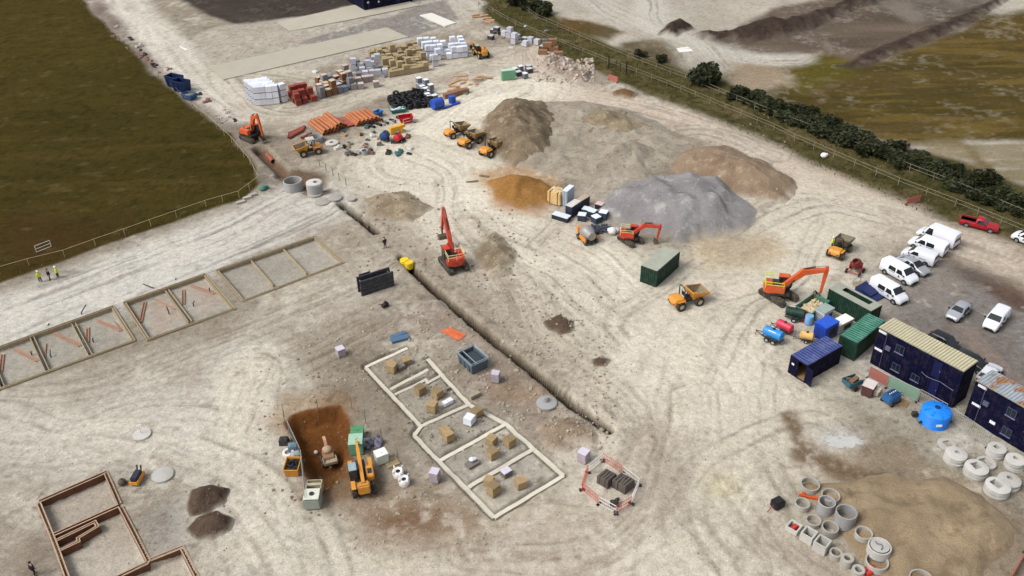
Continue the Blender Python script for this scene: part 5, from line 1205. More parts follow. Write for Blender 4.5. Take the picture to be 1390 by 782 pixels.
yard(['lgrey','grey','dark'],(668,57),(742,72),(732,58),(660,40),8,2,[1,1,2],dict(lgrey='pale grey wrapped pallet in the row under the verge fence',grey='grey block pack in the row under the verge fence',dark='dark pack with pale top in the row under the verge fence'),dict(lgrey='pale pallets under the verge',grey='grey packs under the verge',dark='dark packs under the verge'),.35,.12,11)
yard(['timber'],(735,78),(762,78),(756,62),(735,60),2,3,[1,1,2],'brown timber pack stacked beside the rubble heap','timber packs by the rubble',.3,.05,12,(.8,1,1))
yard(['green'],(682,112),(700,110),(698,103),(682,105),2,1,1,'mint green wrapped tall pallet by the yard road','green wrapped pallets',.1,0,13)
yard(['dark','sm'],(702,112),(728,106),(718,92),(698,96),3,3,1,dict(dark='dark flat pack beside the mint green pallets',sm='small white topped cube beside the mint green pallets'),dict(dark='dark packs by the green pallets',sm='white cubes by the green pallets'),.3,.15,14)
yard(['timber'],(606,136),(636,129),(632,124),(603,130),2,1,1,'long tan timber bundle behind the blue drum','timber bundles by the drum',.1,0,15,(1.2,1,1))
# loose planks
PLK=mat('sawn_timber',(190,150,112),.85,var=.25)
def plank(label,px,py,rz,l=3,w=.3,h=.12,mt=None,name='timber_plank',cat='timber',grp=None,z=0):
    p=on(px,py); o=MB().box((0,0,h/2),(l,w,h)).box((.1,w*.9,h*.45),(l*.9,w*.6,h*.9),.08).build(name,mt or PLK,None,.01,loc=(p.x,p.y,hz(p.x,p.y)+z),rot=rz); return tag(o,label,cat,grp)
for k in range(14): plank('loose tan board in the scatter beyond the black coils',R.uniform(612,662),R.uniform(102,124),R.uniform(-.4,.9),R.uniform(1.5,3.2),.35,.2,grp='loose boards beyond the coils')
for k in range(6): plank('loose timber in the junk at the top of the pallet row',R.uniform(640,668),R.uniform(20,34),R.uniform(-.6,.6),R.uniform(1.5,3),.4,.3,grp='junk timber at the top')
plank('orange formwork board lying above the grey skip',614,455,ang((600,446),(630,462)),3.0,.8,.12,mat('orange_board',(206,104,62),.6),'formwork_board','board')
plank('thin dark plank on the pale road before the orange sand heap',641,247,.1,2.0,.3,.1,WOODD); plank('short dark plank left of the orange sand heap',657,240,-.4,1.6,.3,.1,WOODD)
for k,(a,b) in enumerate((((243,63),(256,70)),)): plank('white pole lying beside the far haul road',249,66,ang(a,b),3.5,.2,.15,WHB,'white_pole','pole')
# packs of blocks inside the strip footing: thing with its own pallet and blocks
TANB=brickmat('footing_tan_blocks',(172,148,108),(160,136,98),.44,.21); WHP=mat('footing_white_wrap',(224,226,236),.35,var=.08,scale=1.2)
def block_pack(label,px,py,rz,s=(1,1,1),mt=TANB,pal=True,grp=None,topm=None):
    p=on(px,py); t=thing('block_pack',label,'pallet',(p.x,p.y,hz(p.x,p.y)-.03),rz,grp); L_,Wd,H=s
    if pal:
        m=MB()
        for y in (-.4,0,.4): m.box((0,y*Wd,.06),(L_*.98,.1,.12))
        for x in (-.42,-.14,.14,.42): m.box((x*L_,0,.14),(.12,Wd,.03))
        m.build('pallet',PAL,t)
    m=MB(); z=.16; n=max(1,round(H/.22))
    for k in range(n):
        for i in (-1,1): m.box((i*L_*.25+R.gauss(0,.012),R.gauss(0,.012),z+H/n*(k+.5)),(L_*.485,Wd*(.985 if k%2 else .97),H/n*.97))
    m.build('block_stack',mt,t)
    if topm: MB().box((0,0,z+H+.03),(L_*1.02,Wd*1.02,.05)).build('pack_top',topm,t,.02)
    return t
fa=ang((597,624),(687,574))
B_=[(530.5,497,.9,.8,.45),(533,505,1.0,1.0,.95),(552,494,1.0,.9,.6),(570.5,534,1,1,.9),(594,539,1,1,.9),(587.5,558,1,1,1),(648,563,1,1,.7),(604,588,1,1,.5),(609,598,1,1,1),(667.5,602,1,1,.85),(692,604,1,1,.9),(669,620,1,1,.9),(670,670,1.05,1.05,1.1),(664,657,.9,.9,.75),(707,660,1.05,1.05,.85)]
WORD=['in the farthest cell of the strip footing, left, low and loose','in the farthest cell of the strip footing, nearest its grey pack','in the farthest cell of the strip footing, right, with a broken top','left one of three in the second cell of the strip footing','right one of three in the second cell of the strip footing','nearest one of three in the second cell of the strip footing','behind the white pack in the third cell of the strip footing','in the third footing cell, left pair, the lower rear one','in the third footing cell, left pair, the taller front one','rear one of three in the fourth cell of the strip footing','right one of three in the fourth cell of the strip footing','front one of three in the fourth cell of the strip footing','tallest in the nearest cell of the strip footing','behind the tallest pack in the nearest cell of the strip footing','right of the grey pack in the nearest cell of the strip footing']
for k,(x,y,a,b,c) in enumerate(B_): block_pack('tan block pack '+WORD[k],x,y,fa+R.uniform(-.3,.3)+(.5 if k%4==1 else 0),(a,b,c),grp='tan packs in the strip footing')
GP=mat('grey_pack_blocks',(128,122,116),.8,var=.2); LIL=mat('lilac_top',(206,200,214),.5,var=.1)
block_pack('dark grey low pack between tan packs in the farthest footing cell',545,502,fa,(.9,.6,.45),GP); block_pack('white wrapped low pack in the second footing cell',608,549,fa,(1.2,.6,.45),WHP); block_pack('small dark block pile by the wall of the second footing cell',608,530,fa,(.5,.3,.25),GP,False)
block_pack('white wrapped pack in the third footing cell',637.5,575,fa+.4,(1.0,1.0,.9),WHP); block_pack('grey pallet with a white bag on top in the fourth footing cell',641,631,fa,(1.3,.9,.25),GP)
MB_=MB().ball((0,0,.2),.32,10,6,.6).ball((.25,.1,.18),.25,10,6,.6).build('cement_bag',WHP,None,smooth=60); p=on(641,629); MB_.location=(p.x,p.y,p.z+.42); tag(MB_,'white bag lying on the grey pallet in the fourth footing cell','bag')
block_pack('lilac topped grey pack in the nearest footing cell',687,645,fa,(1.0,.8,.55),GP,topm=LIL)
LG=mat('printed_pack_side',(170,158,164),.6,var=.15,scale=3)
block_pack('white topped block pack alone on the soil left of the strip footing',463,483,fa-.1,(.95,.95,1.0),LG,topm=LIL); block_pack('white topped block pack beside the grey skip',673,518,fa+.7,(.9,.9,1.1),LG,topm=LIL); block_pack('white topped block pack on the near left outside of the strip footing',591,652,fa+.6,(.9,.9,1.2),LG,topm=LIL); block_pack('white topped block pack next to the red and white barrier ring',792,624,fa+.3,(1.0,1.0,1.1),LG,topm=LIL)
block_pack('grey low concrete block pile on the far side wall of the strip footing',644,539,fa,(1.3,.6,.4),mat('concrete_pile',(170,160,140),.9),False)
plank('blue grey steel trough above the strip footing',543,461,ang((530,464),(555,457)),2.2,.9,.35,mat('blue_grey_steel',(84,112,140),.6),'steel_trough','trough')
for k in range(9): 
    x=818+k*3.6+(6 if k>3 else 0); y=651+k*2.2-(3 if k>3 else 0); p=on(x,y)
    o=MB().box((0,0,.5),(.35,1.5,1.0),0,.96).box((.03,0,1.02),(.2,1.2,.12)).build('kerb_slab',mat('dark_slab',(92,84,78),.9,var=.25),None,.02,loc=p,rot=ang((818,651),(850,672))+R.gauss(0,.05)); tag(o,'dark upright slab in the row inside the barrier ring','slab','slabs in the barrier ring')
o=MB().box((0,0,.25),(.9,.7,.5),0,.8).box((.3,.2,.55),(.4,.3,.25),.5).build('scrap_pile',DARKM,None,.03,loc=on(834,685)); tag(o,'small dark scrap pile at the near end inside the barrier ring','scrap')
# ------------------------------------------------------------------ concrete rings and cover slabs
PRE=mat('precast_concrete',(172,168,160),.85,var=.14,scale=1.4,dirt=.35,dirtc=(160,146,122)); PRED=mat('precast_concrete_grey',(160,160,160),.85,var=.14,scale=1.4,dirt=.35,dirtc=(150,136,112)); SLB=mat('cover_slab_concrete',(194,192,186),.85,var=.14,scale=1.2,dirt=.35)
def top_at(px,py,h):
    """ground point under something of height h whose top is seen at px,py"""
    q=at(px,py,h); z=hz(q.x,q.y); q=at(px,py,h+z); return Vector((q.x,q.y,hz(q.x,q.y)-.02))
def ring(label,px,py,dia,h,mt=PRE,wall=.13,grp='concrete rings by the gravel',top=True,lid=None,name='concrete_ring'):
    p=top_at(px,py,h) if top else on(px,py); r=dia/2
    t=MB().lathe([(r,0),(r,h-.03),(r-.03,h),(r-wall+.03,h),(r-wall,h-.03),(r-wall,0),(r,0)],32).build(name,mt,None,smooth=40,loc=p,rot=R.random()*6); tag(t,label,'concrete ring',grp)
    if h>.6:
        for k in range(int(h/.3)): MB().box((r-wall-.08,0,.2+k*.3),(.14,.3,.03)).build('step_iron',mat('step_iron',(120,104,60),.6),t)
    if lid: MB().lathe([(0.001,h-.02),(r-.2,h-.02),(r-.2,h+.06),(0.001,h+.06)],28).build('lid',SLB,t); 
    return t
r6=lambda x,y:(1040+x/3.523,560+y/3.523)
S_=13.2 # pixels per metre near the rings
RG=[(212,338,100,.62,'low ring farthest from the camera in the bottom right ring group'),(312,386,95,.7,'ring just behind the two tall ones in the bottom right ring group'),(175,430,78,.7,'ring left of the orange beam in the bottom right ring group'),(293,422,88,1.45,'narrower of two tall grey rings in the bottom right ring group'),(388,465,105,1.6,'wider of two tall grey rings in the bottom right ring group'),(228,512,77,.55,'low ring right behind the square chambers'),(308,544,84,1.0,'ring with a yellow step beside the square chambers'),(470,568,86,.6,'low ring between the tall grey ring and the lidded one'),(532,708,108,.7,'wide low ring in front of the lidded one'),(745,788,110,.7,'ring cut off by the bottom edge of the photo')]
for x,y,w_,h,l in RG:
    q=r6(x,y); ring('concrete '+l,q[0],q[1],w_/3.523/15.2,h,PRED if h>1 else PRE)
t=ring('round concrete chamber with a white lid and a hooked handle',*r6(548,625),2.05,.95,SLB,lid=True)
MB().tube([(-.1,-.5,1.05),(.1,-.25,1.12),(-.05,.1,1.12),(.2,.3,1.1),(.45,.3,1.06)],.05,6).build('lifting_sling',mat('grey_sling',(110,110,112),.8),t)
def square(label,px,py,s,h,fill=None,grp='square chambers by the rings'):
    p=top_at(px,py,h); a=s/2; w_=.16; rz=ang((1076,712),(1116,735))
    t=MB(); o=[(-a,-a),(a,-a),(a,a),(-a,a)]; i=[(x*(1-w_/a),y*(1-w_/a)) for x,y in o]
    vs=[(x,y,0) for x,y in o]+[(x,y,h) for x,y in o]+[(x,y,h) for x,y in i]+[(x,y,.02) for x,y in i]
    fs=[]
    for k in range(4):
        j=(k+1)%4; fs+=[(k,j,4+j,4+k),(4+k,4+j,8+j,8+k),(8+k,8+j,12+j,12+k)]
    t=t.add(vs,fs+[(12,13,14,15)]).build('square_chamber',SLB,None,.03,loc=p,rot=rz); tag(t,label,'concrete chamber',grp)
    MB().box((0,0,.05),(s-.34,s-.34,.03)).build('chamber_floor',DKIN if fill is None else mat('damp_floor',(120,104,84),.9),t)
    return t,p,rz
s1=square('square concrete chamber holding a red block, first of three in a row',*r6(135,540),1.2,.55,1); square('middle one of three square concrete chambers in a row',*r6(208,571),1.2,.95); square('last and tallest of three square concrete chambers in a row',*r6(272,613),1.25,1.15)
o=MB().box((0,0,.15),(.85,.45,.3)).box((0,0,.32),(.8,.4,.05)).build('red_block',mat('red_crate',(186,58,50),.6),None,.03,loc=s1[1]+Vector((.0,0,.08)),rot=s1[2]+1.4); tag(o,'red block lying inside the first square chamber','block')
ring('small concrete gully pot farthest of three in the front row',*r6(335,666),1.15,.7,PRE,.17,'gully pots',name='gully_pot'); ring('small concrete gully pot, tall middle one of three in the front row',*r6(390,693),1.15,1.0,PRE,.3,'gully pots',name='gully_pot'); ring('small concrete gully pot beside the red pipe at the bottom edge',*r6(443,748),1.15,.7,PRE,.27,'gully pots',name='gully_pot')
o=MB().cyl((-.6,0,.25),(.6,0,.25),.22,.22,12).cyl((-.6,.45,.25),(.6,.45,.25),.22,.22,12).build('red_pipe',mat('red_pipe',(198,62,54),.5),None,loc=on(*r6(498,776)),rot=.4); tag(o,'short red pipes at the bottom edge beside the gully pot','pipe')
o=MB().box((0,0,.2),(2.4,.25,.25)).box((.5,0,.36),(.8,.22,.1)).box((-.8,.15,.3),(.3,.3,.3)).build('lifting_beam',ORG,None,.02,loc=on(*r6(215,415)),rot=ang(r6(160,395),r6(255,420))); tag(o,'orange lifting beam lying among the concrete rings','beam')
t=MB().box((0,0,.5),(1.1,.95,.75)).box((0,0,.92),(.95,.8,.12)).build('generator_box',mat('black_generator',(38,34,36),.6,var=.2),None,.05,loc=on(*r6(52,452)),rot=.5); tag(t,'small black generator box left of the concrete rings','generator')
MB().cyl((-.4,-.3,.16),(-.4,.3,.16),.16,.16,10).cyl((.4,-.3,.16),(.4,.3,.16),.16,.16,10).build('wheel',TYRE,t); MB().tube([(-.55,0,.5),(-1.5,-.2,.25)],.05,6).build('tow_bar',mat('red_bar',(150,70,60),.6),t)
def slab(label,p,z,dia,hole,rz,grp,th=.16,mt=SLB):
    n=40; r=dia/2; m=MB(); out=[(r*math.cos(2*PI*i/n),r*math.sin(2*PI*i/n)) for i in range(n)]
    hx,hy=hole[1]; inn=[]
    for i in range(n):
        a=2*PI*i/n
        if hole[0]=='sq':
            c,s=math.cos(a),math.sin(a); k=hole[2]/max(abs(c),abs(s)*hole[3]); inn.append((hx+k*c,hy+k*s))
        else: inn.append((hx+hole[2]*math.cos(a),hy+hole[2]*math.sin(a)))
    vs=[(x,y,0) for x,y in out]+[(x,y,th-.02) for x,y in out]+[(x*.97,y*.97,th) for x,y in out]+[(x,y,th) for x,y in inn]+[(x,y,0) for x,y in inn]
    fs=[]
    for i in range(n):
        j=(i+1)%n
        for k in range(4): fs.append((k*n+i,k*n+j,(k+1)*n+j,(k+1)*n+i))
        fs.append((4*n+i,4*n+j,j,i))
    o=m.add(vs,fs).build('cover_slab',mt,None,smooth=35,loc=(p.x,p.y,p.z+z),rot=rz); return tag(o,label,'cover slab',grp)
ST=[(866,147,98,1,('sq',(.1,.0),.4,1),'lying alone with a large square hole, farthest left'),(911,193,112,5,('rd',(.25,.1),.24,1),'with a small round hole, left end of the stacks'),(1009,258,118,5,('sq',(.1,.2),.42,1),'with a square hole, second stack from the left'),(1055,236,98,2,('sq',(-.1,.0),.42,.7),'with an oblong hole behind the second stack'),(1106,166,94,5,('sq',(.05,.1),.26,1),'with a small square hole, beside the navy office'),(1195,220,98,5,('rd',(.1,.15),.26,1),'with a round hole, at the right photo edge'),(1166,318,112,4,('rd',(.2,.2),.28,1),'with a round hole, rear of the nearest pair'),(1111,345,122,5,('sq',(.05,.2),.42,.8),'with a square hole, front of the nearest pair')]
for x,y,w_,n,hole,l in ST:
    q=r6(x,y); h=n*.215; p=top_at(q[0],q[1],h); p.z=gz(p.x,p.y); rz=rad(20)+R.uniform(-.2,.2); dia=w_/3.523/15.0
    for k in range(n):
        top=k==n-1
        slab(('round concrete cover slab '+l) if top else 'slab stacked under the one '+l,Vector((p.x+(0 if top else R.gauss(0,.025)),p.y+(0 if top else R.gauss(0,.025)),p.z)),k*.215,dia,hole,rz+(0 if top else R.gauss(0,.04)),'slabs '+l)
# rings and slabs of the far trench
ring('wide concrete ring standing in the far pipe trench, open top',*(397,244.5),3.0,1.6,PRED,.16,None)
ring('concrete ring with a white slab and a hole on top in the far pipe trench',*(426,249),2.5,1.7,PRED,.16,None); slab('white cover slab lying on the ring in the far pipe trench',(lambda p:Vector((p.x,p.y,p.z)))(top_at(426,247.5,1.75)),1.66,2.5,('rd',(.2,.1),.36,1),0,None)
ring('wide concrete ring behind the canopy dumper, thin walled',*(427.5,185),2.6,1.0,PRED,.14,None); slab('white cover slab with a hole right of the canopy dumper',top_at(450.5,193.5,.3),.1,2.3,('rd',(.0,.0),.4,1),0,None,.3)
for k,(x,y,d_,h_,l) in enumerate(((455,270.5,2.2,('rd',(0,0),.02,1),'plain pale cover slab'),(463.5,276.5,1.9,('rd',(0,0),.35,1),'ring shaped cover slab'),(477,272,1.5,('rd',(0,0),.02,1),'smallest plain slab'),(438,275,2.4,('rd',(0,0),.02,1),'tilted grey slab'),(428,264,2.4,('rd',(0,0),.02,1),'dusty slab nearest the trench rings'))): slab(l+' lying at the head of the short trench',on(x,y),.05,d_,h_,0,'slabs at the short trench',.25,PRE)
slab('pale round slab lying on the ground above the long trench',on(598,403.5),.05,2.3,('rd',(0,0),.02,1),0,None,.3,PRE); slab('grey round slab with rim beside the long trench',on(742,549.5),.05,2.3,('rd',(0,0),.02,1),0,None,.25,PRED)
o=MB().cyl((0,0,0),(0,0,.35),.4,.34,16).cyl((0,0,.35),(0,0,.5),.3,.26,16).build('concrete_stub',PRED,None,smooth=40,loc=on(741,547)+Vector((0,0,.28))); tag(o,'stubby concrete cap standing on the grey round slab','cap')
slab('white round slab lying flat beside the dark mini roller',on(221,645),.02,2.2,('rd',(0,0),.02,1),0,None,.22); slab('white round base disc with a white post on it',on(193,590),.02,1.9,('rd',(0,0),.02,1),0,None,.18)
t=MB().cyl((0,0,0),(0,0,1.1),.06,.05,8).cyl((-.25,0,1.05),(.2,.05,1.2),.05,.05,6).build('marker_post',WHB,None,loc=on(192,589)+Vector((0,0,.18))); tag(t,'thin white post standing on the white base disc','post')
r=random.Random(33)
for k in range(11):
    x,y=r.uniform(468,522),r.uniform(190,212); p=on(x,y); 
    if k%3==0: ring('small chamber ring among the drainage fittings by the pipe stacks',x,y,r.uniform(.9,1.4),r.uniform(.4,.8),PRED if k%2 else PRE,.12,'small rings by the pipes',top=False)
    else: tag(MB().box((0,0,.25),(r.uniform(.6,1.3),r.uniform(.5,.8),.5),0,.85).box((.1,.1,.55),(.4,.4,.15)).build('drain_fitting',r.choice([GREYM,DARKM,mat('clay_fitting',(142,104,88),.8),PRED]),None,.04,loc=p,rot=r.random()*3),'drainage fitting lying among the scatter by the pipe stacks','fitting','drainage fittings by the pipes')
for k in range(26):
    x,y=r.uniform(455,560),r.uniform(168,214); 
    if (x-427)**2+(y-190)**2<700: continue
    s_=r.uniform(.5,1.2); tag(MB().box((0,0,.18*s_),(1.2*s_,.7*s_,.36*s_),0,.9).box((.2*s_,.1,.42*s_),(.6*s_,.35*s_,.16),.7).build('site_clutter',r.choice([mat('clutter_white',(206,204,198),.6,var=.2),mat('clutter_brown',(128,96,72),.8,var=.25),DARKM,mat('clutter_tan',(176,146,110),.8,var=.2),mat('clutter_teal',(70,110,112),.6,var=.2)]),None,.02,loc=on(x,y),rot=r.random()*3),'small crate or offcut in the clutter around the pipe stacks','clutter','clutter round the pipe stacks')
for k in range(22):
    x,y=r.choice([(r.uniform(425,530),r.uniform(95,135)),(r.uniform(600,720),r.uniform(88,128)),(r.uniform(655,745),r.uniform(30,70))]); s_=r.uniform(.5,1.1)
    tag(MB().box((0,0,.16*s_),(1.3*s_,.9*s_,.32*s_),0,.93).box((.1,.1,.38*s_),(.8*s_,.3*s_,.12),.5).build('loose_stock',r.choice([mat('stock_white',(220,222,226),.5,var=.1),mat('stock_grey',(132,134,140),.7,var=.2),mat('stock_wood',(164,128,94),.85,var=.2)]),None,.02,loc=on(x,y),rot=r.random()*3),'low opened pack of stock among the yard pallets','stock','opened packs in the yard')
# ------------------------------------------------------------------ pipes, coils, drums
OP=mat('orange_clay_pipe',(184,116,76),.55,var=.15,scale=1.5); RP=mat('red_clay_pipe',(160,88,70),.6,var=.2,scale=1.5); PEND=mat('pipe_dark_end',(96,52,44),.8)
def pipe(label,p0,p1,dia,mt,z=0,grp=None):
    a,b=on(*p0),on(*p1); c=(a+b)/2; l=(b-a).length/2; r=dia/2
    t=MB().lathe([(r,-l),(r,l-.35),(r*1.12,l-.33),(r*1.12,l),(r*.86,l),(r*.86,-l),(r,-l)],16,axis='X').build('drain_pipe',mt,None,smooth=40,loc=(c.x,c.y,c.z+z+r*1.02),rot=math.atan2(b.y-a.y,b.x-a.x)); return tag(t,label,'pipe',grp)
r3=lambda x,y:(300+x/4.886,130+y/4.886)
for k in range(3): pipe('red clay pipe in the low loose group left of the orange pipes',r3(560-k*8,215+k*12),r3(455-k*3,262+k*14),.55,RP,0,'loose red pipes')
pipe('short red pipe before the orange pipe stack',r3(600,258),r3(535,290),.5,RP)
for lay in (0,1):
    for k in range(4-lay): pipe('big orange pipe in the front stack',r3(588+k*24+lay*16,190-k*8+lay*2),r3(688+k*27+lay*12,268-k*10+lay*2),.62,OP,lay*.56,'big orange pipes in the front stack')
for lay in (0,1,2):
    for k in range(4-lay): pipe('big orange pipe in the tall middle stack',r3(672+k*20+lay*9,172-k*9+lay),r3(762+k*22+lay*9,250-k*12+lay),.62,OP,lay*.56,'big orange pipes in the middle stack')
for k in range(4): pipe('reddish pipe in the low gap between the orange stacks',r3(770+k*14,160-k*2),r3(848+k*16,215-k*4),.4,RP,0,'reddish pipes in the gap')
for lay in (0,1,2):
    for k in range(7-lay): pipe('slender orange pipe in the rear stack beside the black coils',r3(828+k*27+lay*10,146-k*6+lay),r3(905+k*27+lay*10,208-k*7+lay),.44,OP,lay*.4,'slender orange pipes in the rear stack')
for k in range(6): pipe('black pipe in the row before the black coils',r3(985+k*45,205-k*14),r3(1020+k*45,218-k*14),.45,mat('black_pipe',(30,30,34),.5),0,'black pipes by the coils')
pipe('reddish pipe lying in the far trench beside the field',(362,205),(370,214),.8,RP)
BLKC=mat('black_plastic_coil',(26,26,28),.5,var=.2)
coil=MB().lathe([(.5+.2*math.cos(a),.24+.22*math.sin(a)) for a in [2*PI*i/8 for i in range(8)]],20,closed=True)
for k in range(3): coil.lathe([(.68+.03*math.cos(a),.1+.14*k+.04*math.sin(a)) for a in [2*PI*i/4 for i in range(4)]],20,closed=True)
cproto=None; P_=[at(*q) for q in ((535,150),(592,146),(574,124),(526,136))]
for i in range(6):
    for j in range(6):
        for lv in range(2 if (i+j)%3 else 3):
            u,v=(i+.5)/6,(j+.5)/6; q=(P_[0]*(1-u)+P_[1]*u)*(1-v)+(P_[3]*(1-u)+P_[2]*u)*v
            if cproto is None: cproto=o=coil.build('pipe_coil',BLKC,None,smooth=50)
            else: o=cproto.copy(); COL.objects.link(o)
            o.location=(q.x+R.gauss(0,.12),q.y+R.gauss(0,.12),gz(q.x,q.y)+lv*.46); o.rotation_euler=(R.gauss(0,.12)+(1.2 if R.random()<.15 else 0),R.gauss(0,.12),R.random()*6); tag(o,'black plastic pipe coil in the coil pile beside the orange pipes','pipe coil','black coils in the pile')
BLU=mat('bright_blue_plastic',(44,84,180),.4,var=.08); 
def drum(label,px,py,rad_,l,mt,upright=True,rz=0,cat='drum',name='drum'):
    m=MB(); pr=[(.001,0),(rad_*.92,0),(rad_,.06),(rad_,l*.32),(rad_*1.04,l*.34),(rad_,l*.36),(rad_,l*.64),(rad_*1.04,l*.66),(rad_,l*.68),(rad_,l-.06),(rad_*.92,l),(rad_*.9,l-.03),(.001,l-.03)]
    if upright: m.lathe(pr,22); 
    else: m.lathe([(a,b-l/2) for a,b in pr],22,(0,0,rad_*1.05),axis='X')
    return tag(m.build(name,mt,None,smooth=35,loc=on(px,py),rot=rz),label,cat)
drum('big blue tank lying on its side beside the black coils',594,147,1.0,2.2,BLU,False,.6); drum('upright blue drum right of the big blue tank',614,139,.7,1.4,BLU); pipe('blue pipe lying on the road beside the blue drum',(603,148),(624,140),.4,BLU)
o=drum('white plastic water butt on the blue tank corner',586,140,.5,.9,WHB)
# small machines by the red bin
def trailer_tank(label,p,rz,mt,s=1,tandem=True,cat='water bowser',name='water_bowser',stripe=None,l=2.3,r=.62):
    t=thing(name,label,cat,p,rz); t.scale=(s,s,s)
    MB().lathe([(.001,-l/2-.14),(r*.6,-l/2-.1),(r,-l/2+.08),(r,l/2-.08),(r*.6,l/2+.1),(.001,l/2+.14)],24,(0,0,1.15),axis='X').build('tank',mt,t,smooth=40)
    MB().cyl((0,0,1.15+r-.04),(0,0,1.15+r+.1),.2,.2,12).build('filler_cap',DARKM,t)
    MB().box((0,.4,.5),(l+.2,.1,.12)).box((0,-.4,.5),(l+.2,.1,.12)).box((l/2,0,.5),(.1,.7,.11)).box((-l/2,0,.5),(.1,.7,.11)).tube([(l/2+.05,.4,.5),(l/2+1.1,0,.5)],.05,6).tube([(l/2+.05,-.4,.5),(l/2+1.1,0,.5)],.05,6).cyl((l/2+1.0,.12,.0),(l/2+1.0,.12,.75),.04,.04,6).build('trailer_frame',DARKM,t)
    for x in ((-.42,.42) if tandem else (0,)):
        for y in (-.72,.72):
            o=MB().lathe([(.18,-.1),(.32,-.1),(.34,-.06),(.34,.06),(.32,.1),(.18,.1),(.18,-.1)],16,axis='Y').build('wheel',TYRE,t,loc=(x,y,.34),smooth=40); MB().cyl((0,-.08,0),(0,.08,0),.2,.2,12).build('rim',mat('pale_grey_rim',(176,180,184),.5),o)
    for y in (-.72,.72): MB().box((0,y,.74),(1.7 if tandem else .9,.24,.05)).build('mudguard',DARKM,t)
    if stripe:
        for s_ in (-1,1): MB().box((.0,s_*(r*.72),1.15+r*.7),(.95,.03,.16)).build('name_plate',stripe,t)
    return t
CY=mat('sky_blue_paint',(50,146,222),.4,var=.08,dirt=.1); CRM=mat('crimson_paint',(198,54,80),.4,var=.08,dirt=.1)
trailer_tank('sky blue twin axle water bowser with a white name strip',P0(1048,463),ang((1062,464),(1034,452)),CY,1.0,stripe=WPL)
trailer_tank('crimson tank trailer right behind the sky blue bowser',P0(1064,451),ang((1076,452),(1052,440)),CRM,.85,False,'fuel bowser','fuel_bowser')
trailer_tank('dark green tank trailer between crimson tank and green skip',P0(1078,434),ang((1064,430),(1092,436)),GRN,.95,False,'fuel bowser','fuel_bowser')
trailer_tank('dark blue drum trailer on the road edge by the orange pipes',P0(523,192),rad(70),mat('dark_blue_paint',(44,74,124),.5),.95,False,'bowser','drum_trailer',l=1.6,r=.75)
trailer_tank('red drum trailer beside the dark blue drum trailer',P0(541,194),rad(60),mat('bright_red_paint',(190,40,46),.5),.85,False,'bowser','drum_trailer',l=1.4,r=.75)
o=MB().box((0,0,.9),(2.6,1.0,.9),0,.85).box((1.2,0,1.2),(.9,.9,.5)).cyl((-.9,-.6,.4),(-.9,.6,.4),.4,.4,12).cyl((.9,-.6,.4),(.9,.6,.4),.4,.4,12).build('yellow_compressor',mat('yellow_paint',(222,168,52),.5,dirt=.2),None,.06,loc=P0(538,181),rot=.5); tag(o,'yellow compressor between the two drum trailers','compressor')
def skip(label,px,py,rz,mt,L_=3.2,Wd=1.7,H=1.2,fill=None,grp=None,flare=.35):
    t=thing('waste_skip',label,'skip',on(px,py),rz,grp); a,b=L_/2,Wd/2
    bo=[(-a+flare,-b+.1,.05),(a-flare,-b+.1,.05),(a-flare,b-.1,.05),(-a+flare,b-.1,.05)]; to=[(-a,-b,H),(a,-b,H),(a,b,H),(-a,b,H)]; w_=.07
    ti=[(-a+w_,-b+w_,H),(a-w_,-b+w_,H),(a-w_,b-w_,H),(-a+w_,b-w_,H)]; bi=[(x*.96,y*.94,.12) for x,y,z in bo]
    fs=[(0,1,2,3)]; 
    for k in range(4): j=(k+1)%4; fs+=[(k,4+k,4+j,j),(4+k,8+k,8+j,4+j),(8+k,12+k,12+j,8+j)]
    MB().add(bo+to+ti+bi,fs+[(12,13,14,15)]).build('skip_body',mt,t)
    m=MB().tube(to+to[:1],.06,6)
    for x in (-.3*L_,0,.3*L_):
        for s in (-1,1): m.box((x,s*(b-.02),H*.55),(.1,.1,H*.8))
    m.build('rim',mt,t)
    if fill:
        m=MB(); rr=random.Random(int(px))
        for _ in range(26): m.box((rr.uniform(-a*.75,a*.75),rr.uniform(-b*.7,b*.7),H*.72+rr.uniform(-.15,.2)),(rr.uniform(.2,.7),rr.uniform(.15,.4),rr.uniform(.1,.3)),rr.random()*3,.9,rr.uniform(-.4,.4))
        m.box((0,0,H*.5),(L_*.7,Wd*.75,H*.3)); m.build('waste',fill,t)
    return t
DB=mat('deep_blue_skip',(20,42,84),.5,var=.15); MIX=mat('mixed_waste',(150,146,138),.9,var=.4,scale=1.2)
skip('deep blue skip farthest left in the row at the field edge',239,117,rad(-28),DB,3.4,2.0,2.2,None,'blue skips at the field edge'); skip('deep blue skip in the middle of the row at the field edge',248,123,rad(-28),DB,3.4,2.0,2.2,None,'blue skips at the field edge'); skip('lighter blue skip with pale contents nearest the debris strip',258,134,rad(-28),mat('mid_blue_skip',(60,92,140),.5),2.6,1.8,1.1,MIX,'blue skips at the field edge')
skip('red bin behind the white barrier frames',551,166,.3,mat('bright_red_bin',(198,28,44),.5),2.6,1.6,1.2,None); skip('teal flat bin with white bags before the black coils',540,152,.3,mat('teal_bin',(48,112,102),.6),3.0,1.6,.7,mat('white_bags',(214,220,222),.5,var=.15)); skip('blue small bin at the end of the orange pipes',514,158,.8,mat('azure_bin',(50,120,186),.5),1.5,1.2,1.0,None)
SG=mat('slate_grey_steel',(84,100,112),.5,var=.15,dirt=.2)
t=skip('slate grey open skip with tubular edge rails beside the long trench',642,496,ang((623,480),(650,505)),SG,3.1,2.3,1.25,None,flare=.1)
m=MB(); P=[(-1.6,-1.2),(1.6,-1.2),(1.6,1.2),(-1.6,1.2),(-1.6,-1.2)]; m.tube([(x,y,1.65) for x,y in P],.04,6).tube([(x,y,1.42) for x,y in P],.03,6)
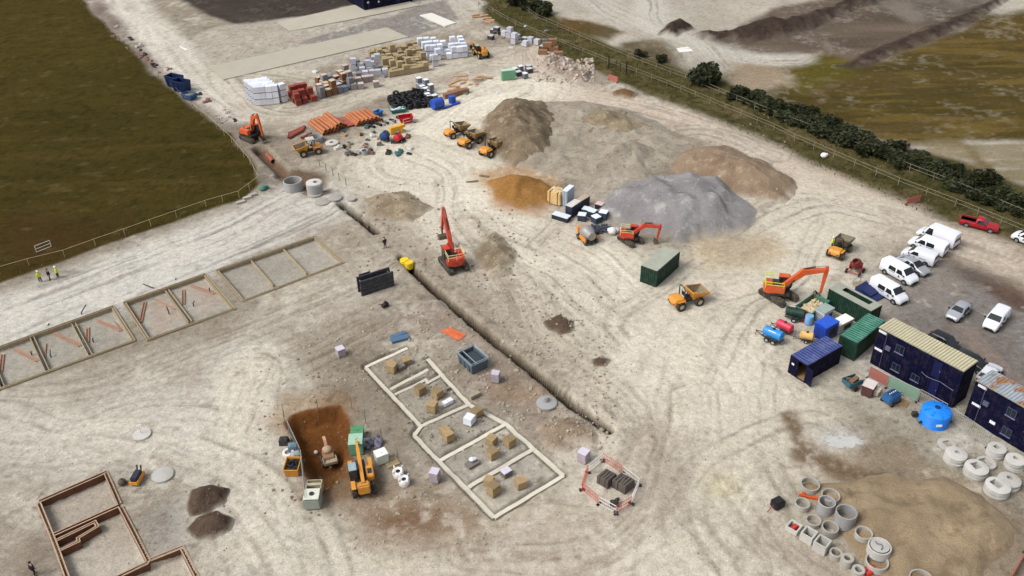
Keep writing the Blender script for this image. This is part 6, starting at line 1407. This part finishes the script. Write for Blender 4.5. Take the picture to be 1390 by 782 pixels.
for x,y in P[:4]: m.cyl((x,y,1.2),(x,y,1.66),.04,.04,6)
m.tube([(-1.5,-.35,1.3),(1.5,-.35,1.3)],.05,6).build('edge_rail',mat('pale_slate_rail',(150,162,172),.5),t); MB().box((.1,.2,1.1),(2.3,1.3,.06)).build('inner_tray',mat('dark_tray',(54,64,70),.6),t)
skip('amber small skip of dark waste on the left rim of the clay pit',399,640,rad(88),YEL,1.9,1.5,1.1,mat('dark_scrap',(44,42,42),.8,var=.4),flare=.15)
skip('green skip heaped with sand and pale boards beside the orange excavator',1101,424,ang((1086,430),(1112,412)),mat('mid_green_skip',(64,110,92),.6),4.0,2.3,1.35,mat('sandy_waste',(196,178,146),.9,var=.3))
for k,(x,y,mt,l) in enumerate(((1081,432,CY,'left blue drum at the end of the sand filled green skip'),(1091,437,mat('crimson_drum',(180,40,70),.5),'small crimson drum between two blue drums by the green skip'),(1097,440,mat('pale_blue_drum',(120,172,214),.5),'right pale blue drum at the end of the sand filled green skip'))): drum(l,x,y,.5 if k!=1 else .3,1.3,mt)
# boxes by the green skip
def unit(label,p,rz,L_,Wd,H,wm,tm,name='generator_box',cat='generator',lou=True):
    t=thing(name,label,cat,p,rz); MB().box((0,0,H/2+.1),(L_,Wd,H)).build('body',wm,t,.05); MB().box((0,0,H+.13),(L_+.06,Wd+.06,.08)).build('lid',tm,t,.02); MB().box((0,Wd*.3,.06),(L_,.12,.1)).box((0,-Wd*.3,.06),(L_,.12,.1)).build('skid',DARKM,t)
    if lou:
        m=MB(); 
        for k in range(5): m.box((-L_/2-.01,0,.4+k*H*.14),(.04,Wd*.7,.06))
        m.box((L_*.1,-Wd/2-.01,H*.55),(L_*.5,.04,H*.5)); m.build('louvre',DARKM,t)
    return t
PG=mat('pale_grey_cabinet',(206,212,214),.4,var=.06,dirt=.1)
unit('pale grey generator cabinet between the green skip and the blue cabin',P0(1117,433),ang((1109,437),(1124,428)),2.0,1.4,1.5,PG,mat('grey_green_lid',(150,164,158),.4)); unit('white twin lidded box unit behind the small blue cabin',P0(1141,447),ang((1133,451),(1150,442)),2.6,1.3,1.3,PG,WHB)
unit('small bright blue cabin box between generators and navy container',P0(1119,456),ang((1108,460),(1128,449)),2.4,1.7,2.0,mat('royal_blue_cabin',(26,70,184),.4,var=.06),mat('royal_blue_lid',(44,92,206),.4),'storage_cabin','cabin')
t=trailer_tank('small sandy yellow trailer behind the navy container',P0(1094,463),ang((1110,468),(1080,462)),mat('sandy_yellow_paint',(228,184,112),.6,var=.1),.75,False,'trailer','mixer_trailer',l=1.9,r=.66)
# mixers: drum on a wheeled frame
def mixer(label,p,rz,dm,fm,s=1):
    t=thing('concrete_mixer',label,'mixer',p,rz); t.scale=(s,s,s)
    o=MB().lathe([(.001,-.75),(.35,-.75),(.62,-.25),(.62,.15),(.34,.72),(.38,.76),(.3,.7),(.5,.15),(.001,.1)],20).build('drum',dm,t,smooth=40,loc=(0,0,1.25)); o.rotation_euler=(0,rad(40),0)
    MB().tube([(-.8,-.7,.35),(.7,-.7,.35),(.7,.7,.35),(-.8,.7,.35),(-.8,-.7,.35)],.06,6).tube([(0,-.7,.35),(0,-.68,1.25)],.07,6).tube([(0,.7,.35),(0,.68,1.25)],.07,6).build('frame',fm,t); MB().box((-.75,0,.75),(.6,.9,.65)).build('engine_cover',fm,t,.06)
    for x in (-.6,.6):
        for y in (-.78,.78): MB().lathe([(.1,-.08),(.28,-.08),(.3,0),(.28,.08),(.1,.08),(.1,-.08)],14,axis='Y').build('wheel',TYRE,t,loc=(x,y,.3))
    return t
mixer('small crimson mixer with a dark red drum by the white vans',P0(1160,370),ang((1166,360),(1152,374)),mat('dark_red_drum',(128,52,50),.6,var=.2),mat('crimson_frame',(160,40,50),.5),1.15)
t=thing('self_loading_mixer','orange ended mini mixer with a silver drum beside the black wrapped packs','mixer',P0(797,327),ang((790,318),(806,333)))
MB().lathe([(.001,-1.5),(.5,-1.5),(1.0,-.5),(1.02,.3),(.6,1.3),(.62,1.4),(.001,1.3)],22,(0,0,1.35),axis='X').build('drum',mat('silver_drum',(168,166,164),.4,.4,var=.2,dirt=.4),t,smooth=40)
MB().box((-1.5,0,1.15),(.6,1.5,1.2)).box((.4,-.95,.8),(1.8,.25,.6)).box((.5,.95,.8),(1.6,.25,.6)).build('side_panel',mat('deep_orange_paint',(232,140,40),.5,dirt=.2),t,.08); MB().box((0,0,.45),(3.0,.9,.3)).build('chassis',DARKM,t,.04)
for x in (-1,1):
    for y in (-.85,.85): tyre(t,x,y,.42,.34,GREYM)
o=MB().ball((0,0,.5),.7,10,6,.8).ball((.6,.3,.4),.5,10,6,.8).ball((-.3,.5,.35),.45,9,6,.8).build('white_bag',mat('white_bulk_bag',(236,234,230),.7,var=.06),None,smooth=60,loc=P0(831,318)); tag(o,'white bulky bags at the tail of the red mini excavator','bag')
# crate, wrapped packs
CRT=mat('pale_tan_crate',(212,178,122),.8,var=.12,scale=1.0)
t=thing('tan_crate','large tan wrapped bale with dark straps beside the orange sand heap','bale',P0(756,275),ang((746,272),(764,277)))
MB().box((0,0,1.1),(2.4,2.1,2.1),0,.97).build('bale',CRT,t,.12,smooth=40); m=MB()
for x in (-.65,.65): m.box((x,0,1.12),(.12,2.16,2.14),0,.985)
m.build('strap',mat('dark_strap',(92,72,50),.7),t); m=MB()
for k in range(7): m.box((-.8+.27*k,R.uniform(-.5,.5),2.2),(.5,.3,.1),R.random()*3)
m.build('torn_top',mat('torn_paper',(226,206,168),.8,var=.15),t)
NB=mat('navy_black_wrap',(44,48,62),.5,var=.15); WT=mat('white_foam_top',(226,234,242),.5,var=.05)
def foam(label,px,py,rz,L_,Wd,H,tm=None,top=None):
    t=thing('insulation_pack',label,'insulation pack',P0(px,py),rz,None); MB().box((0,0,H/2),(L_,Wd,H-.1)).build('pack_body',top or NB,t,.03); MB().box((0,0,H-.02),(L_*1.0,Wd*1.0,.1)).build('pack_top',tm or WT,t,.02)
    m=MB()
    for k in (-.3,.0,.3): m.box((k*L_,0,H/2),(.04,Wd+.03,H-.12))
    m.build('strap',DARKM,t); return t
ra=ang((746,272),(764,277))
foam('tall white topped grey pack standing against the tan bale',771,277,ra,.9,2.2,2.7,WT,mat('pale_grey_wrap2',(176,188,204),.4)); foam('long flat white topped black pack lying nearest the haul road',762,298,ang((750,292),(773,299)),2.7,1.2,.8); foam('tall black pack with a speckled top behind the flat one',778,291,ang((772,294),(790,282)),2.4,1.2,1.9,mat('speckled_top',(206,200,196),.6,var=.3)); foam('second tall black pack with a pale tan top',791,281,ang((785,284),(798,276)),2.2,1.0,1.6,mat('tan_pack_top',(190,170,150),.6,var=.2)); foam('pinkish topped dark pack behind the small white cubes',814,284,ra,1.2,1.0,1.0,mat('pink_pack_top',(206,178,172),.6))
for k,(x,y,l) in enumerate(((790,299,'left one, front'),(796,291,'left one, rear'),(804,294,'middle one, rear'),(809,302,'middle one, front, lowest'),(819,299,'right one, largest'))): foam('white topped cube pack beside the grey stone stockpile, '+l,x,y,ra+R.uniform(-.4,.4),1.2,1.1,1.05+.1*(k==4),WT,mat('dark_blue_wrap',(58,70,92),.5))
m=MB(); rr=random.Random(5)
m.box((0,0,.2),(3.0,1.6,.4),0,.7)
for _ in range(60): m.box((max(-1.4,min(1.4,rr.gauss(0,1.1))),max(-.75,min(.75,rr.gauss(0,.7))),rr.uniform(.2,.5)),(rr.uniform(.3,1.8),rr.uniform(.08,.4),rr.uniform(.06,.3)),rr.random()*3,1,rr.uniform(-.4,.4))
tag(m.build('scrap_heap',mat('dark_scrap2',(70,74,84),.7,var=.5,scale=.8),None,loc=P0(812,314),rot=.3),'dark heap of scrap metal between mini mixer and red mini excavator','scrap')
# ------------------------------------------------------------------ trench boxes, drums by the trench
t=thing('trench_box','dark steel trench box standing beside the block footings','trench box',P0(511,392),ang((487,403),(533,388)))
DS=mat('dark_trench_steel',(64,66,74),.5,.2,var=.25,scale=1,dirt=.25)
for y in (-.55,.55):
    m=MB().box((0,y,1.15),(4.7,.14,2.3)); 
    for z in (.15,.7,1.25,1.8,2.25): m.box((0,y+math.copysign(.1,y),z),(4.7,.1,.12))
    m.build('side_plate',DS,t,.01)
for x in (-2.0,2.0):
    for z in (.7,1.8): MB().cyl((x,-.5,z),(x,.5,z),.1,.1,10).build('strut',GREYM,t)
MB().box((-1.0,1.0,1.9),(1.6,.1,.9)).build('loose_plate',DS,t)
for k,(x,y) in enumerate(((549,356),(555.5,359.5))):
    o=drum('%s yellow drum in the end of the long trench'%('farther','nearer')[k],x,y,.62,1.0,mat('bright_yellow_plastic',(236,202,36),.4,var=.06)); o.location.z=.0-.5
o=MB().box((0,0,.35),(.9,.5,.5)).box((.1,.0,.7),(.35,.3,.3)).tube([(-.4,0,.5),(-1.0,0,1.0)],.04,6).cyl((.3,-.3,.15),(.3,.3,.15),.15,.15,10).build('plate_compactor',DARKM,None,.03,loc=P0(523,417),rot=.8); tag(o,'small dark plate compactor below the trench box','compactor')
# ------------------------------------------------------------------ round the clay pit
GYW=mat('grey_green_silo',(150,160,148),.5,var=.15,dirt=.3); MINT=mat('mint_bin',(110,172,140),.5,var=.1,dirt=.2)
t=thing('mortar_silo','grey green mortar mixer box with an open hopper at the near end of the pit','mixer',P0(427,679),rad(92))
MB().box((-.6,0,.75),(1.6,1.7,1.3),0,.95).build('body',GYW,t,.1); MB().box((-.6,0,1.45),(1.5,1.55,.08)).build('lid',mat('pale_lid',(216,218,204),.6),t,.04); MB().cyl((-.6,0,1.48),(-.6,0,1.56),.25,.25,14).build('hatch',DARKM,t)
m=MB(); 
for s in (-1,1): m.box((.9,s*.72,.8),(1.3,.1,.9))
m.box((.3,0,.8),(.1,1.5,.9)).box((1.5,0,.8),(.1,1.5,.9)).box((.9,0,.4),(1.3,1.5,.1)).box((.9,0,1.2),(.35,1.5,.2)).build('hopper',mat('sandy_hopper',(176,166,140),.7,var=.2),t,.02)
t=thing('mini_dumper','muddy brown mini dumper down in the clay pit','dumper',(*at(447,625,-1.6)[:2],-1.65),rad(110))
MUD=mat('muddy_machine',(146,112,84),.8,var=.25); MB().box((-.1,0,.75),(1.5,1.2,.8)).build('body',MUD,t,.1); MB().ball((.35,0,1.3),.55,14,8,.7).build('hood',mat('muddy_pale_hood',(172,146,120),.7,var=.2),t,smooth=60)
m=MB(); m.box((-1.1,0,.9),(1.0,1.4,.12)); 
for s in (-1,1): m.box((-1.1,s*.68,1.08),(1.0,.08,.3))
m.box((-1.58,0,1.08),(.08,1.4,.3)).build('tray',mat('muddy_tray',(160,148,124),.8,var=.2),t,.02)
for s in (-1,1): MB().box((-.1,s*.72,.3),(1.9,.3,.55)).build('track',TRACKM,t,.15)
m=MB(); arm(m,[(.6,.9),(1.3,1.8),(2.1,1.6)],[.2,.25,.18],.3); m.build('loading_arm',mat('pinkish_arm',(210,160,136),.6),t)
o=MB().ball((0,0,.2),.24,10,6).build('white_ball',WHB,None,smooth=60,loc=(*at(429,614,-1.5)[:2],-1.72)); tag(o,'small round white cap lying in the clay pit','cap')
def bin_(label,px,py,rz,L_,Wd,H,mt,tm,name='bulk_container',cat='container'):
    t=thing(name,label,cat,P0(px,py),rz); MB().box((0,0,H/2+.12),(L_,Wd,H),0,1.03).build('body',mt,t,.06); MB().box((0,0,.06),(L_*.95,Wd*.95,.1)).build('pallet_base',PAL,t); MB().box((0,0,H+.15),(L_*1.06,Wd*1.06,.08)).cyl((0,0,H+.17),(0,0,H+.26),.18,.18,12).build('lid',tm,t,.03); return t
bin_('mint green box container held over the forks of the pit telehandler',485,612,rad(95),1.6,1.4,1.5,MINT,mat('pale_mint_lid',(170,206,180),.5)); bin_('darker green net covered box behind the mint one at the pit rim',486,594,rad(95),1.3,1.3,.9,mat('leaf_green_box',(62,132,84),.6,var=.3),mat('green_net',(84,150,104),.8,var=.3)); bin_('white liquid container standing right of the clay pit',518.5,627,.5,1.2,1.1,1.15,mat('ibc_white',(214,222,210),.4,var=.06),WHB)
o=MB(); 
for k in range(7): o.box((-.6+.2*k,0,.16),(.12,1.2,.03))
for y in (-.5,0,.5): o.box((0,y,.07),(1.3,.1,.14))
tag(o.build('empty_pallet',mat('bare_pallet',(190,168,128),.9,var=.2),None,loc=P0(532,629),rot=.5),'empty wooden pallet between white container and white bags','pallet')
for k,(x,y,l) in enumerate(((541,646,'rear'),(549,657,'front'))):
    t=MB(); n=16; pr=[(.5,0),(.58,.35),(.56,.75),(.45,.85),(.3,.72),(.001,.7)]; t.lathe(pr,n); 
    t.box((.4,.4,.88),(.25,.06,.3),.8).box((-.4,.4,.88),(.25,.06,.3),-.8).box((.4,-.4,.88),(.25,.06,.3),-.8).box((-.4,-.4,.88),(.25,.06,.3),.8)
    o=t.build('bulk_bag',mat('white_bulk_bag',(236,234,230),.7,var=.06),None,smooth=50,loc=P0(x,y)); tag(o,'white bulk bag with corner loops right of the telehandler, %s one'%l,'bulk bag'); MB().lathe([(.001,.74),(.22,.74),(.25,.71)],10).build('dark_opening',DKIN,o)
o=MB(); rr=random.Random(8)
for _ in range(16): o.ball((rr.gauss(0,.6),rr.gauss(0,.5),rr.uniform(.15,.5)),rr.uniform(.2,.4),8,5,.7)
tag(o.build('dark_sacks',mat('violet_grey_sack',(112,108,124),.6,var=.3),None,smooth=50,loc=P0(506,606)),'pile of dark violet grey sacks at the right rim of the clay pit','sacks')
t=ring('white oval ring lying at the left rim of the clay pit',391,613,1.2,.3,WHB,.25,None); 
for k,(x,y,l) in enumerate(((386,602,'dark grey cement box at the left rim of the pit, beside the ring'),(398,610,'blue grey tarped box at the left rim of the pit'),(402,622,'pale grey tarped box behind the amber skip'))):
    o=MB().box((0,0,.35),(1.0,.9,.7),0,.9).box((0,0,.72),(.8,.7,.12),.3,.7).build('tarped_box',[DARKM,mat('blue_grey_tarp',(112,138,150),.6,var=.2),mat('pale_tarp',(164,172,174),.6,var=.2)][k],None,.05,loc=P0(x,y),rot=.2*k); tag(o,l,'box')
# ------------------------------------------------------------------ near the left footing
t=thing('mini_roller','dark mini roller with amber frame beside the white round slab','roller',P0(187,652),rad(85)); MB().box((0,0,.7),(1.4,.75,.6)).build('body',mat('dark_blue_body',(46,50,66),.5,var=.15),t,.1); MB().box((0,-.45,.5),(1.7,.1,.5)).box((-.85,0,.5),(.1,.9,.4)).build('frame',YEL,t,.02)
for x in (-.5,.6): MB().cyl((x,-.38,.32),(x,.38,.32),.32,.32,16).build('drum',GREYM,t)
MB().cyl((.75,-.2,.8),(.95,-.2,1.3),.08,.08,8).cyl((.75,.2,.8),(.95,.2,1.3),.08,.08,8).build('handle',DARKM,t)
o=MB().ball((0,0,.35),.42,14,8,.9).cyl((0,0,.6),(0,0,.8),.12,.1,10).build('buoy_weight',mat('brown_ball',(92,78,66),.6,var=.3),None,smooth=60,loc=P0(166.5,657)); tag(o,'round dark ball weight beside the mini roller','weight')
# ------------------------------------------------------------------ office yard
t=thing('water_tank','big ribbed sky blue water tank beside the navy offices','water tank',P0(1267,572)); t.scale=(1,1,.82)
TB=mat('azure_tank',(34,132,232),.4,var=.06,scale=1)
pr=[(.001,0)]; 
for k in range(9): z=k*.22; pr+=[(1.5,z+.01),(1.53,z+.05),(1.53,z+.16),(1.5,z+.2)]
pr+=[(1.5,2.02),(1.4,2.1),(1.0,2.28),(.45,2.42),(.42,2.5),(.001,2.5)]
MB().lathe(pr,36).build('tank',TB,t,smooth=30); m=MB()
for k in range(8): a=2*PI*k/8; m.box((math.cos(a)*1.05,math.sin(a)*1.05,2.29),(.75,.2,.08),a,1,.28)
m.build('roof_rib',TB,t); MB().cyl((0,0,2.5),(0,0,2.56),.3,.3,16).build('hatch',mat('dark_blue_hatch',(24,60,110),.5),t); MB().cyl((-1.45,-.35,.5),(-1.8,-.5,.5),.14,.14,10).build('outlet',DARKM,t); MB().box((-.2,-1.54,1.0),(.6,.04,.35)).build('white_label',WPL,t)
o=MB().box((0,0,.3),(.6,.5,.5)).cyl((0,-.3,.2),(0,.3,.2),.2,.2,10).build('water_pump',DARKM,None,.04,loc=P0(1241,565)); tag(o,'small black pump left of the blue water tank','pump')
TEAL=mat('dull_teal_metal',(52,98,112),.5,var=.15,dirt=.2)
t=thing('site_trailer','teal open trailer loaded with timber, left of the brown box','trailer',P0(1155,526),.4); MB().box((0,0,.75),(1.9,1.3,.12)).box((0,.64,1.0),(1.9,.07,.5)).box((0,-.64,1.0),(1.9,.07,.5)).box((-.93,0,1.0),(.07,1.3,.5)).build('body',TEAL,t,.02); MB().box((.2,0,1.05),(1.3,.5,.3),.3).box((-.2,.2,1.2),(.9,.2,.15),-.5).build('load',mat('brown_load',(128,100,78),.9,var=.3),t)
for y in (-.75,.75): MB().cyl((0,y-.08,.33),(0,y+.08,.33),.33,.33,14).build('wheel',TYRE,t)
MB().tube([(.9,0,.6),(1.8,0,.5)],.06,6).build('tow_bar',DARKM,t)
unit('dark brown box with a pale lid in front of the navy office',P0(1178,534),.9,1.5,1.2,1.3,mat('dark_brown_metal',(92,58,56),.6,var=.15),mat('pale_pink_lid',(214,204,200),.5),'tool_box','box',False); unit('pale low chest beside the dark brown box',P0(1188,535),.9,.9,.8,.6,mat('pale_chest',(190,180,164),.6),mat('pale_chest_lid',(206,196,180),.6),'low_chest','chest',False)
t=thing('blue_compressor','blue compressor trailer left of the big blue tank','compressor',P0(1208,546),.55); MB().box((0,0,.85),(1.9,1.3,.9),0,.88).build('body',mat('steel_blue_paint',(40,92,144),.45,var=.15,dirt=.15),t,.12,smooth=40); MB().box((.1,0,1.33),(1.2,.7,.08)).build('hood',mat('dark_blue_hood',(34,66,104),.5),t,.03); m=MB()
for k in range(4): m.box((-.45+.3*k,.0,1.385),(.12,.12,.04))
m.build('gauge',WPL,t)
for x in (-.5,.5):
    for y in (-.66,.66): MB().cyl((x,y-.07,.3),(x,y+.07,.3),.3,.3,14).build('wheel',TYRE,t)
MB().tube([(.95,0,.5),(1.9,.1,.45)],.06,6).build('tow_bar',DARKM,t)
o=MB(); 
for k in range(6): o.box((-.5+.2*k,0,.14),(.13,1.0,.03))
o.box((0,-.4,.06),(1.1,.1,.12)).box((0,.4,.06),(1.1,.1,.12)); tag(o.build('empty_pallet',PAL,None,loc=P0(1226,548),rot=.9),'empty wooden pallet right of the blue compressor','pallet')
t=MB(); t.tube([(-.6,-.5,.1),(.6,-.5,.1),(.6,.5,.1),(-.6,.5,.1),(-.6,-.5,.1)],.04,6).tube([(-.6,-.5,1),(.6,-.5,1),(.6,.5,1),(-.6,.5,1),(-.6,-.5,1)],.04,6)
for x in (-.6,.6):
    for y in (-.5,.5): t.cyl((x,y,.1),(x,y,1),.04,.04,6)
o=t.build('wire_basket',GALV,None,loc=P0(1166,388),rot=.4); tag(o,'small metal frame basket behind the green waste container','basket')
MB().box((0,0,.3),(1.1,.9,.4)).build('stones',mat('bagged_stone',(150,138,116),.9,var=.3,scale=4),o)
o=MB().prism([(-1.5,0),(1.6,0),(1.6,.25),(-1.5,.9)],-1.1,1.1).box((0,0,.7),(1.6,1.9,.1),0,1,.2).build('navy_ramp',mat('navy_ramp_steel',(30,44,92),.5,var=.15),None,.02,loc=P0(1180,400),rot=rad(-55)); tag(o,'navy steel ramp beside the green waste container','ramp')
# flat slabs of concrete up the yard
def pad(label,px,z,mt):
    P=W(px); c=Vector((sum(p[0] for p in P)/len(P),sum(p[1] for p in P)/len(P),0)); m=MB().prism([(p[0]-c.x,p[1]-c.y) for p in P],-.4,z,'Z'); o=m.build('concrete_slab',mt,None,loc=c); o['kind']='structure'; return o
SLC=mat('slab_concrete',(178,172,156),.9,var=.07,scale=.15,dirt=.25,dirtc=(160,150,128))
pad('',[(284,91),(400,66),(525,38),(554,51),(478,68.5),(303,109)],.16,SLC); pad('',[(376,31),(474,9),(540,-4),(570,8),(480,26.5),(394,43)],.16,SLC)
pad('',[(570,21.5),(586,18.5),(619,32),(604,36.5)],.2,mat('new_white_slab',(218,216,206),.9,var=.05))
# debris strip by the field
r=random.Random(71)
for k in range(26):
    f=r.random(); x=120+f*205+r.uniform(-8,10); y=15+f*160+r.uniform(-3,6); p=on(x,y); s=r.uniform(.5,1.4)
    o=MB().box((0,0,.15*s),(1.3*s,.6*s,.3*s),0,.8,r.uniform(-.2,.2)).box((.3*s,.2*s,.35*s),(.5*s,.5*s,.2*s),.6).build('debris_piece',r.choice([mat('pale_debris',(196,186,174),.9,var=.2),mat('dark_debris',(70,62,60),.9,var=.3),mat('pink_debris',(150,112,104),.9,var=.2)]),None,.02,loc=p,rot=r.random()*3); tag(o,'broken building debris in the strip along the brown field','debris','debris along the field')
for k in range(7):
    x=200+k*22+r.uniform(-6,6)+95; y=308-k*7.5+r.uniform(-2,2)-25; 
o=MB().ball((0,0,.3),.6,9,6,.7).box((.5,.5,.3),(.8,.6,.5),.4,.8).build('green_sack',mat('teal_sack',(84,130,120),.7,var=.2),None,smooth=50,loc=P0(357,258)); tag(o,'teal sack pile at the corner of the field fence','sacks')
for k,(x,y) in enumerate(((336,270),(327,276),(343,266))): plank('pale kerb stone lying at the corner of the brown field',x,y,.5,1.4,.4,.3,PRE,'kerb_stone','kerb','kerb stones at the field corner')
o=MB().ball((0,0,.3),.55,9,6,.8).box((.4,.2,.3),(.5,.5,.4)).build('white_sack',WHB,None,smooth=50,loc=P0(1118,213)); tag(o,'white sack lying at the verge beside the far track','sack')
plank('small white sheet on the dark chalk bank beyond the hedge',930,69,.2,3,1.6,.1,WHB,'white_sheet','sheet')
# wet patch by the gravel
m=MB(); c=on(1145,600); n=28; rr=random.Random(3); vs=[]
for i in range(n): a=2*PI*i/n; k=1+rr.uniform(-.3,.2); vs.append((math.cos(a)*1.9*k,math.sin(a)*1.0*k,0))
o=m.add(vs+[(0,0,0)],[(i,(i+1)%n,n) for i in range(n)]).build('puddle',mat('puddle_sky_glare',(196,196,192),.07,var=.1,scale=1.5,spec=.5),None,fix=False,loc=(c.x,c.y,max(gz(c.x+dx,c.y+dy) for dx in (-1.5,0,1.5) for dy in (-1,0,1))+.01)); o['kind']='structure'  # pale base colour stands in for sky glare on the water
# ------------------------------------------------------------------ people
SKIN=mat('skin',(206,160,132),.6,var=.05); HIV=mat('lime_hi_vis',(206,236,50),.6,var=.08); DKC=mat('dark_clothes',(40,42,50),.8,var=.15); HAT=mat('white_helmet',(232,232,226),.4)
def grow(name,verts,edges,mt,parent,sub=1,root=0):
    me=bpy.data.meshes.new(name); me.from_pydata([v[:3] for v in verts],edges,[]); me.materials.append(mt)
    o=bpy.data.objects.new(name,me); COL.objects.link(o); o.parent=parent
    s=o.modifiers.new('skin','SKIN'); s.use_smooth_shade=True
    d=me.skin_vertices[0].data
    for i,v in enumerate(verts): d[i].radius=(v[3],v[3])
    d[root].use_root=True; q=o.modifiers.new('round','SUBSURF'); q.levels=sub; q.render_levels=sub; return o
def person(label,p,rz,coat,legs,pose=0,hat=True,grp=None):
    t=thing('person',label,'person',p,rz,grp); sw=.16*pose
    V=[(0,0,.95,.15),(0,0,1.15,.15),(0,0,1.36,.17),(0,0,1.5,.07),(.02,0,1.6,.085),(.02,0,1.7,.09)]; E=[(0,1),(1,2),(2,3),(3,4),(4,5)]
    for s in (-1,1):
        k=len(V); d=s*sw
        V+=[(0,s*.1,.88,.1),(.03+d*.5,s*.11,.48,.065),(d,s*.12,.09,.05),(d+.13,s*.13,.05,.045)]; E+=[(0,k),(k,k+1),(k+1,k+2),(k+2,k+3)]
        k=len(V); V+=[(0,s*.2,1.4,.065),(-.03-d*.4,s*.26,1.12,.05),(.1-d*.4,s*.25,.9,.038),(.14-d*.4,s*.25,.82,.03)]; E+=[(2,k),(k,k+1),(k+1,k+2),(k+2,k+3)]
        h=k+3; hx,hy,hz_=V[h][:3]
        for f,(dy,ln) in enumerate(((-.027,.075),(-.009,.085),(.009,.08),(.027,.065))):
            q=len(V); V+=[(hx+.012,hy+dy,hz_-.035,.009),(hx+.03,hy+dy,hz_-.035-ln*.9,.008)]; E+=[(h,q),(q,q+1)]
        q=len(V); V+=[(hx+.04,hy-s*.03,hz_-.01,.01),(hx+.06,hy-s*.035,hz_-.05,.008)]; E+=[(h,q),(q,q+1)]
    k=len(V); V+=[(.115,0,1.64,.014),(.13,0,1.625,.012)]; E+=[(4,k),(k,k+1)]
    grow('body',V,E,SKIN,t,1)
    C=[(0,0,1.15,.21),(0,0,.8,.235),(0,0,1.36,.225),(0,0,1.47,.12)]; E=[(1,0),(0,2),(2,3)]
    for s in (-1,1):
        d=s*sw; q=len(C); C+=[(0,s*.21,1.4,.085),(-.03-d*.4,s*.27,1.12,.07),(.08-d*.4,s*.26,.94,.06)]; E+=[(2,q),(q,q+1),(q+1,q+2)]
    grow('jacket',C,E,coat,t,1)
    C=[(0,0,.93,.15)]; E=[]
    for s in (-1,1):
        d=s*sw; q=len(C); C+=[(0,s*.09,.8,.11),(.03+d*.5,s*.11,.48,.085),(d,s*.12,.12,.075)]; E+=[(0,q),(q,q+1),(q+1,q+2)]
    grow('trousers',C,E,legs,t,1)
    for s in (-1,1): MB().box((.05+s*sw,s*.12,.05),(.28,.11,.1)).build('boot',mat('black_boot',(30,28,28),.7),t,.03)
    m=MB(); m.ball((.02,0,1.7),.115,14,8); m=m.build('face',SKIN,t,smooth=70)
    MB().ball((.125,.038,1.71),.014,6,4).ball((.125,-.038,1.71),.014,6,4).box((.128,0,1.635),(.015,.05,.012)).build('eyes_and_mouth',mat('dark_eye',(40,30,28),.5),m)
    MB().ball((.02,.115,1.69),.025,6,4).ball((.02,-.115,1.69),.025,6,4).build('ears',SKIN,m)
    if hat: MB().lathe([(.16,0),(.15,.02),(.135,.03),(.13,.09),(.09,.15),(.001,.17)],16,(.02,0,1.73)).box((.15,0,1.74),(.1,.16,.015)).build('helmet',HAT,t,smooth=50)
    else: MB().lathe([(.125,-.02),(.13,.05),(.09,.12),(.001,.14)],14,(.005,0,1.7)).build('hair',mat('dark_hair',(46,36,30),.8),t,smooth=60)
    return t
person('person in a lime hi vis jacket, left one of three workers at the field edge',P0(55.5,383),rad(-40),HIV,DKC,.6)
person('person in dark clothes between two workers in lime jackets',P0(68.5,380.5),rad(-130),DKC,DKC,.4,False)
person('person in a lime hi vis jacket, right one of three workers at the field edge',P0(79.5,377),rad(200),HIV,DKC,.6)
person('person in dark clothes standing alone at the gap between the two trenches',P0(523,337),rad(-60),DKC,DKC,.5,False)
person('person in dark clothes at the bottom left, below the brown footing corner',P0(48,781),rad(60),DKC,DKC,.7,False)
person('person in a lime jacket standing behind the muddy dark skip dumper near the vans',P0(1128.5,337),rad(-20),HIV,DKC,.5)
